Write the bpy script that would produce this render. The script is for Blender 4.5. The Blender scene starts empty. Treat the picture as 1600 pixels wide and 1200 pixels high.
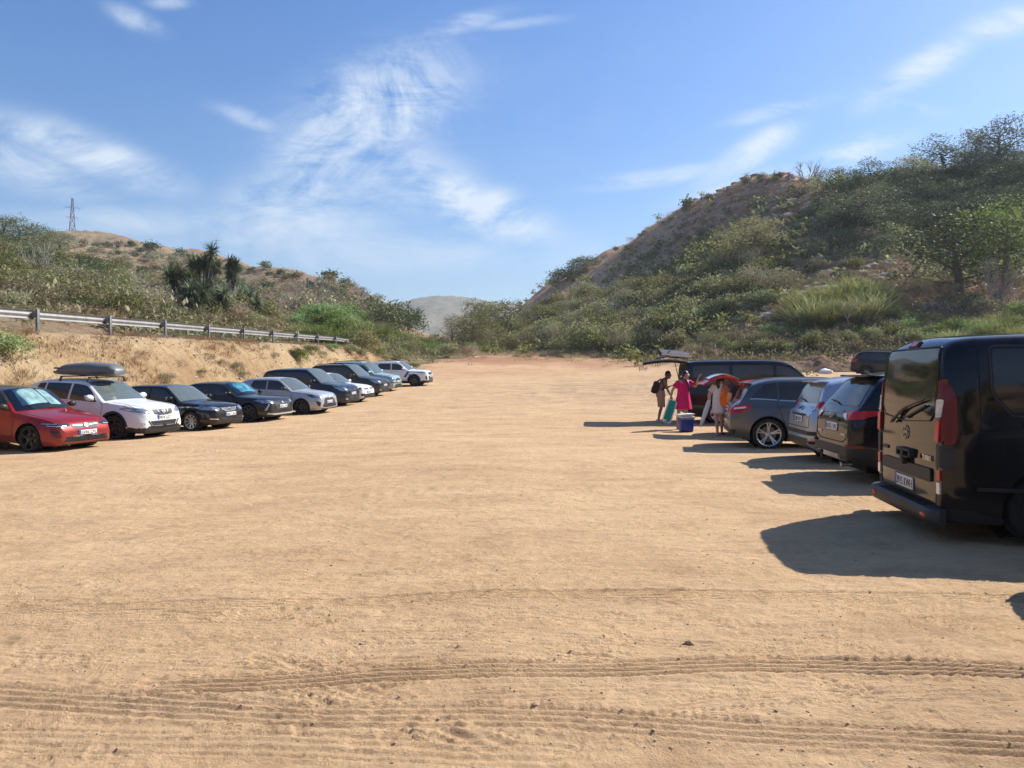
import bpy, bmesh, math, random
import numpy as np
from mathutils import Vector, Matrix
from mathutils.bvhtree import BVHTree
from mathutils.geometry import delaunay_2d_cdt

random.seed(7); RNG = np.random.default_rng(11)
SC = bpy.context.scene
COL = SC.collection
PI = math.pi
FPX = 1164.0          # focal length in pixels of the 1600 px wide photograph
EYE = 1.6
HOR = 585.0           # image row of the horizon

# ------------------------------------------------------------------ camera
cd = bpy.data.cameras.new('camera'); cam = bpy.data.objects.new('camera', cd); COL.objects.link(cam)
cam.location = (0, 0, EYE); cam.rotation_euler = (math.radians(90), 0, 0)
cd.sensor_width = 36; cd.sensor_fit = 'HORIZONTAL'; cd.lens = 36*FPX/1600; cd.shift_y = -15/1600
cd.clip_start = 0.05; cd.clip_end = 6000
SC.camera = cam

# ------------------------------------------------------------------ light
SUN_EL = math.radians(41); SUN_AZ = math.radians(60.6)     # azimuth clockwise from +Y
sd = Vector((math.sin(SUN_AZ)*math.cos(SUN_EL), math.cos(SUN_AZ)*math.cos(SUN_EL), math.sin(SUN_EL)))
sl = bpy.data.lights.new('sun', 'SUN'); sun = bpy.data.objects.new('sun', sl); COL.objects.link(sun)
sl.energy = 5.0; sl.angle = math.radians(0.53); sl.color = (1.0, .965, .91)
sun.rotation_euler = sd.to_track_quat('Z', 'Y').to_euler(); sun.location = (60, 40, 80)
SC.view_settings.view_transform = 'Standard'; SC.view_settings.look = 'None'
SC.view_settings.exposure = 0.57; SC.view_settings.gamma = 1.0
SC.view_settings.use_curve_mapping = False
SC.cycles.max_bounces = 7; SC.cycles.transparent_max_bounces = 10
SC.cycles.volume_bounces = 0

W = bpy.data.worlds.new('World'); SC.world = W; W.use_nodes = True
def build_world():
    nt = W.node_tree; N = nt.nodes; L = nt.links; N.clear()
    out = N.new('ShaderNodeOutputWorld'); bg = N.new('ShaderNodeBackground')
    sky = N.new('ShaderNodeTexSky'); sky.sky_type = 'NISHITA'; sky.sun_disc = False
    sky.sun_elevation = SUN_EL; sky.sun_rotation = SUN_AZ; sky.altitude = 60
    sky.air_density = 1.25; sky.dust_density = .9; sky.ozone_density = 3.0
    bg.inputs['Strength'].default_value = SKY_STRENGTH
    def math_(op, a, b=None, clamp=False):
        m = N.new('ShaderNodeMath'); m.operation = op; m.use_clamp = clamp
        for i, v in enumerate((a, b)):
            if v is None: continue
            if isinstance(v, (int, float)): m.inputs[i].default_value = v
            else: L.new(v, m.inputs[i])
        return m.outputs[0]
    tc = N.new('ShaderNodeTexCoord'); sep = N.new('ShaderNodeSeparateXYZ'); L.new(tc.outputs['Generated'], sep.inputs[0])
    # project the view direction on a high flat cloud layer
    zz = math_('MAXIMUM', sep.outputs['Z'], .03)
    cx = math_('DIVIDE', sep.outputs['X'], zz); cy = math_('DIVIDE', sep.outputs['Y'], zz)
    comb = N.new('ShaderNodeCombineXYZ'); L.new(cx, comb.inputs[0]); L.new(cy, comb.inputs[1])
    def wisp(scale, rot, stretch, seed, detail=9, rough=.62, dist=.6, loc=False):
        mp = N.new('ShaderNodeMapping'); mp.inputs['Rotation'].default_value = (0, 0, math.radians(rot))
        mp.inputs['Scale'].default_value = (scale*stretch, scale, 1); mp.inputs['Location'].default_value = (seed, seed*1.7, seed)
        L.new(dirv.outputs[0] if loc else comb.outputs[0], mp.inputs[0])
        n = N.new('ShaderNodeTexNoise'); n.inputs['Scale'].default_value = 1; n.inputs['Detail'].default_value = detail
        n.inputs['Roughness'].default_value = rough; n.inputs['Distortion'].default_value = dist
        L.new(mp.outputs[0], n.inputs['Vector']); return n.outputs['Fac']
    broad = wisp(.42, 35, .7, 8.4, 5, .55, .4)
    # big cloud fields: elliptical areas of sky in which the cirrus is dense (direction space)
    dx = math_('DIVIDE', sep.outputs['X'], math_('MAXIMUM', sep.outputs['Y'], .05))
    dz = math_('DIVIDE', sep.outputs['Z'], math_('MAXIMUM', sep.outputs['Y'], .05))
    dirv = N.new('ShaderNodeCombineXYZ'); L.new(dx, dirv.inputs[0]); L.new(dz, dirv.inputs[1])
    fine = math_('ADD', math_('MULTIPLY', wisp(7, -25, .5, 3.1, 12, .66, 1.6, True), .68), math_('MULTIPLY', wisp(22, -38, .35, 1.7, 9, .68, 1.0, True), .32))
    def blob(px, py, rx, ry, ang, amp):
        u0 = (px-800)/FPX; v0 = (HOR-py)/FPX
        a = math.radians(ang); c, s = math.cos(a), math.sin(a)
        du = math_('SUBTRACT', dx, u0); dv = math_('SUBTRACT', dz, v0)
        p = math_('ADD', math_('MULTIPLY', du, c), math_('MULTIPLY', dv, s))
        q = math_('SUBTRACT', math_('MULTIPLY', dv, c), math_('MULTIPLY', du, s))
        p = math_('DIVIDE', p, rx/FPX); q = math_('DIVIDE', q, ry/FPX)
        r2 = math_('ADD', math_('MULTIPLY', p, p), math_('MULTIPLY', q, q))
        return math_('MULTIPLY', math_('EXPONENT', math_('MULTIPLY', math_('POWER', r2, 1.4), -.8)), amp)
    tot = None
    for b in CLOUDS:
        v = blob(*b); tot = v if tot is None else math_('MAXIMUM', tot, v)
    front = math_('GREATER_THAN', sep.outputs['Y'], .05)
    tot = math_('MULTIPLY', tot, front)
    # everywhere else the same thin cirrus comes and goes
    gen = math_('MULTIPLY', math_('SUBTRACT', broad, .52, True), 2.2)
    gen = math_('MULTIPLY', gen, math_('SUBTRACT', 1.0, math_('MULTIPLY', front, .85)))
    dens = math_('ADD', tot, gen)
    f = math_('ADD', math_('MULTIPLY', math_('SUBTRACT', fine, .5), 6.4), .74)
    d = math_('MULTIPLY', dens, math_('MAXIMUM', f, 0.0))
    d = math_('MULTIPLY', d, math_('GREATER_THAN', sep.outputs['Z'], 0.0))
    d = math_('MINIMUM', d, .93)
    # the sky pales towards the horizon with thin veil
    veil = math_('MULTIPLY', math_('EXPONENT', math_('MULTIPLY', math_('MAXIMUM', sep.outputs['Z'], 0.0), -5.5)), .40)
    hsv = N.new('ShaderNodeHueSaturation'); hsv.inputs['Saturation'].default_value = SKY_SAT; hsv.inputs['Value'].default_value = SKY_VAL
    hsv.inputs['Hue'].default_value = .5
    L.new(sky.outputs[0], hsv.inputs['Color'])
    tint = N.new('ShaderNodeMix'); tint.data_type = 'RGBA'; tint.blend_type = 'MULTIPLY'; tint.inputs[0].default_value = 1
    L.new(hsv.outputs[0], tint.inputs[6]); tint.inputs[7].default_value = SKY_TINT
    m1 = N.new('ShaderNodeMix'); m1.data_type = 'RGBA'; L.new(veil, m1.inputs[0]); L.new(tint.outputs[2], m1.inputs[6])
    m1.inputs[7].default_value = VEIL
    m2 = N.new('ShaderNodeMix'); m2.data_type = 'RGBA'; L.new(d, m2.inputs[0]); L.new(m1.outputs[2], m2.inputs[6])
    m2.inputs[7].default_value = CLOUDCOL
    L.new(m2.outputs[2], bg.inputs['Color']); L.new(bg.outputs[0], out.inputs['Surface'])
SKY_STRENGTH = .11; SKY_SAT = 1.25; SKY_VAL = 1.3; SKY_TINT = (.51, .57, .70, 1)
VEIL = (3.2, 4.1, 5.4, 1); CLOUDCOL = (4.7, 5.35, 6.1, 1)
CLOUDS = [ # px, py, rx, ry, angle, amount
    (595, 165, 118, 70, 25, 1.15), (540, 220, 120, 75, 35, .95), (470, 300, 140, 60, 25, .75), (480, 345, 170, 38, 0, .45), (745, 325, 115, 38, -22, 1.05), (620, 270, 130, 60, -20, .65),
    (140, 240, 140, 30, -20, .8), (40, 262, 110, 32, -18, .6), (620, 390, 330, 40, 0, .33), (180, 345, 220, 22, 0, .35),
    (1180, 235, 90, 20, 32, .8), (1040, 275, 110, 12, 8, .6), (1320, 245, 85, 20, 20, .85), (1180, 285, 120, 18, 14, .5),
    (1435, 110, 90, 22, 32, .85), (1410, 165, 60, 12, -10, .6), (1220, 172, 80, 11, 12, .55), (1570, 35, 70, 20, 12, .7),
    (720, 38, 70, 14, 14, .42), (210, 30, 40, 14, -25, .5), (262, 4, 30, 10, 0, .4), (400, 190, 60, 12, -20, .4), (810, 36, 60, 8, 6, .35)]
build_world()

# ------------------------------------------------------------------ helpers
def tag(o, label=None, cat=None, group=None, kind=None):
    if label: o['label'] = label
    if cat: o['category'] = cat
    if group: o['group'] = group
    if kind: o['kind'] = kind
    return o
def empty(name, loc=(0,0,0), rz=0.0, label=None, cat=None, group=None):
    o = bpy.data.objects.new(name, None); COL.objects.link(o); o.location = loc; o.rotation_euler = (0, 0, rz)
    o.empty_display_size = .3
    return tag(o, label, cat, group)
def mesh_obj(name, verts, faces, mats, parent=None, smooth=True, matidx=None, sharp=None):
    me = bpy.data.meshes.new(name)
    verts = np.asarray(verts, dtype=np.float32)
    if isinstance(faces, np.ndarray):
        n, k = faces.shape
        me.vertices.add(len(verts)); me.vertices.foreach_set('co', verts.ravel())
        me.loops.add(n*k); me.loops.foreach_set('vertex_index', faces.astype(np.int32).ravel())
        me.polygons.add(n); me.polygons.foreach_set('loop_start', np.arange(0, n*k, k, dtype=np.int32))
        me.polygons.foreach_set('loop_total', np.full(n, k, dtype=np.int32))
        me.update(calc_edges=True)
    else:
        me.from_pydata([tuple(map(float, v)) for v in verts], [], faces)
    if not isinstance(mats, (list, tuple)): mats = [mats]
    for m in mats: me.materials.append(m)
    if matidx is not None: me.polygons.foreach_set('material_index', np.asarray(matidx, dtype=np.int32))
    me.polygons.foreach_set('use_smooth', np.full(len(me.polygons), smooth))
    me.update()
    if smooth and sharp: me.set_sharp_from_angle(angle=math.radians(sharp))
    o = bpy.data.objects.new(name, me); COL.objects.link(o)
    if parent: o.parent = parent
    return o
def bm_obj(name, bm, mat, parent=None, smooth=True, sharp=35):
    me = bpy.data.meshes.new(name); bm.normal_update(); bm.to_mesh(me); bm.free()
    for m in (mat if isinstance(mat, (list, tuple)) else [mat]): me.materials.append(m)
    me.polygons.foreach_set('use_smooth', np.full(len(me.polygons), smooth)); me.update()
    if smooth and sharp: me.set_sharp_from_angle(angle=math.radians(sharp))
    o = bpy.data.objects.new(name, me); COL.objects.link(o)
    if parent: o.parent = parent
    return o
def bm_box(bm, c, s, rot=None, bevel=0.0, taper=1.0):
    r = bmesh.ops.create_cube(bm, size=1.0); vs = r['verts']
    for v in vs:
        t = taper if v.co.z > 0 else 1.0
        v.co = Vector((v.co.x*s[0]*t, v.co.y*s[1]*t, v.co.z*s[2]))
    if bevel > 0:
        es = list({e for v in vs for e in v.link_edges})
        g = bmesh.ops.bevel(bm, geom=es, offset=bevel, segments=2, profile=.5, affect='EDGES')
        vs = list({v for f in g['faces'] for v in f.verts} | {v for v in vs if v.is_valid})
    M = Matrix.Translation(c) @ (rot.to_4x4() if rot is not None else Matrix.Identity(4))
    for v in vs: v.co = M @ v.co
    return vs
def bm_tube(bm, pts, r, n=8, cap=True):
    pts = [Vector(p) for p in pts]
    rr = r if isinstance(r, (list, tuple)) else [r]*len(pts)
    rings = []; prev = None
    for i, p in enumerate(pts):
        d = (pts[min(i+1, len(pts)-1)] - pts[max(i-1, 0)])
        if d.length < 1e-9: d = Vector((0, 0, 1))
        d.normalize()
        if prev is None:
            a = d.orthogonal().normalized()
        else:
            a = prev - d*prev.dot(d)
            a = a.normalized() if a.length > 1e-6 else d.orthogonal().normalized()
        prev = a; b = d.cross(a)
        rings.append([bm.verts.new(p + (a*math.cos(2*PI*k/n) + b*math.sin(2*PI*k/n))*rr[i]) for k in range(n)])
    for i in range(len(rings)-1):
        for k in range(n):
            bm.faces.new((rings[i][k], rings[i][(k+1) % n], rings[i+1][(k+1) % n], rings[i+1][k]))
    if cap and n > 2:
        bm.faces.new(rings[0][::-1]); bm.faces.new(rings[-1])
    return rings
def bm_lathe(bm, prof, n=32, axis='Z', M=None):
    rings = []
    for (r, h) in prof:
        ring = []
        for k in range(n):
            a = 2*PI*k/n
            if axis == 'Z': p = Vector((r*math.cos(a), r*math.sin(a), h))
            else: p = Vector((r*math.cos(a), h, r*math.sin(a)))
            if M is not None: p = M @ p
            ring.append(bm.verts.new(p))
        rings.append(ring)
    for i in range(len(rings)-1):
        for k in range(n):
            bm.faces.new((rings[i][k], rings[i][(k+1) % n], rings[i+1][(k+1) % n], rings[i+1][k]))
    return rings
def pchip(xs, ys):
    xs = np.asarray(xs, float); ys = np.asarray(ys, float)
    h = np.diff(xs); d = np.diff(ys)/h; m = np.zeros_like(ys)
    for i in range(1, len(xs)-1):
        if d[i-1]*d[i] > 0:
            w1 = 2*h[i]+h[i-1]; w2 = h[i]+2*h[i-1]; m[i] = (w1+w2)/(w1/d[i-1]+w2/d[i])
    m[0] = d[0]; m[-1] = d[-1]
    def f(x):
        x = np.clip(np.asarray(x, float), xs[0], xs[-1]); i = np.clip(np.searchsorted(xs, x, side='right')-1, 0, len(xs)-2)
        t = (x-xs[i])/h[i]
        return ((1+2*t)*(1-t)**2*ys[i] + t*(1-t)**2*h[i]*m[i] + t*t*(3-2*t)*ys[i+1] + t*t*(t-1)*h[i]*m[i+1])
    return f
def sstep(a, b, x):
    t = np.clip((np.asarray(x, float)-a)/(b-a), 0, 1); return t*t*(3-2*t)

# ---- vectorised value noise
def _hash(ix, iy, s):
    h = (ix.astype(np.int64)*374761393 + iy.astype(np.int64)*668265263 + s*1442695041) & 0xffffffff
    h = ((h ^ (h >> 13))*1274126177) & 0xffffffff
    h = h ^ (h >> 16)
    return (h & 0xffff)/65535.0
def vnoise(x, y, s=0):
    ix = np.floor(x); iy = np.floor(y); fx = x-ix; fy = y-iy
    fx = fx*fx*fx*(fx*(fx*6-15)+10); fy = fy*fy*fy*(fy*(fy*6-15)+10)
    a = _hash(ix, iy, s); b = _hash(ix+1, iy, s); c = _hash(ix, iy+1, s); d = _hash(ix+1, iy+1, s)
    return (a+(b-a)*fx + (c-a+(a-b-c+d)*fx)*fy)*2-1
def fbm(x, y, oct=5, s=0, gain=.5):
    v = 0; a = 1.0; tot = 0
    for i in range(oct):
        v = v + a*vnoise(x+i*17.3, y-i*9.1, s+i); tot += a; a *= gain; x = x*2.03; y = y*2.03
    return v/tot

# ------------------------------------------------------------------ materials
def newmat(name):
    m = bpy.data.materials.new(name); m.use_nodes = True
    return m, m.node_tree.nodes, m.node_tree.links, m.node_tree.nodes['Principled BSDF']
def ramp(N, L, fac, stops, interp='LINEAR'):
    r = N.new('ShaderNodeValToRGB'); r.color_ramp.interpolation = interp
    e = r.color_ramp.elements
    while len(e) < len(stops): e.new(.5)
    for i, (p, c) in enumerate(stops):
        e[i].position = p; e[i].color = (*c, 1) if len(c) == 3 else c
    if fac is not None: L.new(fac, r.inputs[0])
    return r.outputs[0]
def noise(N, L, vec, scale, detail=5, rough=.55, dist=0.0, mapscale=None, rot=None):
    n = N.new('ShaderNodeTexNoise'); n.inputs['Scale'].default_value = scale; n.inputs['Detail'].default_value = detail
    n.inputs['Roughness'].default_value = rough; n.inputs['Distortion'].default_value = dist
    if mapscale or rot:
        mp = N.new('ShaderNodeMapping')
        if mapscale: mp.inputs['Scale'].default_value = mapscale
        if rot: mp.inputs['Rotation'].default_value = rot
        L.new(vec, mp.inputs[0]); vec = mp.outputs[0]
    if vec is not None: L.new(vec, n.inputs['Vector'])
    return n.outputs['Fac']
def mixc(N, L, fac, a, b, mode='MIX'):
    m = N.new('ShaderNodeMix'); m.data_type = 'RGBA'; m.blend_type = mode
    for i, v in ((0, fac), (6, a), (7, b)):
        if isinstance(v, (int, float)): m.inputs[i].default_value = v
        elif isinstance(v, tuple): m.inputs[i].default_value = (*v, 1) if len(v) == 3 else v
        else: L.new(v, m.inputs[i])
    return m.outputs[2]
def nmath(N, L, op, a, b=None, clamp=False):
    m = N.new('ShaderNodeMath'); m.operation = op; m.use_clamp = clamp
    for i, v in enumerate((a, b)):
        if v is None: continue
        if isinstance(v, (int, float)): m.inputs[i].default_value = v
        else: L.new(v, m.inputs[i])
    return m.outputs[0]
def objco(N): return N.new('ShaderNodeTexCoord').outputs['Object']

_cache = {}
def simple(name, col, rough=.5, metal=0.0, spec=.5, coat=0.0, grain=.12, gscale=30, bump=0.0):
    if name in _cache: return _cache[name]
    m, N, L, b = newmat(name); co = objco(N)
    n = noise(N, L, co, gscale, 4)
    lo = tuple(max(0, c*(1-grain)) for c in col); hi = tuple(min(1, c*(1+grain)) for c in col)
    L.new(ramp(N, L, n, [(.3, lo), (.7, hi)]), b.inputs['Base Color'])
    b.inputs['Roughness'].default_value = rough; b.inputs['Metallic'].default_value = metal
    b.inputs['Specular IOR Level'].default_value = spec; b.inputs['Coat Weight'].default_value = coat
    if bump:
        bp = N.new('ShaderNodeBump'); bp.inputs['Strength'].default_value = bump; bp.inputs['Distance'].default_value = .01
        L.new(n, bp.inputs['Height']); L.new(bp.outputs[0], b.inputs['Normal'])
    _cache[name] = m; return m
def paint(name, col, metal=0.0, rough=.32, dust=.35, dustlow=.55):
    """car paint with clear coat, and road dust thicker on the sills"""
    m, N, L, b = newmat(name); co = objco(N)
    sep = N.new('ShaderNodeSeparateXYZ'); L.new(co, sep.inputs[0])
    n = noise(N, L, co, 2.3, 6, .6); n2 = noise(N, L, co, 14, 5, .6)
    low = nmath(N, L, 'MULTIPLY', nmath(N, L, 'SUBTRACT', .75, sep.outputs['Z'], True), dustlow*1.5)
    d = nmath(N, L, 'MULTIPLY', nmath(N, L, 'ADD', low, dust*.25), nmath(N, L, 'ADD', n, nmath(N, L, 'MULTIPLY', n2, .5)), True)
    L.new(mixc(N, L, d, col, (.36, .27, .18)), b.inputs['Base Color'])
    b.inputs['Metallic'].default_value = metal
    L.new(nmath(N, L, 'ADD', nmath(N, L, 'MULTIPLY', d, .6), rough, True), b.inputs['Roughness'])
    b.inputs['Coat Weight'].default_value = .55; b.inputs['Specular IOR Level'].default_value = .1
    L.new(nmath(N, L, 'ADD', nmath(N, L, 'MULTIPLY', d, .35), .03), b.inputs['Coat Roughness'])
    return m
def glassmat(name, col=(.012, .015, .016), rough=.03, dust=.06):
    m, N, L, b = newmat(name); co = objco(N)
    n = noise(N, L, co, 3, 6, .65)
    L.new(mixc(N, L, nmath(N, L, 'MULTIPLY', n, dust*2), col, (.42, .34, .25)), b.inputs['Base Color'])
    L.new(ramp(N, L, n, [(.3, (rough,)*3), (.8, (rough+.06,)*3)]), b.inputs['Roughness'])
    b.inputs['Specular IOR Level'].default_value = .6
    return m
def thinglass(name, tint=(.7, .8, .8)):
    m, N, L, b = newmat(name); N.remove(b); out = N['Material Output']
    tr = N.new('ShaderNodeBsdfTransparent'); tr.inputs[0].default_value = (*tint, 1)
    gl = N.new('ShaderNodeBsdfGlossy'); gl.inputs['Roughness'].default_value = .03
    fr = N.new('ShaderNodeFresnel'); fr.inputs[0].default_value = 1.6
    n = noise(N, L, objco(N), 5, 5); k = nmath(N, L, 'ADD', fr.outputs[0], nmath(N, L, 'MULTIPLY', n, .06), True)
    mx = N.new('ShaderNodeMixShader'); L.new(k, mx.inputs[0]); L.new(tr.outputs[0], mx.inputs[1]); L.new(gl.outputs[0], mx.inputs[2])
    L.new(mx.outputs[0], out.inputs['Surface']); return m
# ------------------------------------------------------------------ terrain height
def rail_x(Y): return -16.3 + .0857*(np.asarray(Y, float)-25.6)
def emb_e(X, Y): return (rail_x(Y)-X)*.9963          # distance behind the guardrail line
def road_z(Y): return 3.05 + .0224*(np.asarray(Y, float)-25.6)
_PXA = [-200, 0, 640, 830, 1000, 1100, 1300, 1600, 2200]
_AQ = pchip(_PXA, [.00078, .00078, .00078, .00078, .00085, .0011, .00139, .0014, .0014])
_RL = pchip([-2000, 400, 560, 640, 700, 830, 1000, 1100, 1300, 1600, 3000], [200, 90, 70, 72, 80, 84, 80, 70, 62, 60, 60])
def base_z(X, Y):
    X = np.asarray(X, float); Y = np.asarray(Y, float)
    u = X/np.maximum(Y, 1.0); px = np.clip(800+FPX*u, -200, 2200)
    yy = np.clip(Y-15, 0, 75)
    z = _AQ(px)*yy**2 + .018*np.clip(X, -14, 0)
    e = emb_e(X, Y)
    wob = .45*fbm(X*.35, Y*.35, 3, 5) + .12*fbm(X*1.6, Y*1.6, 3, 9)
    ramp_ = sstep(-4.3+wob, -.55, e)
    fade = 1-sstep(60, 74, Y)
    zr = np.where(Y > -20, road_z(Y), road_z(-20))
    return z + np.maximum(zr-z, 0)*ramp_*fade
HT = { # px : (r, image row) of the ground along that bearing, from the survey of the photograph
 -400: ((60,455),(90,410),(140,375),(200,360)), 0: ((60,478),(95,440),(150,402),(240,386)),
 60: ((60,480),(100,445),(180,405),(380,388)), 130: ((60,483),(110,450),(220,412),(420,378)), 200: ((62,487),(110,458),(220,418),(420,384)),
 290: ((65,495),(110,468),(200,430),(380,403)), 370: ((68,503),(110,478),(180,445),(300,418)), 430: ((72,510),(110,490),(160,455),(230,428)),
 520: ((78,522),(105,500),(150,465),(200,440)), 570: ((85,530),(110,510),(150,480),(190,461)), 620: ((90,540),(115,525),(150,505),(180,490)),
 650: ((95,547),(120,540),(150,532),(180,526)), 700: ((95,550),(120,547),(160,543),(220,538)), 780: ((95,552),(115,542),(140,530),(180,520)),
 830: ((95,550),(120,535),(160,500),(215,472)), 870: ((92,547),(115,520),(160,475),(212,443)), 935: ((90,540),(115,500),(150,450),(200,405)),
 1000: ((88,535),(110,485),(145,415),(186,366)), 1060: ((82,532),(105,465),(138,385),(170,331)), 1120: ((78,527),(98,450),(128,362),(155,306)),
 1180: ((75,522),(94,445),(120,345),(144,286)), 1230: ((73,518),(92,440),(114,345),(134,279)), 1290: ((72,515),(88,440),(108,350),(128,290)),
 1400: ((72,515),(88,440),(110,350),(132,290)), 1500: ((72,515),(90,440),(112,345),(135,274)), 1600: ((72,512),(90,430),(112,330),(138,252)),
 2000: ((72,505),(90,410),(112,300),(140,215)), 2600: ((72,480),(90,400),(112,300),(140,260))}
_FAR = pchip([0, 560, 640, 680, 720, 780, 830, 870, 1000, 1600], [520, 488, 474, 468, 469, 477, 482, 488, 520, 520])
NPH = 721; PH = np.linspace(-PI, PI, NPH); NR = 420; LR = np.linspace(math.log(20), math.log(1500), NR); RR = np.exp(LR)
def _build_table():
    keys = sorted(HT); kp = [math.atan((k-800)/FPX) for k in keys]
    A = np.zeros((NPH, 4, 2))
    for j in range(4):
        for c in range(2):
            A[:, j, c] = pchip(kp, [HT[k][j][c] for k in keys])(PH)
    Z = np.zeros((NPH, NR)); R0 = np.zeros(NPH)
    for i, p in enumerate(PH):
        cp = math.cos(p); ph_c = max(-1.2, min(1.2, p)); px = 800+FPX*math.tan(ph_c)
        rl = float(_RL(px))
        s = np.linspace(10, 300, 600); e = emb_e(s*math.sin(p), s*math.cos(p))
        hit = np.argmax(e > 9.0) if (e > 9.0).any() else -1
        re = s[hit] if hit >= 0 else 1e3
        if abs(p) > 1.9: rl = 38
        elif p > 1.2: rl = 60-22*(p-1.2)/.7
        r0 = min(rl, re); R0[i] = r0
        cc = math.cos(ph_c) if abs(p) < 1.2 else math.cos(1.2)
        pts = [(r0, float(base_z(r0*math.sin(p), r0*cp)))]
        if abs(p) > 1.9:
            pts += [(60, 6), (95, 18), (140, 30), (200, 34), (600, 30), (1500, 20)]
        else:
            for (r, py) in A[i]:
                r = max(r, pts[-1][0]+6); pts.append((r, EYE + r*(HOR-py)/FPX*cc))
            pts.append((600, EYE+600*(HOR-520)/FPX*cc)); pts.append((1050, EYE+1050*(HOR-float(_FAR(px)))/FPX*cc)); pts.append((1500, 20))
        f = pchip(*zip(*pts)); Z[i] = f(RR)
    k = np.array([1, 3, 5, 3, 1.]); k /= k.sum()
    Zp = np.concatenate([Z[-3:-1], Z, Z[1:3]]); Z = sum(k[j]*Zp[j:j+NPH] for j in range(5))
    Rp = np.concatenate([R0[-3:-1], R0, R0[1:3]]); R0 = sum(k[j]*Rp[j:j+NPH] for j in range(5))
    return Z, R0
ZT, R0T = _build_table()
def r0_at(X, Y):
    ph = np.arctan2(X, Y); return np.interp(ph, PH, R0T)
def height(X, Y, detail=True):
    X = np.asarray(X, float); Y = np.asarray(Y, float)
    r = np.hypot(X, Y); ph = np.arctan2(X, Y)
    zb = base_z(X, Y)
    fi = (ph+PI)/(2*PI)*(NPH-1); i = np.clip(np.floor(fi).astype(int), 0, NPH-2); t = fi-i
    fj = (np.log(np.maximum(r, 20))-LR[0])/(LR[1]-LR[0]); j = np.clip(np.floor(fj).astype(int), 0, NR-2); q = np.clip(fj-j, 0, 1)
    zt = (ZT[i, j]*(1-t)+ZT[i+1, j]*t)*(1-q) + (ZT[i, j+1]*(1-t)+ZT[i+1, j+1]*t)*q
    r0 = np.interp(ph, PH, R0T); w = sstep(0, 3, r-r0)
    z = zb*(1-w)+zt*w
    if detail:
        a = sstep(0, 30, r-r0)*np.clip(r/130, .5, 2.5)
        z = z + a*(1.5*fbm(X/22, Y/22, 5, 21) + .35*np.abs(fbm(X/4, Y/4, 4, 31))) 
        z = z + sstep(500, 900, r)*15*(np.abs(fbm(X/160, Y/160, 6, 77, .55))-.22)
        z = z + .05*fbm(X/3.1, Y/3.1, 3, 41)*(1-w)
    return z
def proj(X, Y, Z): 
    Y = np.maximum(Y, .01); return 800+FPX*X/Y, HOR-FPX*(Z-EYE)/Y
def hit(px, py, y0=3.0, y1=900.0):
    """where the sight line through a photograph pixel meets the ground"""
    n = 1800; Y = np.exp(np.linspace(math.log(y0), math.log(y1), n)); u = (px-800)/FPX; v = (HOR-py)/FPX
    g = height(u*Y, Y); d = EYE+v*Y - g
    k = int(np.argmax(d <= 0)) if (d <= 0).any() else n-1
    k = max(k, 1); t = d[k-1]/(d[k-1]-d[k]+1e-9); y = Y[k-1]+(Y[k]-Y[k-1])*np.clip(t, 0, 1)
    return float(u*y), float(y), float(height(u*y, y))

# ---- marks in the sand (tyre tracks, footprints)
TRK = [ # (pixel polyline), half width m, ribs, depth, lugs
 ([(-200, 950), (0, 945), (200, 943), (400, 940), (600, 934), (800, 927), (1000, 926), (1200, 928), (1500, 933), (1700, 940)], .11, 4, .021, .009),
 ([(240, 1071), (400, 1066), (560, 1057), (800, 1050), (1000, 1046), (1200, 1040), (1400, 1046), (1700, 1062)], .12, 4, .022, .012),
 ([(-200, 1062), (0, 1080), (150, 1093), (300, 1105), (560, 1120), (800, 1124), (1000, 1133), (1100, 1140), (1350, 1155), (1700, 1172)], .13, 4, .016, .013),
 ([(-200, 1150), (0, 1152), (200, 1160), (420, 1163), (700, 1180), (900, 1190)], .10, 3, .007, .006),
 ([(-100, 890), (300, 884), (700, 878), (1100, 872)], .10, 3, .005, .003),
 ([(300, 800), (600, 822), (900, 828), (1300, 822), (1500, 818)], .11, 4, .007, .003),
 ([(650, 980), (800, 900), (1000, 850), (1200, 800), (1500, 770)], .11, 4, .008, .004),
 ([(-100, 720), (200, 740), (500, 800), (800, 900), (1000, 1010)], .11, 4, .008, .004),
 ([(0, 765), (400, 772), (800, 760), (1100, 770), (1400, 800)], .12, 3, .007, .004)]
def _w(px, py):
    Y = FPX*EYE/(py-HOR); return (px-800)/FPX*Y, Y
FEET = []
_r = random.Random(5)
for k in range(170):
    y = 3.1+_r.random()**1.3*9; x = (_r.random()*2-1)*.72*y
    FEET.append((x, y, _r.random()*PI, .65+_r.random()*.4, _r.random()))
SEGS = []
for k in range(150):
    y = 3.6*(14.5/3.6)**_r.random(); x = (_r.random()*2-1)*.72*y; far_ = y/8
    SEGS.append((x, y, _r.choice([_r.gauss(0, .18), _r.gauss(0, .18), _r.uniform(-1.2, 1.2)]), _r.uniform(.5, 1.6)*(1+far_*.6), _r.choice([.09, .10, .11, .03]), _r.uniform(-.12, .12), _r.choice([3, 4]), _r.uniform(.0025, .006), _r.uniform(0, .004)))
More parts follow.
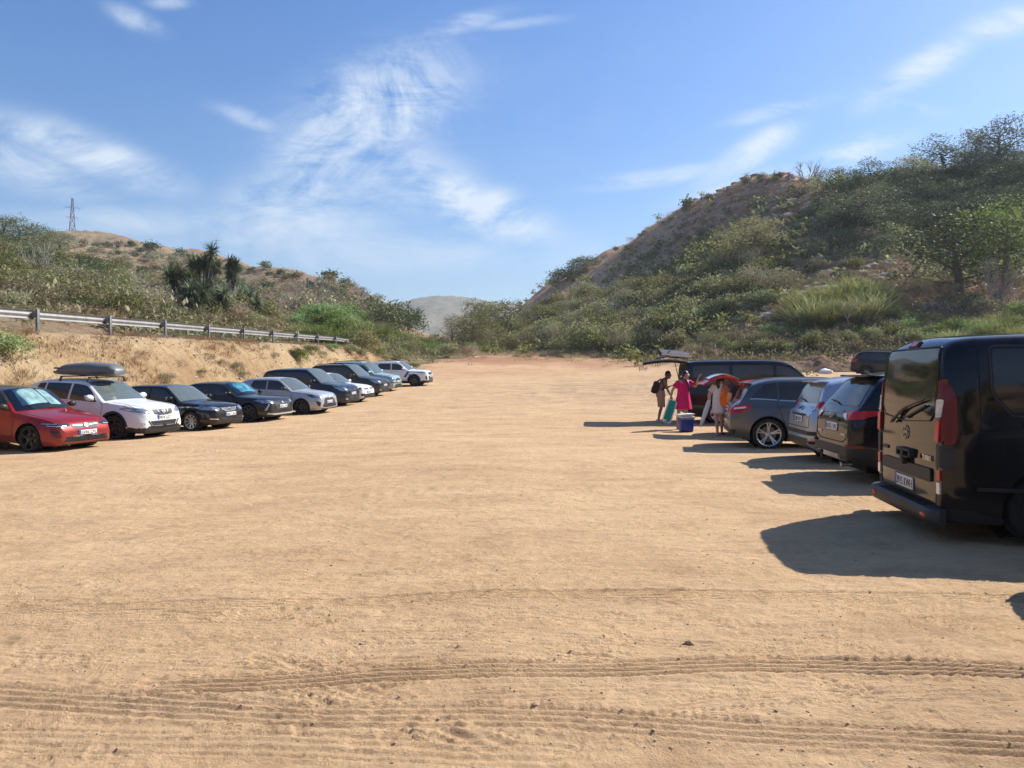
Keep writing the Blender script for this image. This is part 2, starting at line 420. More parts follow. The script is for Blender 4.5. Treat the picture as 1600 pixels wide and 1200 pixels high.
def marks(X, Y):
    z = np.zeros_like(X); MASK = np.zeros_like(X); marks.mask = MASK
    for k, (pl, hw, nr, dep, lug) in enumerate(TRK):
        wp = [_w(*p) for p in pl]; xs = [p[0] for p in wp]; ys = [p[1] for p in wp]
        cy = pchip(xs, ys)(X) + .018*fbm(X*.9, X*0+k, 3, 60+k) + .006*fbm(X*5, X*0+k, 2, 66+k)
        t = (Y-cy)/hw
        ins = sstep(1.0, .94, np.abs(t))*((X > xs[0]) & (X < xs[-1]))
        on = .6+.4*sstep(-.45, -.05, fbm(X*.55+k*3, Y*.5, 3, 80+k))
        on = on*ins
        rib = np.cos(t*PI*nr)
        rib = np.sign(rib)*np.abs(rib)**.6
        z += on*(-.35*dep + .8*dep*rib); np.maximum(MASK, on*min(1, dep/.012), out=MASK)
        edge = sstep(.72, .8, np.abs(t))*sstep(1.18, 1.05, np.abs(t))*((X > xs[0]) & (X < xs[-1]))
        z += on.max(initial=0)*edge*lug*.5*(np.abs(np.sin(X*PI/.047 + np.sign(t)*.7))**2-.5)*(.5+.5*sstep(-.3, .2, fbm(X*.8, Y*.5, 3, 90+k)))
        berm = sstep(1.5, 1.15, np.abs(t))*sstep(.95, 1.1, np.abs(t))*((X > xs[0]) & (X < xs[-1]))
        z += berm*dep*.45
    for (fx, fy, a, L2, hw, cv, nr, dp, lg) in SEGS:
        R = L2+.2; m = (np.abs(X-fx) < R) & (np.abs(Y-fy) < R)
        if not m.any(): continue
        dx = X[m]-fx; dy = Y[m]-fy; c, sn = math.cos(a), math.sin(a); p = dx*c+dy*sn; q = -dx*sn+dy*c - cv*p*p
        t = q/hw; w = sstep(1.0, .92, np.abs(t))*sstep(L2, L2*.75, np.abs(p))*(.35+.65*sstep(-.25, .15, fbm(X[m]*2.2, Y[m]*2.2, 2, 71)))
        w = w*(1-.85*MASK[m])
        z[m] += w*(-.3*dp+dp*np.cos(t*PI*nr)+lg*np.sign(np.sin(p*2*PI/.05+np.abs(t)*3))*(np.abs(t) > .5)) + .5*dp*sstep(1.4, 1.1, np.abs(t))*sstep(.95, 1.08, np.abs(t))*sstep(L2, L2*.75, np.abs(p))
    for (fx, fy, a, s, v) in FEET:
        m = (np.abs(X-fx) < .3) & (np.abs(Y-fy) < .3)
        if not m.any(): continue
        dx = X[m]-fx; dy = Y[m]-fy; c, sn = math.cos(a), math.sin(a)
        p = (dx*c+dy*sn)/(.14*s); q = (-dx*sn+dy*c)/(.05*s*(1+.25*np.clip(p, -1, 1)))
        rr = np.sqrt(p*p+q*q)
        f = -.0045*sstep(1.05, .8, rr)*(.6+v) + .0035*sstep(1.45, 1.1, rr)*sstep(.9, 1.05, rr)
        f = f + .003*sstep(1, .7, rr)*np.sin(dx*c*90+dy*sn*90)
        z[m] += (1-.5*MASK[m])*f*(.5+.5*sstep(-.2, .3, fbm(X[m]*5, Y[m]*5, 2, 15)))
    return z
def micro(X, Y):
    st = fbm(X*.9, Y*4.5, 5, 51, .6)      # drag lines left to right
    cl = fbm(X*9, Y*9, 4, 55, .6)
    cl2 = np.maximum(fbm(X*22, Y*22, 3, 57, .6)-.22, 0)
    fl = sstep(.30, .36, fbm(X*6, Y*6, 4, 59, .6))          # flakes of dried crust
    return .008*st + .008*cl + .019*cl2*sstep(-.2, .4, fbm(X*1.3, Y*2.1, 3, 58)) + .006*fl*sstep(-.1, .3, fbm(X*.7, Y*1.1, 3, 63))

# ---- ground materials
def sand_material():
    m, N, L, b = newmat('dry_sandy_earth'); co = objco(N)
    big = noise(N, L, co, .09, 6, .6); mid = noise(N, L, co, .7, 7, .6, 0, (1, 2.2, 1)); fine = noise(N, L, co, 9, 8, .7); grit = noise(N, L, co, 75, 5, .7)
    c1 = ramp(N, L, mid, [(.25, (.505, .322, .177)), (.5, (.575, .378, .212)), (.78, (.625, .43, .256))])
    c2 = ramp(N, L, big, [(.35, (.535, .343, .182)), (.6, (.61, .412, .235))])
    c = mixc(N, L, .5, c1, c2)
    # reddish earth towards the far end, greyer trampled patch in front of the parked vans
    sep = N.new('ShaderNodeSeparateXYZ'); L.new(co, sep.inputs[0])
    far = nmath(N, L, 'MULTIPLY', nmath(N, L, 'SUBTRACT', sep.outputs['Y'], 52, False), .035, True)
    redn = nmath(N, L, 'MULTIPLY', nmath(N, L, 'MULTIPLY', far, ramp(N, L, noise(N, L, co, .08, 5, .6), [(.4, (0, 0, 0)), (.58, (1, 1, 1))])), .85)
    c = mixc(N, L, redn, c, (.34, .155, .085))
    gx = nmath(N, L, 'DIVIDE', nmath(N, L, 'SUBTRACT', sep.outputs['X'], 8), 11); gy = nmath(N, L, 'DIVIDE', nmath(N, L, 'SUBTRACT', sep.outputs['Y'], 42), 13)
    g = nmath(N, L, 'EXPONENT', nmath(N, L, 'MULTIPLY', nmath(N, L, 'ADD', nmath(N, L, 'MULTIPLY', gx, gx), nmath(N, L, 'MULTIPLY', gy, gy)), -1))
    g = nmath(N, L, 'MULTIPLY', g, ramp(N, L, noise(N, L, co, .9, 8, .75, 1), [(.42, (0, 0, 0)), (.6, (.8, .8, .8))]))
    c = mixc(N, L, g, c, (.27, .19, .13))
    c = mixc(N, L, .8, c, ramp(N, L, fine, [(.25, (.78, .76, .73)), (.5, (1, 1, 1)), (.8, (1.12, 1.12, 1.12))]), 'MULTIPLY')
    c = mixc(N, L, .8, c, ramp(N, L, grit, [(.28, (.6, .57, .54)), (.42, (1, 1, 1)), (.7, (1.1, 1.1, 1.1))]), 'MULTIPLY')
    bl = noise(N, L, co, 1.2, 13, .8); c = mixc(N, L, .9, c, ramp(N, L, bl, [(.34, (.74, .71, .68)), (.46, (.97, .97, .96)), (.60, (1.04, 1.04, 1.03)), (.72, (1.14, 1.14, 1.12))]), 'MULTIPLY')
    lane = noise(N, L, co, .30, 7, .68, 1.2, (1, 2.6, 1), (0, 0, .35)); c = mixc(N, L, .8, c, ramp(N, L, lane, [(.36, (.86, .84, .82)), (.48, (.98, .97, .96)), (.56, (1.03, 1.03, 1.02)), (.66, (1.09, 1.09, 1.08))]), 'MULTIPLY')
    sn = noise(N, L, co, 1.5, 10, .78, .6, (1, 5.5, 1)); c = mixc(N, L, .75, c, ramp(N, L, sn, [(.30, (.66, .62, .58)), (.44, (1, 1, 1)), (.62, (1.0, 1, 1)), (.75, (1.14, 1.13, 1.12))]), 'MULTIPLY')
    L.new(c, b.inputs['Base Color']); b.inputs['Roughness'].default_value = .95; b.inputs['Specular IOR Level'].default_value = .12
    h = nmath(N, L, 'ADD', nmath(N, L, 'MULTIPLY', fine, 2.2), nmath(N, L, 'MULTIPLY', grit, .75))
    st = noise(N, L, co, 1.1, 9, .7, .5, (1, 4.2, 1)); st2 = noise(N, L, co, .8, 8, .7, .8, (1, 3.2, 1), (0, 0, .9))
    h = nmath(N, L, 'ADD', h, nmath(N, L, 'ADD', nmath(N, L, 'MULTIPLY', st, 2.4), nmath(N, L, 'MULTIPLY', st2, 1.6)))
    bb = noise(N, L, co, 1.6, 10, .78, .4); h = nmath(N, L, 'ADD', h, nmath(N, L, 'MULTIPLY', bb, 4.5))
    cd_ = N.new('ShaderNodeVectorMath'); cd_.operation = 'LENGTH'; L.new(co, cd_.inputs[0])
    bp = N.new('ShaderNodeBump'); bp.inputs['Strength'].default_value = .8; bp.inputs['Distance'].default_value = .016
    L.new(h, bp.inputs['Height']); L.new(bp.outputs[0], b.inputs['Normal'])
    return m
def bank_material():
    m, N, L, b = newmat('embankment_earth'); co = objco(N)
    n1 = noise(N, L, co, .35, 7, .6); n2 = noise(N, L, co, 3.0, 8, .7, .6, (1, 1, .5)); n3 = noise(N, L, co, 22, 6, .7)
    c = ramp(N, L, n1, [(.3, (.34, .215, .11)), (.5, (.42, .29, .155)), (.7, (.48, .355, .21))])
    c = mixc(N, L, .85, c, ramp(N, L, n2, [(.28, (.55, .5, .45)), (.5, (1, 1, 1)), (.75, (1.15, 1.15, 1.12))]), 'MULTIPLY')
    c = mixc(N, L, .7, c, ramp(N, L, n3, [(.3, (.6, .58, .55)), (.5, (1, 1, 1)), (.7, (1.2, 1.2, 1.2))]), 'MULTIPLY')
    L.new(c, b.inputs['Base Color']); b.inputs['Roughness'].default_value = .96; b.inputs['Specular IOR Level'].default_value = .1
    bp = N.new('ShaderNodeBump'); bp.inputs['Strength'].default_value = 1; bp.inputs['Distance'].default_value = .12
    L.new(nmath(N, L, 'ADD', n2, nmath(N, L, 'MULTIPLY', n3, .4)), bp.inputs['Height']); L.new(bp.outputs[0], b.inputs['Normal'])
    return m
def hill_material(name, soil, grass, dark, gs=.5, green=(.06, .075, .03), gmix=.5):
    m, N, L, b = newmat(name); co = objco(N)
    n0 = noise(N, L, co, .02, 6, .6); n1 = noise(N, L, co, .16, 8, .65, .8); n2 = noise(N, L, co, 1.1, 8, .75, .6); n3 = noise(N, L, co, 6, 6, .75)
    c = mixc(N, L, ramp(N, L, n1, [(gs-.12, (0, 0, 0)), (gs+.12, (1, 1, 1))]), soil, grass)
    c = mixc(N, L, ramp(N, L, n2, [(.52, (0, 0, 0)), (.66, (1, 1, 1))]), c, dark)
    c = mixc(N, L, nmath(N, L, 'MULTIPLY', ramp(N, L, noise(N, L, co, .35, 7, .7, .5), [(.5, (0, 0, 0)), (.62, (1, 1, 1))]), gmix), c, green)
    c = mixc(N, L, .8, c, ramp(N, L, n3, [(.3, (.5, .48, .45)), (.5, (1, 1, 1)), (.72, (1.3, 1.28, 1.25))]), 'MULTIPLY')
    L.new(c, b.inputs['Base Color']); b.inputs['Roughness'].default_value = .96; b.inputs['Specular IOR Level'].default_value = .08
    bp = N.new('ShaderNodeBump'); bp.inputs['Strength'].default_value = 1; bp.inputs['Distance'].default_value = .28
    L.new(nmath(N, L, 'ADD', n2, nmath(N, L, 'MULTIPLY', n3, .4)), bp.inputs['Height']); L.new(bp.outputs[0], b.inputs['Normal'])
    return m
M_SAND = sand_material(); M_BANK = bank_material()
M_HILLR = hill_material('brown_landslip_soil', (.56, .31, .205), (.58, .41, .26), (.26, .16, .10), .5, gmix=.25)
M_HILLL = hill_material('dry_grass_hill', (.26, .17, .11), (.36, .26, .155), (.16, .12, .08), .45)
M_FAR = hill_material('distant_scrub_hill', (.24, .21, .16), (.28, .25, .18), (.11, .12, .08), .5)
M_ROAD = simple('asphalt', (.055, .053, .05), .9, grain=.25, gscale=60, spec=.2)

def build_ground():
    us = np.arange(-.82, .8201, .0036)
    ys = [1.85]
    while ys[-1] < 1400:
        y = ys[-1]; ys.append(y + max(.0075, min(.00066*y*y, .0125*y)))
    ys = np.array(ys); U, Y = np.meshgrid(us, ys); X = U*Y
    Z = height(X, Y)
    near = Y < 14
    n = int(np.sum(ys < 14))
    mk = marks(X[:n], Y[:n]); Z[:n] += mk + micro(X[:n], Y[:n])*(1-.72*marks.mask)
    # fade of micro relief into the distance
    n2 = int(np.sum(ys < 60)); a = 1-sstep(30, 60, Y[n:n2]); Z[n:n2] += a*.012*fbm(X[n:n2]*.9, Y[n:n2]*2.5, 4, 51, .6)+ 0*a
    V = np.stack([X, Y, Z], -1).reshape(-1, 3)
    nr, nc = Y.shape
    I = (np.arange(nr-1)[:, None]*nc + np.arange(nc-1)[None, :]).ravel()
    F = np.stack([I, I+1, I+nc+1, I+nc], 1)
    cx = X.ravel()[I]; cy = Y.ravel()[I]
    emit_classes(V, F, cx, cy, True)
    # coarse surroundings outside the field of view: right, behind, left
    ph = np.concatenate([np.linspace(math.atan(.82), 2*PI-math.atan(.82), 220)])
    rs = np.exp(np.linspace(math.log(.6), math.log(1400), 170))
    P, R = np.meshgrid(ph, rs); 
    X = R*np.sin(P); Y = R*np.cos(P)
    # the fan mesh's edge is straight in x/y; match its rows radially
    Z = height(X, Y)
    V = np.stack([X, Y, Z], -1).reshape(-1, 3); nr, nc = Y.shape
    I = (np.arange(nr-1)[:, None]*nc + np.arange(nc-1)[None, :]).ravel()
    F = np.stack([I, I+1, I+nc+1, I+nc], 1)
    emit_classes(V, F, X.ravel()[I], Y.ravel()[I], False)
    # ground right under the photographer
    n = 90; vs = [(0, 0, float(height(0., 0.)))]; pr = []
    lim = []
    for k in range(n):
        a = 2*PI*k/n; c = math.cos(a)
        r = 1.87/max(c, .3) if abs(math.atan2(math.sin(a), c)) < math.atan(.82) else .62
        x = r*math.sin(a); y = r*c; vs.append((x, y, float(height(x, y))-.002))
    fs = [(0, 1+(k+1) % n, 1+k) for k in range(n)]
    o = mesh_obj('ground', vs, fs, M_SAND); tag(o, kind='structure')
def emit_classes(V, F, cx, cy, inview):
    e = emb_e(cx, cy); r = np.hypot(cx, cy); r0 = r0_at(cx, cy); ph = np.arctan2(cx, cy)
    hillm = r > r0
    road = (~hillm) & (e > .35) & (cy < 66)
    bank = (~hillm) & (~road) & (e > -4.6) & (cy < 72)
    lot = ~(hillm | road | bank)
    far = hillm & (r > 520)
    left = hillm & ~far & (ph < math.atan((740-800)/FPX)) 
    right = hillm & ~far & ~left
    for nm, m, mat in (('ground', lot, M_SAND), ('embankment', bank, M_BANK), ('road', road, M_ROAD),
                       ('hillside_left', left, M_HILLL), ('hillside_right', right, M_HILLR), ('distant_hill', far, M_FAR)):
        if not m.any(): continue
        f = F[m]; used, inv = np.unique(f.ravel(), return_inverse=True)
        o = mesh_obj(nm, V[used], inv.reshape(-1, 4), mat, None, True); tag(o, kind='structure')
build_ground()
# ------------------------------------------------------------------ vehicle materials
M_TYRE = simple('tyre_rubber', (.028, .026, .024), .85, grain=.3, gscale=12, spec=.2, bump=.2)
M_BLACKPL = simple('black_plastic', (.022, .022, .022), .55, grain=.25, gscale=6)
M_TRIM = simple('gloss_black_trim', (.010, .010, .011), .18, grain=.2, gscale=6)
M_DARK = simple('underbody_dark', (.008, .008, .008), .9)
M_CHROME = simple('bright_metal', (.50, .50, .51), .28, 1.0, grain=.05)
M_ALLOY = simple('alloy_silver', (.55, .56, .57), .32, .85, grain=.08)
M_ALLOYD = simple('alloy_dark', (.035, .035, .038), .35, .5, grain=.1)
M_DISC = simple('brake_steel', (.16, .15, .14), .45, .8)
M_GLASS = glassmat('car_glass_dark')
M_SCREEN = glassmat('windscreen_glass', (.06, .095, .10), .035, .14)
M_RED = simple('tail_lamp_red', (.48, .010, .014), .22, coat=.15, grain=.2, gscale=18, spec=.35)
M_REDD = simple('tail_lamp_dark_red', (.13, .005, .007), .22, coat=.15, grain=.2, spec=.35)
M_WLENS = simple('clear_lens', (.62, .64, .66), .12, .3, coat=1, grain=.25, gscale=24)
M_HEAD = simple('headlamp_lens', (.30, .33, .36), .08, .55, coat=1, grain=.55, gscale=16)
M_HEADD = simple('headlamp_dark', (.03, .033, .037), .08, .2, coat=1, grain=.4, gscale=16)
M_PLATE = simple('plate_white', (.78, .78, .76), .4, grain=.04)
M_PLBLUE = simple('plate_blue', (.02, .06, .35), .4)
M_INK = simple('plate_ink', (.012, .012, .014), .5)
M_SEAM = simple('door_gap', (.006, .006, .006), .9)
M_SHADE = simple('foil_sunshade', (.62, .72, .74), .35, .35, grain=.4, gscale=4)

def resample(poly, step, closed=True):
    out = []; n = len(poly)
    for i in range(n if closed else n-1):
        a = np.array(poly[i], float); b = np.array(poly[(i+1) % n], float); k = max(1, int(math.ceil(np.linalg.norm(b-a)/step)))
        for j in range(k): out.append(a+(b-a)*j/k)
    if not closed: out.append(np.array(poly[-1], float))
    return np.array(out)
def roundp(poly, r=.03, n=4):
    out = []; m = len(poly)
    for i in range(m):
        p = np.array(poly[i], float); a = np.array(poly[i-1], float); b = np.array(poly[(i+1) % m], float)
        da = a-p; db = b-p; la = np.linalg.norm(da); lb = np.linalg.norm(db)
        if la < 1e-6 or lb < 1e-6: out.append(tuple(p)); continue
        q = min(r, la*.45, lb*.45); p0 = p+da/la*q; p1 = p+db/lb*q
        for k in range(n+1):
            t = k/n; out.append(tuple((1-t)**2*p0+2*t*(1-t)*p+t*t*p1))
    return out
def fill2d(poly, step):
    P = resample(poly, step); n = len(P)
    lo = P.min(0); hi = P.max(0)
    gx = np.arange(lo[0]+step*.6, hi[0], step); gy = np.arange(lo[1]+step*.6, hi[1], step)
    ins = []
    A = P; B = np.roll(P, -1, 0)
    for x in gx:
        for y in gy:
            c = ((A[:, 1] > y) != (B[:, 1] > y)); 
            if c.any():
                xi = A[c, 0]+(y-A[c, 1])*(B[c, 0]-A[c, 0])/(B[c, 1]-A[c, 1])
                if (xi > x).sum() % 2 == 1 and np.min(np.hypot(A[:, 0]-x, A[:, 1]-y)) > step*.45: ins.append((x, y))
    co = [Vector((float(p[0]), float(p[1]))) for p in P]+[Vector((float(a), float(b))) for a, b in ins]
    r = delaunay_2d_cdt(co, [(i, (i+1) % n) for i in range(n)], [list(range(n))], 1, 1e-5)
    return [tuple(v) for v in r[0]], [tuple(f) for f in r[2]]

class Car:
    """one vehicle: lofted body shell, with every lamp, pane and trim laid on that shell by ray casting. Local +X is the nose."""
    def __init__(s, name, sp, label, cat, group=None):
        s.sp = sp; s.L, s.W, s.H = sp['L'], sp['W'], sp['H']; L = s.L
        s.root = empty(name, (0, 0, 0), 0, label, cat, group)
        s.top = pchip(*zip(*sp['top'])); s.bot = pchip(*zip(*sp['bot'])); s.belt = pchip(*zip(*sp['belt']))
        pl = sp.get('plan') or [(0, .64), (.03, .76), (.10, .85), (.25, .925), (.6, .985), (1.1, 1), (L-1.0, 1), (L-.45, .975), (L-.2, .93), (L-.07, .87), (L-.02, .8), (L, .74)]
        s.plan = pchip(*zip(*pl)); s.tau = sp.get('tau', .38)
        dr = sp.get('drop') or [(0, .03), (.4, .05), (sp['cowl']-.05, .055), (sp['cowl']+.15, .11), (sp['head'], .055), (L-.8, .05), (L-.35, .06), (L, .03)]
        s.drop = pchip(*zip(*dr)); s.lean = sp.get('lean')
        s.wheels = [(sp['fo'], sp['wr']), (sp['fo']+sp['wb'], sp['wr'])]
        s.build_body()
    def X(s, st): return s.L/2 - st
    def corner(s, st):
        zt = s.top(st)-s.drop(st); zb = np.minimum(s.belt(st), zt-.02)
        return zt, zb
    def build_body(s):
        L = s.L; sp = s.sp
        st = np.concatenate([L*.0+np.array([0, .004, .012, .025, .045, .07, .1, .14]), np.arange(.18, L-.17, .045), L-np.array([.14, .1, .07, .045, .025, .012, .004, 0])])
        n = len(st); zt = s.top(st); zl = s.bot(st); w = s.plan(st)*s.W/2; dr = s.drop(st)
        zc, zb = s.corner(st); zb = np.maximum(zb, zl+.02); zc = np.maximum(zc, zb+.01)
        pr = sp.get('prof') or [(0, .90), (.15, .965), (.38, 1.0), (.62, .995), (.85, .965), (1, .93)]
        prof = pchip(*zip(*pr))
        secs = []
        for i in range(n):
            P = []
            yb0 = w[i]*prof(0)
            for t in np.linspace(0, 1, 6)[:-1]: P.append((yb0*t, zl[i]))
            for t in np.linspace(0, 1, 18)[:-1]: P.append((w[i]*float(prof(t)), zl[i]+(zb[i]-zl[i])*t))
            yb = w[i]*float(prof(1)); hgt = zc[i]-zb[i]; yt = max(yb-hgt*s.tau, yb*.35)
            for t in np.linspace(0, 1, 11)[:-1]:
                bow = .018*math.sin(PI*t)*min(1, hgt/.3)
                P.append((yb+(yt-yb)*t+bow, zb[i]+hgt*t))
            for t in np.linspace(1, 0, 13):
                P.append((yt*t, zt[i]-dr[i]*t**2.2))
            P = np.array(P)
            if sp.get('smooth', 2):
                for _ in range(sp.get('smooth', 2)):
                    Q = P.copy(); Q[18:-1] = (P[17:-2]+2*P[18:-1]+P[19:])/4; P = Q
            secs.append(P)
        S = np.array(secs)                                 # n, m, 2
        m = S.shape[1]
        full = np.concatenate([S[:, :, :], S[:, -2:0:-1, :]*np.array([-1, 1])], 1); mm = full.shape[1]
        V = np.zeros((n, mm, 3)); V[:, :, 0] = (L/2-st)[:, None]; V[:, :, 1] = full[:, :, 0]; V[:, :, 2] = full[:, :, 1]
        # arch flares
        zz = V[:, :, 2]; 
        for (cx, r) in s.wheels:
            rho = np.hypot((L/2-V[:, :, 0])-cx, zz-r*1.0); ra = r*sp.get('arch', 1.16)
            fl = .016*sstep(ra+.16, ra+.02, rho)*(np.abs(V[:, :, 1]) > .6*s.W/2)
            V[:, :, 1] += np.sign(V[:, :, 1])*fl
        for q in sp.get('creases', []):                    # (s0,z0,s1,z1,depth,width) pressed line on the flank
            x0, z0, x1, z1, dp, wd = q; sx = L/2-V[:, :, 0]; t = np.clip((sx-x0)/(x1-x0), 0, 1); zz0 = z0+(z1-z0)*t
            k = np.exp(-((V[:, :, 2]-zz0)/wd)**2)*sstep(x0-.1, x0+.15, sx)*sstep(x1+.1, x1-.15, sx)*(np.abs(V[:, :, 1]) > .7*s.W/2*.9)
            V[:, :, 1] += np.sign(V[:, :, 1])*dp*k
        verts = V.reshape(-1, 3).tolist(); faces = []
        for i in range(n-1):
            for k in range(mm):
                k2 = (k+1) % mm
                faces.append((i*mm+k, (i+1)*mm+k, (i+1)*mm+k2, i*mm+k2))
        for end, sgn in ((0, 1), (n-1, -1)):
            ring = [end*mm+k for k in range(mm)]; c0 = V[end].mean(0); c0[2] = (V[end, :, 2].min()+V[end, :, 2].max())/2
            dome = sp.get('dome', (.02, .02))[0 if end == 0 else 1]
            for fct in (.85, .65, .4, .15):
                new = []
                for k in range(mm):
                    p = c0+(V[end, k]-c0)*fct; p[0] = V[end, k, 0]+sgn*dome*(1-fct**2)
                    verts.append(p.tolist()); new.append(len(verts)-1)
                for k in range(mm):
                    k2 = (k+1) % mm
                    faces.append((ring[k], ring[k2], new[k2], new[k]) if sgn > 0 else (ring[k], new[k], new[k2], ring[k2]))
                ring = new
            faces.append(tuple(ring) if sgn > 0 else tuple(ring[::-1]))
        va = np.array(verts)
        if s.lean: va = s.lean(va, s)
        s.bvh = BVHTree.FromPolygons([Vector(v) for v in va], faces)
        # wheel openings
        inside = np.zeros(len(va), bool); va2 = va.copy()
        for (cx, r) in s.wheels:
            ra = r*sp.get('arch', 1.16); xx = va[:, 0]-(L/2-cx); z2 = va[:, 2]-r; rho = np.hypot(xx, z2)
            ins = (rho < ra) & (np.abs(va[:, 1]) > .52*s.W/2)
            inside |= ins
            ok = ins & (rho > 1e-4)
            va2[ok, 0] = (L/2-cx)+xx[ok]/rho[ok]*ra; va2[ok, 2] = r+z2[ok]/rho[ok]*ra
        keep = [f for f in faces if not all(inside[list(f)])]
        dark = sp.get('clad', 0.0)
        cen = np.array([va2[list(f)].mean(0) for f in keep]); idx = np.zeros(len(keep), int)
        bz = s.bot(L/2-cen[:, 0]); idx[(cen[:, 2] < bz+.012)] = 1
        if dark:
            lim = np.full(len(keep), dark)
            for (cx, r) in s.wheels:
                pass
            idx[cen[:, 2] < dark] = 1
        if sp.get('roofmat'):
            zc2, zb2 = s.corner(L/2-cen[:, 0]); 
            idx[(cen[:, 2] > zc2-.10) & (zc2-zb2 > .2) ] = 2
        mats = [sp['paint'], M_BLACKPL, sp.get('roofmat') or sp['paint']]
        used = sorted({i for f in keep for i in f}); mp = {u: i for i, u in enumerate(used)}
        s.body = mesh_obj('body', va2[used], [tuple(mp[i] for i in f) for f in keep], mats, s.root, True, idx, 42)
        # wheel wells
        bm = bmesh.new()
        for (cx, r) in s.wheels:
            ra = r*sp.get('arch', 1.16)+.004; c = L/2-cx
            for sy in (-1, 1):
                y1 = sy*(s.W/2*.955); y0 = sy*s.W/2*.5; pa = []; pb = []
                for k in range(17):
                    a = -.35+(PI+.7)*k/16
                    pa.append(bm.verts.new((c+ra*math.cos(a), y1, r+ra*math.sin(a)))); pb.append(bm.verts.new((c+ra*math.cos(a), y0, r+ra*math.sin(a))))
                for k in range(16): bm.faces.new((pa[k], pa[k+1], pb[k+1], pb[k]))
                bm.faces.new(pb)
        bm_box(bm, (0, 0, .24), (L*.86, s.W*.62, .1))
        bm_obj('wheel_well', bm, M_DARK, s.root)
        s.make_wheels()
        if dark > .3:
            for (cx, r) in s.wheels:
                ra = r*sp.get('arch', 1.16)+.028
                arc = [(cx+ra*math.cos(a), r+ra*math.sin(a)) for a in np.linspace(.12, PI-.12, 22)]
                s.line('arch_trim', 'R', arc, .055, M_BLACKPL, .008, True)
    def make_wheels(s):
        sp = s.sp; src = None; w = .205 if s.sp['wr'] < .33 else .23
        for i, (cx, r) in enumerate(s.wheels):
            for sy in (-1, 1):
                e = empty('wheel', (s.L/2-cx, sy*(s.W/2-.015-w/2), r)); e.parent = s.root
                if sy > 0: e.rotation_euler = (0, 0, PI)
                if src is None:
                    src = wheel_meshes(r, w, sp['rim'])
                    objs = src
                else: objs = []
                for o in src:
                    if objs: o.parent = e
                    else:
                        c = o.copy(); COL.objects.link(c); c.parent = e
                s.lastwheel = e
    def P(s, axis, a, b, off=0.006):
        """point on the shell: axis R/L side (s,z), F/B (y,z), T (s,y), or (dir, ...)"""
        if axis == 'R': o = Vector((s.L/2-a, -3, b)); d = Vector((0, 1, 0))
        elif axis == 'L': o = Vector((s.L/2-a, 3, b)); d = Vector((0, -1, 0))
        elif axis == 'F': o = Vector((s.L/2+2, a, b)); d = Vector((-1, 0, 0))
        elif axis == 'B': o = Vector((-s.L/2-2, a, b)); d = Vector((1, 0, 0))
        elif axis == 'T': o = Vector((s.L/2-a, b, 4)); d = Vector((0, 0, -1))
        p, nrm, _, _ = s.bvh.ray_cast(o, d)
        if p is None: p, nrm, _, _ = s.bvh.find_nearest(o+d*(2+ (s.L/4 if axis in 'FB' else .2)))
        if nrm.dot(d) > 0: nrm = -nrm
        # offset mostly against the ray so outlines stay true
        k = nrm.dot(-d)
        return p + nrm*off, nrm
    def patch(s, name, axis, poly, mat, off=.006, rnd=.0, step=.06, mirror=False, parent=None, thick=.012, label=None):
        if rnd: poly = roundp(poly, rnd)
        vs, fs = fill2d(poly, step)
        objs = []
        for sg in ((1, -1) if mirror else (1,)):
            ax = axis
            if mirror and axis == 'R' and sg < 0: ax = 'L'
            pts = []; nr = []
            for v in vs:
                a, b = v
                if axis in 'FB' and sg < 0: a = -a
                if axis == 'T' and sg < 0: b = -b
                p, n_ = s.P(ax, a, b, off); pts.append(p); nr.append(n_)
            # orientation and skirt
            F = [list(f) for f in fs]
            e = {}
            for f in F:
                for i in range(len(f)):
                    k = (f[i], f[(i+1) % len(f)]); e[k] = 1
            bd = [k for k in e if (k[1], k[0]) not in e]
            n0 = len(pts); mp = {}
            for a, b in bd:
                for q in (a, b):
                    if q not in mp: mp[q] = len(pts); pts.append(pts[q]-nr[q]*thick)
            for a, b in bd: F.append([b, a, mp[a], mp[b]])
            # flip to face outwards
            f0 = F[len(fs)//2]; c = (pts[f0[1]]-pts[f0[0]]).cross(pts[f0[2]]-pts[f0[0]])
            if c.dot(nr[f0[0]]) < 0: F = [f[::-1] for f in F]
            o = mesh_obj(name, [tuple(p) for p in pts], F, mat, parent or s.root, True, None, 40)
            if label: o['label'] = label
            objs.append(o)
        return objs
    def line(s, name, axis, pts, wdt, mat, off=.003, mirror=False, parent=None, step=.05, closed=False):
        P0 = resample(pts, step, closed); 
        if closed: P0 = np.concatenate([P0, P0[:1]])
        objs = []
        for sg in ((1, -1) if mirror else (1,)):
            ax = 'L' if (mirror and axis == 'R' and sg < 0) else axis
            L_, R_ = [], []
            for i in range(len(P0)):
                d = P0[min(i+1, len(P0)-1)]-P0[max(i-1, 0)]; d = d/ (np.linalg.norm(d)+1e-9); nn = np.array([-d[1], d[0]])*wdt/2
                for lst, q in ((L_, P0[i]+nn), (R_, P0[i]-nn)):
                    a, b = q
                    if axis in 'FB' and sg < 0: a = -a
                    if axis == 'T' and sg < 0: b = -b
                    p, n_ = s.P(ax, a, b, off); lst.append((p, n_))
            vs = [p for p, _ in L_]+[p for p, _ in R_]; n = len(L_)
            lo = [p-q*.012 for p, q in L_]+[p-q*.012 for p, q in R_]
            F = [(i, i+1, n+i+1, n+i) for i in range(n-1)]
            F += [(2*n+i, 2*n+i+1, i+1, i) for i in range(n-1)]+[(n+i, n+i+1, 3*n+i+1, 3*n+i) for i in range(n-1)]
            c = (vs[1]-vs[0]).cross(vs[n]-vs[0])
            if c.dot(L_[0][1]) < 0: F = [f[::-1] for f in F]
            objs.append(mesh_obj(name, [tuple(p) for p in vs+lo], F, mat, parent or s.root, True, None, 40))
        return objs
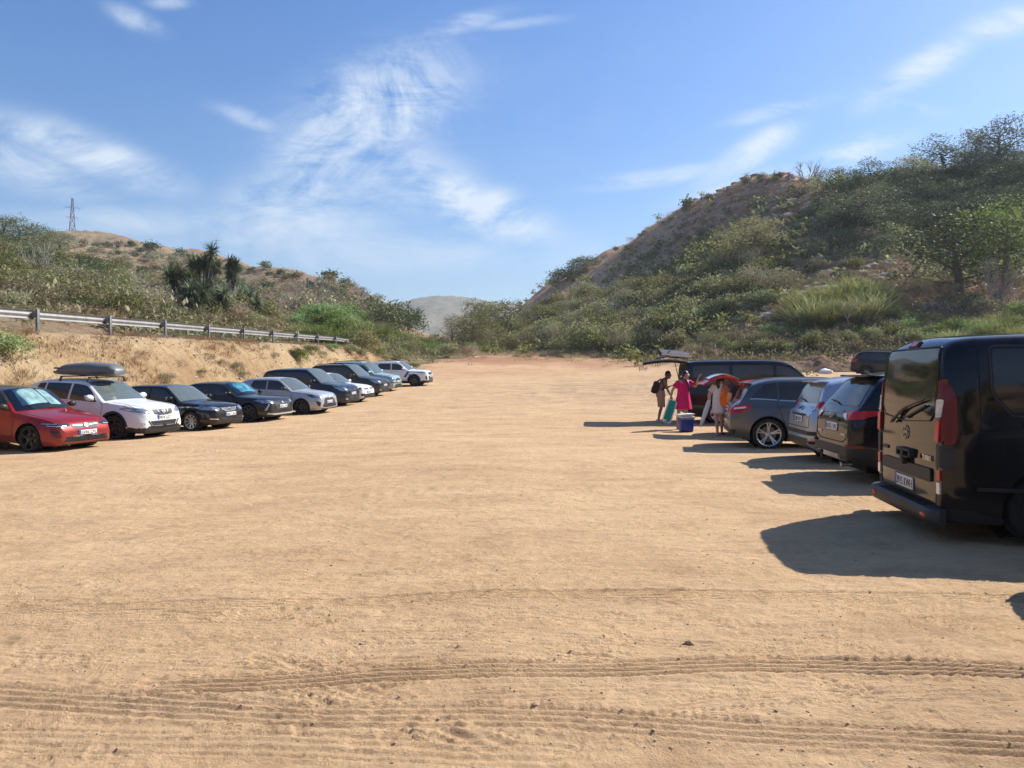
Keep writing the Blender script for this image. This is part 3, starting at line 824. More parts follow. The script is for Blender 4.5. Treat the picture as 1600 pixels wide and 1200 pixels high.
    # ---- standard equipment
    def glasshouse(s, wins, low=.025, hi=.065, slant=None, mat=None, frame=None, framew=.02):
        """wins: list of (s0, s1, slant0, slant1) side panes between belt and roof"""
        mat = mat or M_GLASS; outs = []
        for (a, b, sa, sb) in wins:
            ss = np.linspace(min(a, a+sa), max(b, b+sb), 40); lowz = s.belt(ss)+low; zc, _ = s.corner(ss); hz = zc-hi
            lo_ = []; hi_ = []
            for x, l, h in zip(ss, lowz, hz):
                if h-l < .012: continue
                # slanted ends: clip
                zmin, zmax = l, h
                hh = float(s.H-.1-s.belt(x))
                def lim(x0, dx, left):
                    # boundary line from (x0, belt) to (x0+dx, roof)
                    return x0, dx
                ok = True
                # left boundary: keep points with x >= a + sa*(z-l)/hh
                if sa > 0:
                    zz = l+(x-a)/sa*hh; zmax = min(zmax, zz)
                elif sa < 0 and x < a:
                    zmin = max(zmin, l+(a-x)/(-sa)*hh)
                elif x < a: ok = False
                if sb < 0:
                    zz = l+(b-x)/(-sb)*hh if True else 0
                    zmax = min(zmax, zz)
                elif sb > 0 and x > b:
                    zmin = max(zmin, l+(x-b)/sb*hh)
                elif x > b: ok = False
                if ok and zmax-zmin > .008: lo_.append((x, zmin)); hi_.append((x, zmax))
            if len(lo_) < 3: continue
            poly = lo_+hi_[::-1]
            outs += s.patch('side_window', 'R', clean(poly), mat, .006, .02, .07, True)
            if frame: s.line('window_trim', 'R', lo_, framew, frame, .009, True)
        return outs
    def windscreen(s, s0=None, s1=None, y0=.80, y1=.83, mat=None, off=.006, bow=.1):
        sp = s.sp; s0 = s0 if s0 is not None else sp['cowl']+.02; s1 = s1 if s1 is not None else sp['head']-.03
        W2 = s.W/2; poly = []
        # half widths: follow the roof-corner
        def half(st, k):
            zc, zb = s.corner(st); yb = W2*.93*float(s.plan(st)); return (yb-(float(zc)-float(zb))*s.tau)*k
        h0 = half(s0+.12, y0+.1); h1 = half(s1, y1+.06)
        top = [(s1, y) for y in np.linspace(-h1, h1, 7)]; botm = [(s0+bow*(y/h0)**2, y) for y in np.linspace(h0, -h0, 9)]
        return s.patch('windscreen', 'T', top+botm, mat or M_SCREEN, off, .03, .09)
    def rear_window(s, poly, mat=None, axis='B'):
        return s.patch('rear_window', axis, poly, mat or M_GLASS, .006, .03, .07)
    def plate(s, axis, y, z, text, w=.52, h=.112, tilt=0.0, label=None, off=.012):
        p, n = s.P(axis, y, z, 0)
        p2, _ = s.P(axis, y+w/2, z, 0); p3, _ = s.P(axis, y-w/2, z, 0)
        sg = 1 if axis == 'F' else -1
        x = (max(p.x, p2.x, p3.x) if sg > 0 else min(p.x, p2.x, p3.x))+sg*off
        e = empty('licence_plate', (x, y, z)); e.parent = s.root
        e.rotation_euler = (0, 0, 0) if sg > 0 else (0, 0, PI)
        e.rotation_euler[1] = tilt
        if label: e['label'] = label
        bm = bmesh.new(); bm_box(bm, (-.012, 0, 0), (.012, w+.02, h+.02), None, .003); bm_obj('plate_frame', bm, M_BLACKPL, e)
        bm = bmesh.new(); bm_box(bm, (-.003, 0, 0), (.010, w, h), None, .002); bm_obj('plate_board', bm, M_PLATE, e)
        bm = bmesh.new(); bm_box(bm, (.0035, -w/2+.022, 0), (.004, .042, h-.004)); bm_obj('country_band', bm, M_PLBLUE, e)
        if text:
            t = text_mesh('lettering', text, h*.98, M_INK, e, bold=0.0); 
            # text plane XY -> YZ facing +X
            bb = [v.co for v in t.data.vertices]; wx = max(v.x for v in bb)-min(v.x for v in bb); k = (w-.075)/wx
            t.scale = (k, 1, 1); t.rotation_euler = (PI/2, 0, PI/2); t.location = (.0035, .018, -h*.36)
        return e
    def lampsflag(s): pass
    def handle(s, st, z, mat=None, mirror=True, L=.2):
        for sg, ax in ((1, 'R'), (-1, 'L')):
            p, n = s.P(ax, st, z, 0); sy = -1 if ax == 'R' else 1
            bm = bmesh.new(); bm_box(bm, (p.x, p.y+sy*.028, z), (L, .016, .028), None, .006)
            bm_box(bm, (p.x-L*.42, p.y+sy*.012, z), (.03, .03, .024)); bm_box(bm, (p.x+L*.42, p.y+sy*.012, z), (.03, .03, .024))
            bm_obj('door_handle', bm, mat or s.sp['paint'], s.root)
    def mirror(s, st, z, mat=None, big=1.0):
        for ax, sy in (('R', -1), ('L', 1)):
            p, n = s.P(ax, st, z, 0); b = big
            bm = bmesh.new(); bm_box(bm, (p.x, p.y+sy*.04, z-.02*b), (.05, .12, .04), None, .01)
            bmesh.ops.create_uvsphere(bm, u_segments=14, v_segments=10, radius=1, matrix=Matrix.Translation((p.x+.01, p.y+sy*.14*b, z+.03*b)) @ Matrix.Diagonal((.075*b, .115*b, .075*b, 1)))
            o = bm_obj('door_mirror', bm, mat or s.sp['paint'], s.root)
            bm = bmesh.new(); bm_box(bm, (p.x-.066*b, p.y+sy*.14*b, z+.03*b), (.012, .17*b, .10*b), None, .004); bm_obj('mirror_glass', bm, M_CHROME, o)
    def seams(s, lines, wdt=.011):
        for l in lines: s.line('door_seam', 'R', l, wdt, M_SEAM, .002, True)
    def wiper(s, axis, pts, r=.011):
        q = [s.P(axis, a, b, .025)[0] for a, b in pts]; bm = bmesh.new(); bm_tube(bm, q, r, 6); return bm_obj('wiper', bm, M_BLACKPL, s.root)
    def antenna(s, st, y=0, l=.22, lean=.12):
        p, _ = s.P('T', st, y, 0); bm = bmesh.new(); bm_tube(bm, [p, p+Vector((-lean, 0, l))], [.008, .003], 6); bm_obj('antenna', bm, M_BLACKPL, s.root)
    def rails(s, s0, s1, y, mat=None, lift=.045, r=.014):
        for sy in (-1, 1):
            pts = []
            for k, st in enumerate(np.linspace(s0, s1, 11)):
                p, _ = s.P('T', st, sy*y, 0); up = lift*min(1, k*1.2, (10-k)*1.2); pts.append(p+Vector((0, 0, up)))
            bm = bmesh.new(); bm_tube(bm, pts, r, 8); bm_obj('roof_rail', bm, mat or M_BLACKPL, s.root)
    def emblem(s, axis, y, z, r, kind='ring', mat=None, off=.014):
        p, n = s.P(axis, y, z, off); bm = bmesh.new(); mat = mat or M_CHROME
        q = n.to_track_quat('Z', 'Y'); M_ = Matrix.Translation(p) @ q.to_matrix().to_4x4()
        def ring(r1, r2, hh=.006):
            bm_lathe(bm, [(r1, -.004), (r1, hh), (r2, hh), (r2, -.004)], 28, 'Z', M_)
        if kind == 'bolt':
            ring(r, r*.88)
            bl = [(-1, .06), (.15, .06), (-.05, .22), (1, -.06), (-.15, -.06), (.05, -.22)]
            pr = [(-.95, .10), (.12, .10), (-.10, .38), (.95, -.02), (.95, -.10), (-.12, -.10), (.10, -.38), (-.95, .02)]
            a = [bm.verts.new(M_ @ Vector((x*r, y_*r, .004))) for x, y_ in pr]; f = bm.faces.new(a)
            bmesh.ops.solidify(bm, geom=[f], thickness=-.004)
        elif kind == 'ovals':
            for (cx, cy, rx, ry) in ((0, 0, 1, .68), (0, 0, .42, .62), (0, .25, .72, .26)):
                pts = [M_ @ Vector((r*(cx+rx*math.cos(a)), r*(cy+ry*math.sin(a)), .004)) for a in np.linspace(0, 2*PI, 25)]
                bm_tube(bm, pts, r*.07, 5, False)
        elif kind == 'ringbar':
            ring(r, r*.78); bm_box(bm, (0, 0, 0), (.001, .001, .001))
            vs = bm_box(bm, (0, 0, .004), (r*2.3, r*.42, .008)); 
            for v in vs: v.co = M_ @ v.co
        elif kind == 'letters':
            ring(r, r*.9)
            for seg in ([(-.6, .55), (-.22, -.6), (0, -.05), (.22, -.6), (.6, .55)], [(-.25, .75), (0, .15), (.25, .75)]):
                bm_tube(bm, [M_ @ Vector((x*r, y_*r, .004)) for x, y_ in seg], r*.07, 5)
        elif kind == 'star':
            ring(r, r*.88)
            for k in range(3):
                a = PI/2+2*PI*k/3; bm_tube(bm, [M_ @ Vector((0, 0, .004)), M_ @ Vector((r*math.cos(a)*.92, r*math.sin(a)*.92, .004))], [r*.14, r*.03], 5)
        elif kind == 's':
            for seg in ([(.7, .7), (-.5, .7), (-.7, .3), (.2, .05)], [(-.7, -.7), (.5, -.7), (.7, -.3), (-.2, -.05)]):
                bm_tube(bm, [M_ @ Vector((x*r, y_*r, .004)) for x, y_ in seg], r*.16, 5)
        elif kind == 'chevrons':
            for dy in (-.35, .25):
                bm_tube(bm, [M_ @ Vector((x*r, (y_+dy)*r, .004)) for x, y_ in ((-.8, -.35), (0, .35), (.8, -.35))], r*.12, 5)
        else:
            ring(r, r*.2)
        return bm_obj('emblem', bm, mat, s.root, True, 40)
    def place(s, x, y, heading):
        z = float(height(x, y)); h = math.radians(heading)
        fx, fy = math.cos(h), math.sin(h); a = s.sp['wb']/2
        mid = s.L/2-(s.sp['fo']+a)
        zf = float(height(x+(a+mid)*fx, y+(a+mid)*fy, False)); zr = float(height(x-(a-mid)*fx, y-(a-mid)*fy, False))
        zl = float(height(x-.75*fy, y+.75*fx, False)); zr2 = float(height(x+.75*fy, y-.75*fx, False))
        pitch = math.atan2(zf-zr, 2*a); roll = math.atan2(zl-zr2, 1.5)
        s.root.rotation_mode = 'XYZ'
        s.root.rotation_euler = (Matrix.Rotation(h, 3, 'Z') @ Matrix.Rotation(-pitch, 3, 'Y') @ Matrix.Rotation(roll, 3, 'X')).to_euler()
        s.root.location = (x, y, (zf+zr)/2-.012 - (0))
        return s
    def place_front_wheel(s, px, py, heading):
        """near (right-hand) front wheel stands where the sight line through (px,py) meets the ground"""
        wx, wy, wz = hit(px, py); h = math.radians(heading)
        lx = s.L/2-s.sp['fo']; ly = -(s.W/2-.02)
        return s.place(wx-(lx*math.cos(h)-ly*math.sin(h)), wy-(lx*math.sin(h)+ly*math.cos(h)), heading)
    def place_rear_corner(s, x, y, heading):
        """near rear corner (right-hand side) at x,y"""
        h = math.radians(heading); lx = -s.L/2; ly = -s.W/2
        return s.place(x-(lx*math.cos(h)-ly*math.sin(h)), y-(lx*math.sin(h)+ly*math.cos(h)), heading)
def clean(poly):
    out = []
    for p in poly:
        if not out or math.hypot(p[0]-out[-1][0], p[1]-out[-1][1]) > .004: out.append(p)
    if math.hypot(out[0][0]-out[-1][0], out[0][1]-out[-1][1]) < .004: out.pop()
    return out
def text_mesh(name, text, size, mat, parent=None, bold=0.0, ext=.0015):
    c = bpy.data.curves.new('lettering', 'FONT'); c.body = text; c.size = size; c.align_x = 'CENTER'; c.extrude = ext; c.offset = bold
    c.resolution_u = 3
    o = bpy.data.objects.new('tmp', c); COL.objects.link(o)
    bpy.context.view_layer.update()
    me = bpy.data.meshes.new_from_object(o.evaluated_get(bpy.context.evaluated_depsgraph_get()))
    bpy.data.objects.remove(o); bpy.data.curves.remove(c)
    me.materials.clear(); me.materials.append(mat)
    t = bpy.data.objects.new(name, me); COL.objects.link(t)
    if parent: t.parent = parent
    return t
def wheel_meshes(r, w, rim):
    """tyre, rim and brake disc; outer face looks to -Y. rim = (kind, spokes, material, rim radius factor)"""
    kind, ns, mat, rf = rim; rr = r*rf
    bm = bmesh.new(); h = w/2
    bm_lathe(bm, [(rr-.004, -h*.86), (rr+.012, -h*.97), (r*.90, -h), (r*.965, -h*.9), (r*.995, -h*.62), (r, 0), (r*.995, h*.62), (r*.965, h*.9), (r*.9, h), (rr, h*.9)], 44, 'Y')
    tyre = bm_obj('tyre', bm, M_TYRE, None)
    bm = bmesh.new()
    bm_lathe(bm, [(rr-.02, -h*.55), (rr-.006, -h*.93), (rr+.006, -h*.97), (rr+.009, -h*.88), (rr-.004, -h*.6), (rr-.02, h*.8)], 44, 'Y')
    bm_lathe(bm, [(.001, -h*.66), (.045, -h*.64), (.062, -h*.5), (.062, -h*.1)], 20, 'Y')
    for k in range(ns):
        a0 = 2*PI*k/ns+.3
        offs = (0,) if kind in ('plain', 'wide') else (-.11, .11)
        for o in offs:
            wd = {'plain': .017, 'wide': .034, 'twin': .012}[kind]*r/.31
            aa = a0+o*(5/ns)
            p = [(.045, aa*1, wd*1.25, -h*.52), (rr*.55, aa, wd, -h*.66), (rr-.004, a0+o*1.25*(5/ns), wd*1.25, -h*.86)]
            prev = None
            for (rad, a, hw, y) in p:
                c, s_ = math.cos(a), math.sin(a); q = []
                for (dx, dy) in ((-hw, 0), (hw, 0), (hw*.8, .022), (-hw*.8, .022)):
                    q.append(bm.verts.new((rad*c-dx*s_, y+dy, rad*s_+dx*c)))
                if prev:
                    for i in range(4): bm.faces.new((prev[i], prev[(i+1) % 4], q[(i+1) % 4], q[i]))
                prev = q
    bmesh.ops.recalc_face_normals(bm, faces=bm.faces)
    rimo = bm_obj('rim', bm, mat, None, True, 30)
    bm = bmesh.new()
    bm_lathe(bm, [(.001, -h*.2), (rr*.66, -h*.2), (rr*.66, -h*.05), (rr*.3, h*.1)], 28, 'Y'); d = bm_obj('brake_disc', bm, M_DISC, None)
    bm = bmesh.new(); bm_lathe(bm, [(.001, h*.35), (rr-.005, h*.35), (rr-.005, h*.5)], 24, 'Y'); bk = bm_obj('wheel_back', bm, M_DARK, None)
    return [tyre, rimo, d, bk]
# ------------------------------------------------------------------ the vehicles
def mkspec(L, W, H, wb, fo, wr, paint_, rim, nose=.66, hood=.92, cowl=1.1, head=1.9, rend=None, rz=None, tail=.92, belt=.9, belt2=None, clad=0, roofmat=None, tau=.38, tailx=.14, gl=.19, **kw):
    rend = rend or L-.42; rz = rz or H-.10
    top = [(0, .40), (.012, .52), (.045, nose-.10), (.11, nose), (.22, nose+(hood-nose)*.35), (.5, nose+(hood-nose)*.66), (cowl-.1, hood-.005), (cowl, hood+.012),
           ((cowl+head)/2, hood+(H-.035-hood)*.56), (head, H-.035), (head+.5, H-.002), ((head+.5+rend)/2, H-.006), (rend, rz), (rend+.07, rz-.07), (L-tailx, tail), (L-.035, tail-.12), (L-.006, .60), (L, .52)]
    bot = [(0, .40), (.012, .30), (.06, .21), (.2, gl), (.7, gl-.01), (L-.7, gl), (L-.22, gl+.05), (L-.06, gl+.12), (L-.012, .36), (L, .46)]
    b2 = belt2 or belt+.07
    sp = dict(L=L, W=W, H=H, wb=wb, fo=fo, wr=wr, paint=paint_, rim=rim, top=top, bot=bot, cowl=cowl, head=head, rend=rend,
              belt=[(0, .55), (.4, nose+.02), (cowl-.2, belt-.03), (cowl+.4, belt), (L-1.2, (belt+b2)/2+.01), (L-.5, b2), (L, b2)], clad=clad, roofmat=roofmat, tau=tau)
    sp.update(kw); return sp
P_RED = paint('paint_red', (.27, .006, .010), .25, .3, .14, .28); P_ROOFB = paint('paint_black_roof', (.012, .012, .013), 0, .2, .5, 0)
P_WHITE = paint('paint_white', (.74, .74, .73), 0, .3, .1, .22); P_BLACK = paint('paint_black', (.009, .009, .010), .2, .2, .10, .14)
P_GREYB = paint('paint_charcoal', (.018, .019, .020), .3, .3, .14, .2); P_SILW = paint('paint_pale_silver', (.44, .45, .46), .4, .3, .12, .28)
P_NAVY = paint('paint_navy', (.012, .022, .040), .3, .28, .12, .2); P_GRAPH = paint('paint_brown_grey', (.030, .027, .025), .4, .3, .15, .25)
P_TEAL = paint('paint_pale_teal', (.33, .47, .47), .3, .3, .15); P_MERC = paint('paint_slate_grey', (.085, .095, .11), .6, .3, .2, .4)
P_SILVER = paint('paint_ice_silver', (.42, .47, .53), .6, .3, .2, .35); P_RAVB = paint('paint_black_suv', (.007, .008, .012), .2, .18, .08, .12)
P_VAN = paint('paint_black_van', (.005, .0055, .007), .1, .10, .05, .10); P_VITO = paint('paint_black_van_far', (.009, .009, .010), .2, .2, .12, .15)
P_RED2 = paint('paint_bright_red', (.50, .02, .025), .1, .3)

GRL = 'cars parked in a row below the embankment'; GRR = 'vehicles parked along the right side'
def common_front(c, zl=None, wip=True):
    cw = c.sp['cowl']
    if wip:
        for y in (.1, -.55): c.wiper('T', [(cw+.04, y), (cw+.10, y+.30), (cw+.16, y+.55)], .008)
    for ax in 'RL': pass
def side_doors(c, d0, d1, d2, zs=.30, arch=True):
    """front door from d0 to d1, rear door to d2"""
    b = c.belt; 
    c.seams([[(d0, zs+.03), (d0-.02, float(b(d0))-.06), (d0+.07, float(b(d0))+.01)], [(d1, zs), (d1+.01, float(b(d1)))], [(d2-.16, zs+.10), (d2-.10, zs+.33), (d2+.04, float(b(d2))-.02)], [(d0, zs+.03), (d2-.16, zs+.06)]])
    c.handle(d1-.20, float(b(d1))-.10); c.handle(d2-.13, float(b(d2))-.095)
def hood_gap(c, s0=.16, w=.70):
    cw = c.sp['cowl']; c.line('bonnet_seam', 'T', [(s0+.02, w-.12), (s0+.35, w), (cw-.1, w+.03)], .010, M_SEAM, .0045, True)

def car_corsa():
    sp = mkspec(4.06, 1.765, 1.435, 2.54, .80, .320, P_RED, ('twin', 5, M_ALLOYD, .74), nose=.70, hood=.93, cowl=1.22, head=2.0, belt=.90, rend=3.62, rz=1.31, tail=.95, roofmat=P_ROOFB,
                creases=[(1.0, .74, 3.4, .80, .010, .05), (.9, .30, 3.3, .34, .010, .06)])
    c = Car('red_hatchback', sp, 'glossy red hatchback with black roof and foil sunshade, nearest car of the left row', 'car', GRL)
    c.windscreen(mat=M_DARK, off=.003)
    c.patch('sunshade', 'T', [(1.42, -.52), (1.95, -.40), (1.95, .15), (1.45, .20)], M_SHADE, .005, .05); c.patch('sunshade', 'T', [(1.40, .22), (1.92, .2), (1.88, .42), (1.42, .55)], M_SHADE, .005, .05)
    c.windscreen(mat=thinglass('clear_windscreen_a'), off=.012)
    c.glasshouse([(1.45, 2.42, .42, 0), (2.48, 3.30, 0, -.04)], frame=M_TRIM); c.patch('pillar_trim', 'R', [(2.42, .94), (2.48, .94), (2.48, 1.33), (2.42, 1.33)], M_TRIM, .005, 0, .06, True)
    side_doors(c, 1.28, 2.45, 3.30); hood_gap(c)
    c.patch('grille', 'F', [(-.40, .655), (-.30, .575), (.30, .575), (.40, .655), (.34, .69), (-.34, .69)], M_BLACKPL, .006, .02)
    c.line('grille_bar', 'F', [(-.34, .655), (-.10, .648)], .010, M_CHROME, .014); c.line('grille_bar', 'F', [(.10, .648), (.34, .655)], .010, M_CHROME, .014)
    c.emblem('F', 0, .640, .048, 'bolt', off=.02)
    c.patch('lower_grille', 'F', [(-.62, .30), (.62, .30), (.52, .40), (.40, .425), (-.40, .425), (-.52, .40)], M_BLACKPL, .006, .03)
    for k in range(3):
        z = .325+.03*k; n = 9
        c.line('grille_mesh', 'F', [((-.5+.1*j), z+(.012 if j % 2 else -.004)) for j in range(11)], .008, M_ALLOYD, .012)
    c.line('bumper_lip', 'F', [(-.72, .275), (0, .262), (.72, .275)], .03, P_RED, .016)
    c.patch('headlamp', 'F', [(.40, .655), (.52, .625), (.80, .63), (.845, .70), (.70, .725), (.42, .70)], M_HEADD, .007, .02, .05, True)
    c.line('headlamp_light_strip', 'F', [(.52, .65), (.66, .642), (.80, .65)], .013, M_WLENS, .013, True); c.line('headlamp_light_strip', 'F', [(.70, .70), (.82, .69)], .010, M_WLENS, .013, True)
    c.patch('side_air_vent', 'F', [(.67, .385), (.79, .41), (.80, .56), (.70, .54)], M_BLACKPL, .006, .02, .05, True)
    for z in (.43, .47): c.line('vent_fin', 'F', [(.66, z), (.80, z+.01)], .016, P_RED, .012, True)
    c.plate('F', .02, .488, '1596 LPL', .50, .105)
    c.mirror(1.52, .985, P_ROOFB); c.rear_window([(-.50, 1.0), (.50, 1.0), (.42, 1.27), (-.42, 1.27)]); c.antenna(3.3)
    c.patch('tail_lamp', 'B', [(.45, .80), (.80, .80), (.78, .93), (.5, .93)], M_RED, .008, .02, .06, True); c.plate('B', 0, .62, '1596 LPL')
    c.wiper('T', [(1.27, .05), (1.36, .45)], .008); c.place_front_wheel(43.5, 706, -17)
    return c
def car_qashqai():
    sp = mkspec(4.33, 1.785, 1.605, 2.63, .88, .345, P_WHITE, ('twin', 5, M_ALLOYD, .70), nose=.86, hood=1.06, cowl=1.18, head=2.05, belt=1.0, belt2=1.12, rend=3.85, rz=1.50, tail=1.08, clad=.37, gl=.24,
                creases=[(1.2, .80, 3.8, .88, .010, .06)])
    c = Car('white_crossover', sp, 'white crossover with dark lower cladding carrying a grey roof box', 'car', GRL)
    c.windscreen(y1=.86); c.glasshouse([(1.50, 2.42, .48, 0), (2.50, 3.30, 0, 0), (3.36, 3.75, 0, -.22)], frame=M_TRIM)
    side_doors(c, 1.30, 2.46, 3.38, .40); hood_gap(c, .16, .66)
    c.patch('grille', 'F', [(-.38, .845), (.38, .845), (.33, .72), (.16, .70), (-.16, .70), (-.33, .72)], M_BLACKPL, .006, .02)
    c.line('grille_chrome', 'F', [(-.21, .85), (-.11, .71), (.11, .71), (.21, .85)], .014, M_CHROME, .014); c.emblem('F', 0, .795, .062, 'ringbar', off=.022)
    c.patch('lower_grille', 'F', [(-.50, .545), (.50, .545), (.40, .40), (-.40, .40)], M_BLACKPL, .008, .04)
    for z in (.44, .49): c.line('grille_slat', 'F', [(-.40, z), (.40, z)], .014, M_ALLOYD, .016)
    c.line('bumper_bar', 'F', [(-.56, .56), (-.44, .385), (0, .365), (.44, .385), (.56, .56)], .026, M_ALLOYD, .014)
    c.patch('fog_lamp', 'F', [(.66, .45), (.74, .45), (.75, .51), (.67, .51)], M_WLENS, .010, .03, .04, True)
    c.patch('headlamp', 'F', [(.44, .80), (.50, .745), (.80, .78), (.86, .85), (.82, .90), (.60, .885)], M_HEAD, .008, .03, .05, True)
    c.patch('headlamp', 'R', [(.26, .82), (.42, .86), (.66, .955), (.50, .95), (.30, .90)], M_HEAD, .008, .02, .05, True)
    c.plate('F', .03, .632, '9878 GZT', .50, .105); c.mirror(1.62, 1.10, P_WHITE, 1.1); c.rear_window([(-.52, 1.14), (.52, 1.14), (.44, 1.44), (-.44, 1.44)])
    c.patch('tail_lamp', 'B', [(.50, .85), (.84, .85), (.80, 1.05), (.55, 1.05)], M_RED, .008, .02, .06, True)
    # people-less interior seen as lighter seats behind the screen
    c.patch('seat_shape', 'T', [(1.58, -.42), (1.80, -.42), (1.80, -.20), (1.58, -.2)], simple('seat_fabric', (.10, .09, .08), .8), .0065, .04, .08)
    c.place_front_wheel(177, 687, -16); return c
def roof_box(c):
    M = c.root.matrix_basis.copy()
    e = empty('roof_box', (0, 0, 0), 0, 'long grey plastic roof box on bars above the white crossover', 'roof box'); e.matrix_basis = M
    mb = simple('roof_box_plastic', (.13, .135, .135), .38, grain=.08, gscale=3); bx = c.L/2
    n = 26; ss = np.linspace(1.52, 3.55, n); rings = []; V = []; F = []
    for i, st in enumerate(ss):
        t = (st-ss[0])/(ss[-1]-ss[0]); e_ = min(1, (1-abs(2*t-1)**6))**.5
        hgt = (.27+.12*math.sin(PI*min(1, t*.9+.12)))*max(.4, min(1, t*6+.45))*max(.3, min(1, (1-t)*5+.25)); wd = .40*(.55+.45*min(1, t*3.2))*(.8+.2*min(1, (1-t)*8)); z0 = 1.68+.05*max(0, .16-t)/.16
        for k in range(24):
            a = 2*PI*k/24; cy, sz = math.cos(a), math.sin(a); p = 3.2
            rad = (abs(cy)**p+abs(sz)**p)**(-1/p)
            y = wd*cy*rad; z = z0+.11+ (hgt-.11)*(sz*rad if sz > 0 else 0)+(.10*sz*rad if sz < 0 else 0); V.append((bx-st, y, z))
    for i in range(n-1):
        for k in range(24): F.append((i*24+k, i*24+(k+1) % 24, (i+1)*24+(k+1) % 24, (i+1)*24+k))
    F.append(tuple(range(24))[::-1]); F.append(tuple(range((n-1)*24, n*24)))
    F = [f[::-1] for f in F]
    o = mesh_obj('box_shell', V, F, mb, e, True, None, 50)
    bm = bmesh.new()
    bm_box(bm, (bx-2.54, -.0, 1.79), (1.86, .80, .016), None, .003); bm_obj('lid_seam', bm, M_BLACKPL, e)
    bm = bmesh.new(); bm_box(bm, (bx-3.30, -.385, 1.88), (.30, .03, .05), None, .004); bm_obj('blue_sticker', bm, simple('sticker_blue', (.03, .05, .22), .4), e)
    for st in (1.98, 2.95):
        bm = bmesh.new(); bm_box(bm, (bx-st, 0, 1.665), (.06, 1.26, .032), None, .008)
        for sy in (-1, 1): bm_tube(bm, [(bx-st, sy*.57, 1.66), (bx-st, sy*.62, 1.62), (bx-st, sy*.645, 1.54)], [.022, .028, .035], 8)
        bm_obj('crossbar', bm, M_BLACKPL, e)
def car_ibiza():
    sp = mkspec(4.06, 1.69, 1.445, 2.47, .83, .305, P_BLACK, ('plain', 9, M_ALLOY, .68), nose=.72, hood=.92, cowl=1.15, head=1.95, belt=.91, rend=3.62, rz=1.31, tail=.95,
                creases=[(1.0, .76, 3.5, .84, .010, .05)])
    c = Car('black_hatchback', sp, 'black hatchback with light multi-spoke wheels between the white crossover and the darker one', 'car', GRL)
    c.windscreen(); c.glasshouse([(1.42, 2.36, .44, 0), (2.42, 3.22, 0, -.10)]); side_doors(c, 1.25, 2.39, 3.24); hood_gap(c)
    c.patch('grille', 'F', [(-.36, .70), (.36, .70), (.22, .60), (-.22, .60)], M_BLACKPL, .006, .02); c.line('grille_chrome', 'F', [(-.37, .70), (-.22, .595), (.22, .595), (.37, .70)], .007, M_CHROME, .010)
    c.emblem('F', 0, .655, .05, 's', off=.018)
    c.patch('lower_grille', 'F', [(-.48, .42), (.48, .42), (.42, .29), (-.42, .29)], M_BLACKPL, .006, .02)
    c.patch('headlamp', 'F', [(.42, .69), (.52, .60), (.80, .66), (.83, .76), (.62, .74)], M_HEAD, .008, .02, .05, True)
    c.patch('headlamp', 'R', [(.22, .66), (.34, .68), (.58, .79), (.40, .79)], M_HEAD, .008, .02, .05, True)
    c.line('fog_lamp', 'F', [(.58, .36), (.76, .38)], .03, M_WLENS, .01, True)
    c.plate('F', 0, .50, '8867 JRB', .50, .105); c.mirror(1.50, .98, P_BLACK); c.rear_window([(-.50, 1.0), (.50, 1.0), (.42, 1.27), (-.42, 1.27)])
    c.patch('side_indicator', 'R', [(1.05, .72), (1.12, .72), (1.12, .745), (1.05, .745)], M_WLENS, .008, 0, .05, True)
    c.place_front_wheel(298, 673, -16); return c
def car_208():
    sp = mkspec(4.055, 1.745, 1.43, 2.54, .85, .322, P_GREYB, ('wide', 8, M_ALLOYD, .70), nose=.76, hood=.95, cowl=1.26, head=2.02, belt=.93, rend=3.60, rz=1.30, tail=.97,
                creases=[(1.1, .74, 3.4, .78, .014, .06)], clad=.24)
    c = Car('charcoal_hatchback', sp, 'charcoal hatchback with black wheels and blue patterned sunshade in the windscreen', 'car', GRL)
    c.windscreen(mat=M_DARK, off=.003)
    mb = simple('blue_sunshade', (.16, .42, .62), .4, .1, grain=.9, gscale=5); c.patch('sunshade', 'T', [(1.45, -.55), (1.98, -.44), (1.98, .44), (1.45, .55)], mb, .005, .05)
    c.windscreen(mat=thinglass('clear_windscreen_b'), off=.012)
    c.glasshouse([(1.50, 2.44, .42, 0), (2.50, 3.25, 0, -.05)]); side_doors(c, 1.30, 2.47, 3.28); hood_gap(c, .2, .66)
    c.patch('grille', 'F', [(-.46, .67), (.46, .67), (.40, .43), (-.40, .43)], M_BLACKPL, .006, .03); c.emblem('F', 0, .665, .045, 'ring', off=.018)
    c.patch('headlamp', 'F', [(.46, .72), (.50, .645), (.80, .67), (.83, .775), (.66, .77)], M_HEAD, .008, .02, .05, True); c.patch('headlamp', 'R', [(.24, .68), (.36, .70), (.56, .80), (.36, .80)], M_HEAD, .008, .02, .05, True)
    c.line('daytime_light', 'F', [(.70, .63), (.76, .52), (.795, .42)], .024, M_WLENS, .012, True); c.line('bumper_blade', 'F', [(-.76, .31), (-.5, .28), (.5, .28), (.76, .31)], .045, M_WLENS, .012)
    c.plate('F', 0, .54, '4876 LPR', .50, .105); c.mirror(1.56, 1.0, P_BLACK); c.rear_window([(-.50, 1.0), (.50, 1.0), (.42, 1.27), (-.42, 1.27)])
    c.place_front_wheel(388.5, 659.7, -15); return c
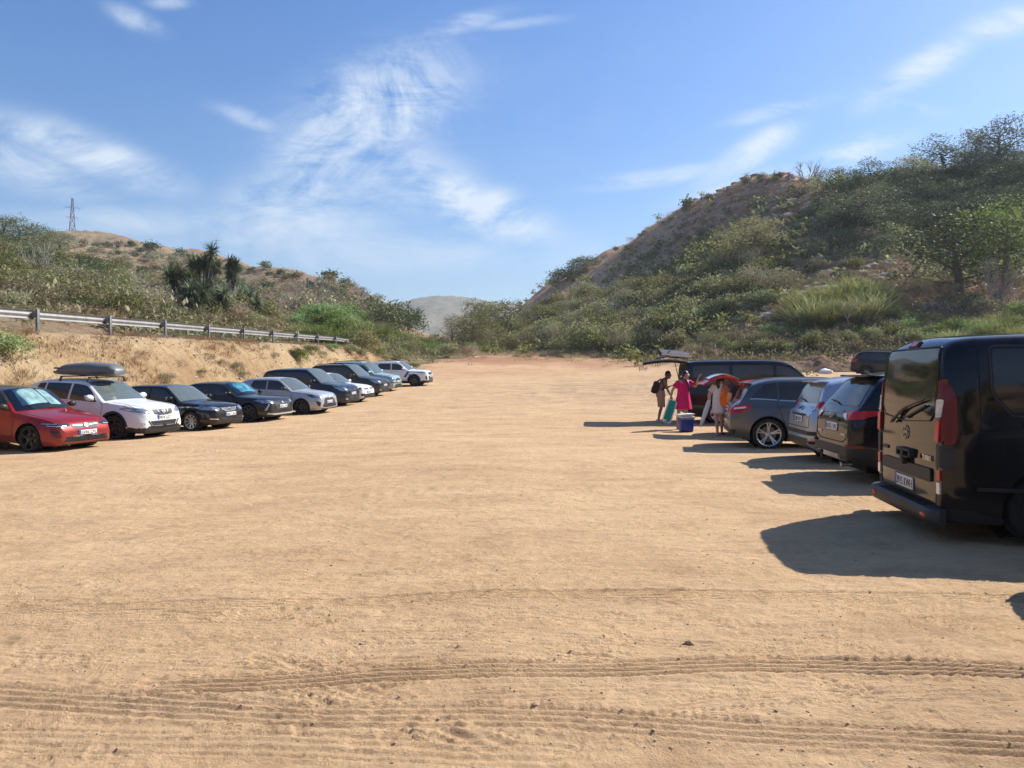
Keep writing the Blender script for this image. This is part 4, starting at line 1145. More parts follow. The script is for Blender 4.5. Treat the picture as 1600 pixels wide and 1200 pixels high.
def car_yaris():
    sp = mkspec(3.94, 1.745, 1.50, 2.56, .79, .315, P_SILW, ('twin', 5, M_ALLOYD, .72), nose=.78, hood=.98, cowl=1.10, head=1.9, belt=.96, belt2=1.06, rend=3.52, rz=1.38, tail=1.02,
                creases=[(1.2, .62, 3.2, .76, .014, .07)])
    c = Car('pale_silver_hatchback', sp, 'pale silver hatchback with dark spoked wheels and black trapezoid grille', 'car', GRL)
    c.windscreen(); c.glasshouse([(1.40, 2.30, .42, 0), (2.36, 3.10, 0, -.16)]); side_doors(c, 1.22, 2.33, 3.10); hood_gap(c, .2, .66)
    c.patch('grille', 'F', [(-.40, .58), (-.30, .66), (.30, .66), (.40, .58), (.52, .32), (-.52, .32)], M_BLACKPL, .006, .03); c.emblem('F', 0, .70, .05, 'ovals', off=.014)
    c.patch('air_vent', 'F', [(.66, .50), (.78, .56), (.76, .38), (.70, .34)], M_BLACKPL, .006, .02, .05, True)
    c.patch('headlamp', 'F', [(.42, .70), (.80, .67), (.83, .76), (.62, .79)], M_HEAD, .008, .02, .05, True); c.patch('headlamp', 'R', [(.2, .67), (.36, .71), (.62, .82), (.36, .80)], M_HEADD, .008, .02, .05, True)
    c.line('bumper_lip', 'F', [(-.70, .30), (-.3, .27), (.3, .27), (.70, .30)], .03, P_SILW, .014)
    c.plate('F', 0, .50, '3342 LWB', .50, .105); c.mirror(1.46, 1.03, P_ROOFB); c.rear_window([(-.50, 1.05), (.50, 1.05), (.42, 1.32), (-.42, 1.32)])
    c.place_front_wheel(471, 647.8, -14); return c
def mpv(name, label, pnt, px, py, head, rails=False, bump=P_GRAPH, H=1.80, rim=('wide', 5, M_ALLOY, .66), platet='7719 JKV', lampmat=None, dark=.0):
    sp = mkspec(4.38, 1.81, H, 2.73, .92, .325, pnt, rim, nose=.86, hood=1.10, cowl=1.10, head=2.0, belt=1.06, belt2=1.10, rend=4.05, rz=H-.08, tail=1.02, tau=.20, tailx=.05, clad=dark,
                creases=[(1.2, .66, 4.0, .66, .012, .06)])
    c = Car(name, sp, label, 'car', GRL)
    c.windscreen(y1=.9); c.glasshouse([(1.30, 2.25, .50, 0), (2.33, 3.15, 0, 0), (3.24, 3.95, 0, -.05)], low=.03, hi=.14); side_doors(c, 1.25, 2.29, 3.2)
    c.line('slide_rail', 'R', [(3.2, .94), (4.2, .94)], .03, M_BLACKPL, .006, True); hood_gap(c, .22, .66)
    c.patch('grille', 'F', [(-.38, .78), (.38, .78), (.34, .66), (-.34, .66)], M_BLACKPL, .006, .03); c.emblem('F', 0, .80, .07, 'chevrons', off=.02)
    c.patch('lower_grille', 'F', [(-.48, .46), (.48, .46), (.42, .30), (-.42, .30)], M_BLACKPL, .006, .03)
    c.patch('headlamp', 'F', [(.46, .80), (.56, .70), (.82, .74), (.85, .90), (.64, .90)], lampmat or M_HEAD, .008, .03, .05, True); c.patch('headlamp', 'R', [(.22, .74), (.36, .78), (.66, .97), (.48, .99), (.3, .93)], lampmat or M_HEAD, .008, .03, .05, True)
    c.line('bumper_trim', 'F', [(-.8, .56), (-.5, .53), (.5, .53), (.8, .56)], .05, M_BLACKPL, .008); c.line('fog_lamp', 'F', [(.62, .36), (.74, .37)], .04, M_WLENS, .01, True)
    c.plate('F', 0, .60, platet, .50, .105); c.mirror(1.50, 1.16, pnt, 1.15)
    if rails: c.rails(2.15, 3.95, .60, M_BLACKPL, .06, .018)
    c.rear_window([(-.6, 1.12), (.6, 1.12), (.55, 1.62), (-.55, 1.62)])
    c.place_front_wheel(px, py, head); return c
def car_golfw():
    sp = mkspec(4.26, 1.79, 1.47, 2.62, .85, .32, P_WHITE, ('twin', 5, M_ALLOYD, .70), nose=.72, hood=.94, cowl=1.18, head=2.0, belt=.93, rend=3.8, rz=1.36, tail=1.0)
    c = Car('white_hatchback', sp, 'white hatchback with black bumper vents, half hidden behind the navy van', 'car', GRL)
    c.windscreen(); c.glasshouse([(1.45, 2.42, .42, 0), (2.48, 3.35, 0, -.06)]); side_doors(c, 1.28, 2.45, 3.4); hood_gap(c)
    c.patch('grille', 'F', [(-.46, .70), (.46, .70), (.42, .62), (-.42, .62)], M_BLACKPL, .006, .02); c.emblem('F', 0, .665, .055, 'letters', off=.02)
    c.patch('headlamp', 'F', [(.48, .70), (.52, .62), (.80, .63), (.84, .73), (.64, .74)], M_HEADD, .008, .02, .05, True); c.line('headlamp_light_strip', 'F', [(.54, .64), (.66, .63), (.80, .65)], .025, M_WLENS, .013, True)
    c.patch('lower_grille', 'F', [(-.40, .42), (.40, .42), (.46, .29), (-.46, .29)], M_BLACKPL, .006, .02)
    c.patch('air_vent', 'F', [(.52, .30), (.78, .33), (.76, .44), (.60, .46), (.48, .40)], M_BLACKPL, .006, .03, .05, True)
    c.plate('F', 0, .50, '5540 KXC', .50, .105); c.mirror(1.52, .99, P_WHITE); c.rear_window([(-.50, 1.0), (.50, 1.0), (.42, 1.3), (-.42, 1.3)])
    c.place_front_wheel(541, 629.5, -13); return c
def rav_spec(pnt, rim=('twin', 5, M_ALLOYD, .68)):
    return mkspec(4.60, 1.855, 1.685, 2.69, .92, .365, pnt, rim, nose=.94, hood=1.10, cowl=1.20, head=2.05, belt=1.06, belt2=1.17, rend=4.12, rz=1.58, tail=1.12, clad=.40, gl=.26, tau=.36, arch=1.13,
                  creases=[(1.2, .82, 4.3, .98, .018, .08)], tailx=.12)
def car_ravw():
    c = Car('white_suv', rav_spec(P_WHITE), 'white off-road car with a blue stripe on its wing, farthest car of the left row', 'car', GRL)
    c.windscreen(y1=.86); c.glasshouse([(1.52, 2.45, .46, 0), (2.53, 3.38, 0, 0), (3.50, 3.95, .1, -.30)], low=.03, hi=.10); side_doors(c, 1.34, 2.49, 3.45, .44); hood_gap(c, .2, .72)
    c.patch('blue_stripe', 'R', [(1.45, .62), (1.62, .62), (1.36, 1.0), (1.22, 1.0)], simple('stripe_blue', (.01, .03, .25), .4), .007, 0, .05, True); c.patch('blue_emblem', 'R', [(1.16, .72), (1.26, .72), (1.26, .83), (1.16, .83)], simple('stripe_blue', (.01, .03, .25), .4), .007, .02, .05, True)
    c.patch('grille', 'F', [(-.48, .90), (.48, .90), (.42, .74), (-.42, .74)], M_BLACKPL, .006, .02); c.emblem('F', 0, .82, .065, 'ovals', off=.02)
    c.patch('lower_grille', 'F', [(-.48, .68), (.48, .68), (.58, .42), (-.58, .42)], M_BLACKPL, .006, .02); c.patch('air_vent', 'F', [(.72, .70), (.80, .70), (.82, .46), (.70, .46)], M_BLACKPL, .007, .02, .05, True)
    c.patch('headlamp', 'F', [(.54, .93), (.52, .85), (.86, .87), (.88, .96)], M_HEAD, .008, .02, .05, True); c.patch('headlamp', 'R', [(.16, .87), (.32, .89), (.50, .985), (.3, .98)], M_HEAD, .008, .02, .05, True)
    c.plate('F', 0, .60, '6120 LNT', .50, .105); c.mirror(1.62, 1.17, P_WHITE, 1.1); c.rails(2.1, 4.0, .62, M_ALLOYD)
    c.place_front_wheel(647, 603.5, -8); return c

# ---- right hand row, seen from behind
def car_rav_black():
    c = Car('black_suv', rav_spec(P_RAVB, ('twin', 5, M_ALLOY, .68)), 'glossy black sports utility car with slanted red tail lamps just behind the big van', 'car', GRR)
    c.glasshouse([(1.52, 2.45, .46, 0), (2.53, 3.38, 0, 0), (3.50, 4.02, .1, -.26)], low=.03, hi=.10); side_doors(c, 1.34, 2.49, 3.45, .44); c.windscreen()
    c.rear_window([(-.70, 1.15), (.70, 1.15), (.56, 1.50), (.3, 1.53), (-.3, 1.53), (-.56, 1.50)])
    # roof spoiler
    p, _ = c.P('T', 4.1, 0, 0); bm = bmesh.new(); bm_box(bm, (p.x-.04, 0, p.z+.0), (.26, 1.10, .03), Matrix.Rotation(.06, 3, 'Y'), .012); o = bm_obj('roof_spoiler', bm, P_SILVER if False else P_RAVB, c.root)
    bm = bmesh.new(); bm_box(bm, (p.x-.165, 0, p.z-.006), (.02, .3, .02)); bm_obj('brake_light', bm, M_REDD, o)
    c.patch('tail_lamp', 'B', [(.40, 1.05), (.62, .94), (.84, .97), (.85, 1.06), (.70, 1.10)], M_RED, .012, .015, .05, True)
    c.patch('tail_lamp', 'R', [(4.18, 1.09), (4.22, 1.03), (4.50, .97), (4.55, 1.05), (4.40, 1.09)], M_RED, .012, .015, .05, True)
    c.patch('reversing_lamp', 'B', [(.44, 1.03), (.60, .94), (.66, .955), (.56, 1.04)], M_WLENS, .02, .01, .05, True)
    c.patch('tailgate_strip', 'B', [(-.42, 1.07), (.42, 1.07), (.42, 1.03), (-.42, 1.03)], P_BLACK, .018, .01); c.emblem('B', 0, .99, .06, 'ovals', off=.03)
    c.plate('B', 0, .83, '0102 LVK', .52, .115, -.08); c.line('hatch_seam', 'B', [(-.72, 1.02), (-.66, .70), (-.5, .62), (.5, .62), (.66, .70), (.72, 1.02)], .014, M_SEAM, .003)
    c.line('hatch_handle', 'B', [(-.30, .925), (.30, .925)], .03, M_BLACKPL, .02)
    c.patch('rear_bumper', 'B', [(-.88, .56), (.88, .56), (.90, .36), (.6, .30), (-.6, .30), (-.90, .36)], M_BLACKPL, .018, .04, .07, False, None, .03)
    c.patch('skid_plate', 'B', [(-.50, .44), (.50, .44), (.44, .33), (-.44, .33)], M_ALLOY, .03, .03, .07, False, None, .02)
    c.patch('reflector', 'B', [(.66, .56), (.86, .56), (.86, .60), (.66, .60)], M_REDD, .03, .01, .05, True); c.line('badge', 'B', [(.42, .73), (.60, .73)], .025, M_CHROME, .01); c.line('badge', 'B', [(-.60, .73), (-.42, .73)], .02, M_CHROME, .01)
    c.wiper('B', [(0, 1.16), (.18, 1.19), (.42, 1.20)], .012)
    bm = bmesh.new(); bm_tube(bm, [(-2.33, -.55, .30), (-2.18, -.55, .31)], .035, 12); bm_obj('exhaust_tip', bm, M_CHROME, c.root)
    bm = bmesh.new(); bm_tube(bm, [(-2.30, .0, .34), (-2.42, 0, .33), (-2.43, 0, .42)], .022, 8); bmesh.ops.create_uvsphere(bm, u_segments=12, v_segments=8, radius=.03, matrix=Matrix.Translation((-2.43, 0, .44))); bm_obj('tow_ball', bm, M_BLACKPL, c.root)
    c.antenna(4.0, 0, .06, .1); c.mirror(1.62, 1.17, P_RAVB, 1.1)
    c.place_rear_corner(4.80, 10.5, -5); return c
def car_golfplus():
    sp = mkspec(4.20, 1.76, 1.59, 2.58, .87, .315, P_SILVER, ('plain', 7, M_ALLOY, .66), nose=.80, hood=1.02, cowl=1.10, head=1.95, belt=1.0, rend=3.82, rz=1.50, tail=1.04, tailx=.15, tau=.36)
    c = Car('ice_blue_hatchback', sp, 'dusty ice-blue tall hatchback with high red lamps, between the slate car and the black one', 'car', GRR)
    c.windscreen(); c.glasshouse([(1.40, 2.35, .42, 0), (2.42, 3.3, 0, 0), (3.36, 3.72, 0, -.18)]); side_doors(c, 1.28, 2.38, 3.3)
    c.rear_window([(-.62, 1.09), (.62, 1.09), (.50, 1.45), (-.50, 1.45)], glassmat('dusty_rear_glass', (.16, .20, .20), .12, .3))
    p, _ = c.P('T', 3.84, 0, 0); bm = bmesh.new(); bm_box(bm, (p.x-.04, 0, p.z-.01), (.20, 1.04, .03), None, .01); o = bm_obj('roof_spoiler', bm, P_SILVER, c.root); bm = bmesh.new(); bm_box(bm, (p.x-.14, 0, p.z-.012), (.02, .4, .018)); bm_obj('brake_light', bm, M_REDD, o)
    c.patch('tail_lamp', 'B', [(.62, 1.04), (.78, 1.0), (.80, 1.08), (.74, 1.13), (.64, 1.12)], M_RED, .012, .02, .05, True); c.patch('tail_lamp', 'R', [(3.94, 1.05), (4.06, 1.02), (4.08, 1.08), (3.94, 1.14)], M_RED, .012, .02, .05, True)
    c.plate('B', 0, .80, '2388 DDC', .52, .115, -.05); c.patch('plate_recess', 'B', [(-.40, .90), (.40, .90), (.40, .865), (-.40, .865)], M_BLACKPL, .02, .01); c.emblem('B', 0, .985, .055, 'letters', M_ALLOYD, .02)
    c.line('hatch_seam', 'B', [(-.68, 1.05), (-.64, .66), (.64, .66), (.68, 1.05)], .012, M_SEAM, .003)
    c.patch('bumper_strip', 'B', [(-.84, .60), (.84, .60), (.84, .53), (-.84, .53)], M_BLACKPL, .020, .02, .07, False, None, .025); c.line('badge', 'B', [(.36, .92), (.52, .92)], .022, M_CHROME, .01)
    c.patch('reflector', 'B', [(.60, .38), (.82, .38), (.82, .43), (.60, .43)], M_REDD, .014, .01, .05, True); c.wiper('B', [(0, 1.10), (.2, 1.14), (.42, 1.15)], .012)
    c.mirror(1.46, 1.08, P_SILVER); c.place_rear_corner(5.22, 13.0, -6); return c
def car_bclass():
    sp = mkspec(4.36, 1.786, 1.557, 2.70, .86, .335, P_MERC, ('twin', 5, M_ALLOY, .74), nose=.78, hood=1.0, cowl=1.12, head=2.0, belt=.97, belt2=1.06, rend=3.88, rz=1.43, tail=1.0, tailx=.17, tau=.40,
                creases=[(1.6, .62, 3.4, .90, .012, .05), (3.2, .84, 4.2, .90, .010, .05)])
    c = Car('slate_grey_family_car', sp, 'slate grey family car with chrome window line and large silver wheel, right of the people', 'car', GRR)
    c.windscreen(); c.glasshouse([(1.42, 2.40, .46, 0), (2.46, 3.34, 0, 0), (3.38, 3.95, 0, -.42)], frame=M_CHROME, framew=.022); side_doors(c, 1.30, 2.43, 3.36)
    c.rear_window([(-.66, 1.06), (.66, 1.06), (.52, 1.36), (-.52, 1.36)])
    p, _ = c.P('T', 3.9, 0, 0); bm = bmesh.new(); bm_box(bm, (p.x-.07, 0, p.z+.0), (.24, 1.06, .03), Matrix.Rotation(.1, 3, 'Y'), .01); bm_obj('roof_spoiler', bm, P_MERC, c.root)
    c.patch('tail_lamp', 'B', [(.44, .80), (.76, .75), (.79, .80), (.79, .94), (.62, .95)], M_RED, .012, .02, .05, True); c.patch('tail_lamp', 'R', [(3.90, .96), (3.96, .87), (4.14, .77), (4.26, .75), (4.28, .90), (4.10, .955)], M_RED, .012, .03, .05, True)
    c.line('lamp_light_bar', 'R', [(4.02, .905), (4.26, .87)], .034, M_WLENS, .018, True); c.patch('lamp_lower_part', 'R', [(4.04, .87), (4.26, .835), (4.26, .80), (4.08, .835)], M_REDD, .016, .01, .05, True)
    c.plate('B', 0, .78, '4471 HYM', .52, .115, -.08); c.emblem('B', 0, .96, .055, 'star', off=.02); c.line('chrome_strip', 'B', [(-.4, .88), (.4, .88)], .02, M_CHROME, .016)
    c.line('hatch_seam', 'B', [(-.66, 1.0), (-.62, .64), (.62, .64), (.66, 1.0)], .012, M_SEAM, .003); c.patch('rear_bumper', 'B', [(-.80, .42), (.80, .42), (.74, .30), (-.74, .30)], M_BLACKPL, .014, .03, .07, False, None, .02)
    c.patch('fuel_flap', 'R', [(3.62, .82), (3.80, .82), (3.80, .97), (3.62, .97)], P_MERC, .004, .03, .05, False)
    c.mirror(1.5, 1.05, P_MERC); c.place_rear_corner(4.68, 16.0, -11); return c
def open_hatch(c, hx, hz, L_, W_, ang, mat, inner, th=.05, curve=.12, ta=0.0, tb=1.0):
    """raised tailgate hinged at the roof's rear edge; local coordinates of the car"""
    n = 12; V = []; 
    for i in range(n+1):
        t = ta+(tb-ta)*i/n; x = hx - math.cos(ang)*L_*t - math.sin(ang)*curve*math.sin(PI*t)*-0 ; z = hz + math.sin(ang)*L_*t + curve*math.sin(PI*t)
        x = hx-math.cos(ang)*L_*t
        for k in range(9):
            y = (k/8*2-1)*W_/2*(.86+.14*sstep(0, .5, t)); V.append((x, y, z-.03*(k/4-1)**2))
    F = [(i*9+k, i*9+k+1, (i+1)*9+k+1, (i+1)*9+k) for i in range(n) for k in range(8)]
    bm = bmesh.new(); vv = [bm.verts.new(v) for v in V]; ff = [bm.faces.new([vv[j] for j in f]) for f in F]
    bmesh.ops.recalc_face_normals(bm, faces=bm.faces); bmesh.ops.solidify(bm, geom=bm.faces[:], thickness=th)
    return bm_obj('tailgate', bm, mat, c.root, True, 50)
def car_redsmall():
    sp = mkspec(4.02, 1.72, 1.46, 2.5, .80, .30, P_RED2, ('wide', 5, M_ALLOY, .66), nose=.74, hood=.95, cowl=1.12, head=1.9, belt=.93, rend=3.60, rz=1.38, tail=.95)
    c = Car('red_small_car', sp, 'bright red small car with its tailgate raised, mostly hidden behind the slate grey car', 'car', GRR)
    c.windscreen(); c.glasshouse([(1.40, 2.32, .42, 0), (2.38, 3.2, 0, -.05)]); side_doors(c, 1.25, 2.35, 3.2)
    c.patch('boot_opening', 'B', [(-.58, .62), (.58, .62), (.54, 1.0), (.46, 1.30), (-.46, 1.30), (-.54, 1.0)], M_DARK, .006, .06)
    c.patch('tail_lamp', 'B', [(.62, .72), (.75, .72), (.75, .98), (.64, 1.0)], M_RED, .01, .02, .05, True)
    o = open_hatch(c, -c.L/2+.44, 1.40, 1.04, 1.22, -.03, P_RED2, None, .05, .19)
    g = open_hatch(c, -c.L/2+.44, 1.445, 1.04, 1.0, -.03, M_WLENS, None, .012, .19, .10, .86); g.name = 'tailgate_glass_sheen'; g.parent = o  # glass pane, its pale colour carried outward to imitate the sunlit red end
    bm = bmesh.new(); bm_tube(bm, [(-c.L/2+.32, -.55, 1.2), (-c.L/2+.02, -.56, 1.5)], .012, 6); bm_obj('gas_strut', bm, M_BLACKPL, o)
    c.mirror(1.46, 1.0, P_RED2); c.place_rear_corner(5.5, 18.9, -6); return c
def car_t5():
    L, W, H = 4.89, 1.90, 2.0
    top = [(0, .5), (.02, .70), (.06, .86), (.14, .96), (.45, 1.08), (.80, 1.17), (.9, 1.22), (1.30, 1.62), (1.66, 1.90), (2.0, 1.975), (2.6, 2.0), (L-.6, 1.99), (L-.12, 1.95), (L-.04, 1.88), (L-.01, 1.80), (L, 1.74)]
    bot = [(0, .45), (.02, .33), (.1, .24), (.4, .22), (L-.4, .24), (L-.06, .28), (L-.01, .36), (L, .42)]
    sp = dict(L=L, W=W, H=H, wb=3.0, fo=.90, wr=.34, paint=P_VITO, rim=('wide', 7, M_ALLOY, .70), top=top, bot=bot, cowl=.9, head=1.72, rend=L-.3, belt=[(0, .7), (.5, 1.05), (1.0, 1.18), (L-.5, 1.20), (L, 1.20)], tau=.14,
              drop=[(0, .03), (.8, .05), (1.0, .14), (1.72, .07), (2.2, .05), (L, .05)], plan=[(0, .68), (.03, .78), (.12, .88), (.3, .94), (.8, .99), (1.2, 1), (L-.3, .995), (L-.1, .98), (L-.03, .95), (L, .92)],
              creases=[(1.3, .62, 4.6, .62, .010, .05)], arch=1.17)
    c = Car('black_passenger_van', sp, 'black passenger van with raised tailgate carrying a bicycle rack, behind the people', 'van', GRR)
    c.windscreen(.98, 1.66, .84, .9); c.glasshouse([(1.20, 2.12, .50, 0), (2.22, 3.45, 0, 0), (3.55, 4.66, 0, 0)], low=.03, hi=.13, mat=None)
    c.seams([[(1.15, .4), (1.15, 1.18)], [(2.17, .36), (2.17, 1.9)], [(3.50, .36), (3.50, 1.9)], [(1.2, .36), (3.5, .36)]]); c.handle(2.0, 1.06); c.handle(2.36, 1.06)
    c.line('slide_rail', 'R', [(3.5, 1.10), (4.75, 1.10)], .03, M_BLACKPL, .005, True); c.mirror(1.30, 1.26, P_VITO, 1.3)
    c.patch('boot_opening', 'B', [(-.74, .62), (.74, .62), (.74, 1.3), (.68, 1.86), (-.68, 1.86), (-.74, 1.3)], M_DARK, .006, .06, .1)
    c.patch('tail_lamp', 'B', [(.78, .85), (.90, .85), (.86, 1.30), (.78, 1.30)], M_RED, .01, .02, .06, True)
    o = open_hatch(c, -L/2+.10, 1.955, 1.42, 1.58, -.015, P_VITO, None, .07, .07)
    bm = bmesh.new()
    for sy in (-.66, .66): bm_tube(bm, [(-L/2+.02, sy, 1.25), (-L/2-.14, sy, 1.93)], .014, 6)
    bm_obj('gas_strut', bm, M_BLACKPL, o)
    bm = bmesh.new(); bm_tube(bm, [(-L/2-.85, -.1, 1.96), (-L/2-.85, -.1, 1.78)], .008, 5); bm_tube(bm, [(-L/2-.78, -.05, 1.96), (-L/2-.78, -.05, 1.76)], .008, 5); bm_obj('pull_strap', bm, M_BLACKPL, o)
    c.place_rear_corner(5.42, 23.2, -5)
    # bicycle rack folded flat on the tailgate: its own thing
    e = empty('bicycle_rack', (0, 0, 0), 0, 'grey folded bicycle rack with dark wheel cups on the raised van tailgate', 'bicycle rack'); e.matrix_basis = c.root.matrix_basis.copy()
    gm = simple('rack_grey', (.62, .62, .62), .5, .2, grain=.15); x0 = -L/2+.06
    for j, (y, zz, l) in enumerate(((-.62, 2.13, .92), (-.40, 2.20, .86), (-.15, 2.24, .82), (.12, 2.27, .78))):
        bm = bmesh.new(); bm_box(bm, (x0-.30-.02*j, y, zz), (l, .13, .03), Matrix.Rotation(.10, 3, 'Y'), .008); bm_box(bm, (x0-.30-.02*j, y-.06, zz+.022), (l, .018, .035), Matrix.Rotation(.10, 3, 'Y')); bm_box(bm, (x0-.30-.02*j, y+.06, zz+.022), (l, .018, .035), Matrix.Rotation(.10, 3, 'Y'))
        ch = bm_obj('wheel_channel', bm, gm, e)
        for q in (-.22, 0.0, .22):
            bm = bmesh.new(); bm_box(bm, (x0-.30+q, y, zz+.022-q*.1), (.08, .09, .03), None, .008); bm_obj('cup', bm, M_BLACKPL, ch)
    bm = bmesh.new()
    for y in (-.55, .2): bm_tube(bm, [(x0+.05, y, 2.04), (x0-.25, y, 2.07), (x0-.60, y, 2.10), (x0-.86, y, 2.04)], .018, 8)
    bm_tube(bm, [(x0-.62, -.7, 2.10), (x0-.62, .3, 2.10)], .018, 8); bm_tube(bm, [(x0-.52, -.6, 2.08), (x0-.60, -.6, 2.2), (x0-.50, -.6, 2.28)], .02, 6)
    bm_obj('rack_frame', bm, simple('rack_tube', (.12, .12, .13), .45, .5), e)
    return c
def car_rogue():
    c = Car('dark_suv', rav_spec(P_GREYB), 'dark grey sports utility car with one red tail lamp visible, beside the earth heap', 'car')
    c.glasshouse([(1.52, 2.45, .46, 0), (2.53, 3.38, 0, 0), (3.50, 4.0, .1, -.26)], low=.03, hi=.10); c.windscreen(); side_doors(c, 1.34, 2.49, 3.45, .44)
    c.rear_window([(-.70, 1.16), (.70, 1.16), (.56, 1.50), (-.56, 1.50)]); c.patch('tail_lamp', 'B', [(.46, .95), (.82, .93), (.84, 1.08), (.70, 1.08)], M_RED, .012, .02, .06, True); c.patch('tail_lamp', 'R', [(4.1, 1.12), (4.3, .94), (4.5, .94), (4.52, 1.06)], M_RED, .012, .02, .06, True)
    c.plate('B', 0, .82, '2259 LHD'); c.line('chrome_strip', 'B', [(-.4, .93), (.4, .93)], .025, M_CHROME, .016); c.patch('rear_bumper', 'B', [(-.88, .56), (.88, .56), (.9, .34), (-.9, .34)], M_BLACKPL, .016, .04, .08)
    c.rails(2.1, 4.0, .62, M_ALLOYD)
    c.place_rear_corner(21.5, 47.5, -35); return c
def car_offframe():
    sp = mkspec(4.06, 1.72, 1.46, 2.5, .82, .305, P_MERC, ('wide', 5, M_ALLOY, .66), belt=.92, rend=3.62, rz=1.36)
    c = Car('parked_hatchback', sp, 'grey hatchback just outside the right edge whose shadow tip shows on the sand', 'car')
    c.windscreen(); c.glasshouse([(1.40, 2.32, .42, 0), (2.38, 3.2, 0, -.05)]); side_doors(c, 1.25, 2.35, 3.2); c.rear_window([(-.50, 1.0), (.50, 1.0), (.42, 1.27), (-.42, 1.27)])
    c.patch('tail_lamp', 'B', [(.50, .80), (.74, .80), (.73, .95), (.56, .96)], M_RED, .01, .02, .06, True); c.plate('B', 0, .66, ''); c.mirror(1.5, 1.0, P_MERC)
    c.place_rear_corner(4.13, 4.2, -4); return c

def big_van():
    L, W, H = 5.0, 1.956, 2.03
    top = [(0, .5), (.02, .72), (.06, .88), (.14, .98), (.45, 1.09), (.75, 1.16), (.88, 1.22), (1.30, 1.60), (1.68, 1.90), (2.0, 1.99), (2.6, 2.03), (L-.9, 2.03), (L-.30, 2.01), (L-.12, 1.99), (L-.045, 1.95), (L-.012, 1.91), (L, 1.87)]
    bot = [(0, .45), (.02, .33), (.1, .24), (.4, .22), (L-.5, .20), (L-.10, .21), (L-.03, .23), (L, .26)]
    def lean(v, s):
        x = v[:, 0]; z = v[:, 2]; w = sstep(-L/2+.7, -L/2+.15, x)
        v[:, 0] = x + w*(.07*np.clip((z-.95)/1.0, 0, 1)**1.5)
        return v
    prof = [(0, .93), (.12, .975), (.35, 1.0), (.7, 1.0), (.9, .99), (1, .975)]
    sp = dict(L=L, W=W, H=H, wb=3.17, fo=.935, wr=.345, paint=P_VAN, rim=('wide', 6, M_ALLOYD, .62), top=top, bot=bot, cowl=.88, head=1.74, rend=L-.3, belt=[(0, .7), (.5, 1.05), (1.0, 1.16), (L-.5, 1.16), (L, 1.16)], tau=.135, prof=prof,
              drop=[(0, .03), (.8, .05), (1.0, .14), (1.74, .07), (2.2, .05), (L-.3, .05), (L, .07)], plan=[(0, .68), (.03, .78), (.12, .88), (.3, .94), (.8, .99), (1.2, 1), (L-.35, .998), (L-.16, .985), (L-.07, .965), (L-.02, .935), (L, .915)],
              lean=lean, arch=1.17, creases=[(1.1, .56, 4.75, .56, .012, .03), (1.1, 1.14, 4.8, 1.14, -.010, .025)], dome=(.02, .012))
    c = Car('black_work_van', sp, 'large glossy black van cropped by the right edge, rear doors and side towards us', 'van', GRR)
    c.windscreen(.96, 1.68, .84, .9); c.glasshouse([(1.18, 2.10, .50, 0)], low=.03, hi=.12)
    # side: rear pane, sliding door pane, seams, mouldings
    g = glassmat('privacy_glass_side', (.006, .007, .008), .02, .02)
    c.patch('side_window', 'R', roundp([(3.30, 1.24), (4.40, 1.24), (4.56, 1.44), (4.56, 1.86), (3.30, 1.86)], .05), g, .006, 0, .06, True)
    c.patch('side_window', 'R', roundp([(2.25, 1.24), (3.18, 1.24), (3.18, 1.86), (2.25, 1.86)], .05), g, .006, 0, .06, True)
    c.line('window_seal', 'R', roundp([(3.28, 1.22), (4.41, 1.22), (4.58, 1.43), (4.58, 1.88), (3.28, 1.88)], .06), .018, M_BLACKPL, .008, True, None, .05, True)
    c.line('body_moulding', 'R', [(4.32, 1.145), (3.2, 1.135)], .016, P_VAN, .014, True); 
    c.seams([[(4.68, .98), (4.68, 1.95)], [(3.24, .42), (3.24, 1.86)], [(2.18, .38), (2.18, 1.88)], [(1.15, .45), (1.12, 1.16)], [(3.24, 1.07), (4.66, 1.07)]], .009)
    c.patch('side_moulding', 'R', [(3.90, .555), (4.72, .555), (4.73, .525), (3.90, .520)], M_BLACKPL, .016, .006, .06, True, None, .02); c.patch('side_moulding', 'R', [(1.30, .57), (3.12, .57), (3.12, .52), (1.30, .52)], M_BLACKPL, .016, .006, .06, True, None, .02)
    c.patch('sill_cover', 'R', [(1.3, .44), (3.15, .44), (3.15, .29), (1.3, .29)], M_BLACKPL, .006, .01, .08, True)
    c.patch('fuel_door', 'R', [(4.20, .78), (4.46, .78), (4.47, 1.02), (4.20, 1.02)], P_VAN, .004, .02, .06, True); c.handle(2.36, 1.0, P_VAN); c.handle(2.05, 1.0, P_VAN)
    # rear: tailgate
    c.patch('rear_window', 'B', roundp([(-.72, 1.24), (-.64, 1.17), (.64, 1.17), (.72, 1.24), (.73, 1.50), (.68, 1.865), (-.68, 1.865), (-.73, 1.50)], .04), glassmat('privacy_glass_rear', (.010, .011, .010), .015, .02), .009, 0, .06)
    c.line('window_edge', 'B', roundp([(-.745, 1.28), (-.64, 1.155), (0, 1.12), (.64, 1.155), (.745, 1.28), (.755, 1.50), (.70, 1.88), (-.70, 1.88), (-.755, 1.50)], .04), .012, M_BLACKPL, .012, False, None, .05, True)
    c.line('tailgate_seam', 'B', [(-.80, 1.60), (-.80, .60), (-.77, .36), (.77, .36), (.80, .60), (.80, 1.60), (.72, 1.86)], .012, M_SEAM, .003); c.line('tailgate_seam', 'B', [(-.80, 1.60), (-.72, 1.86)], .012, M_SEAM, .003)
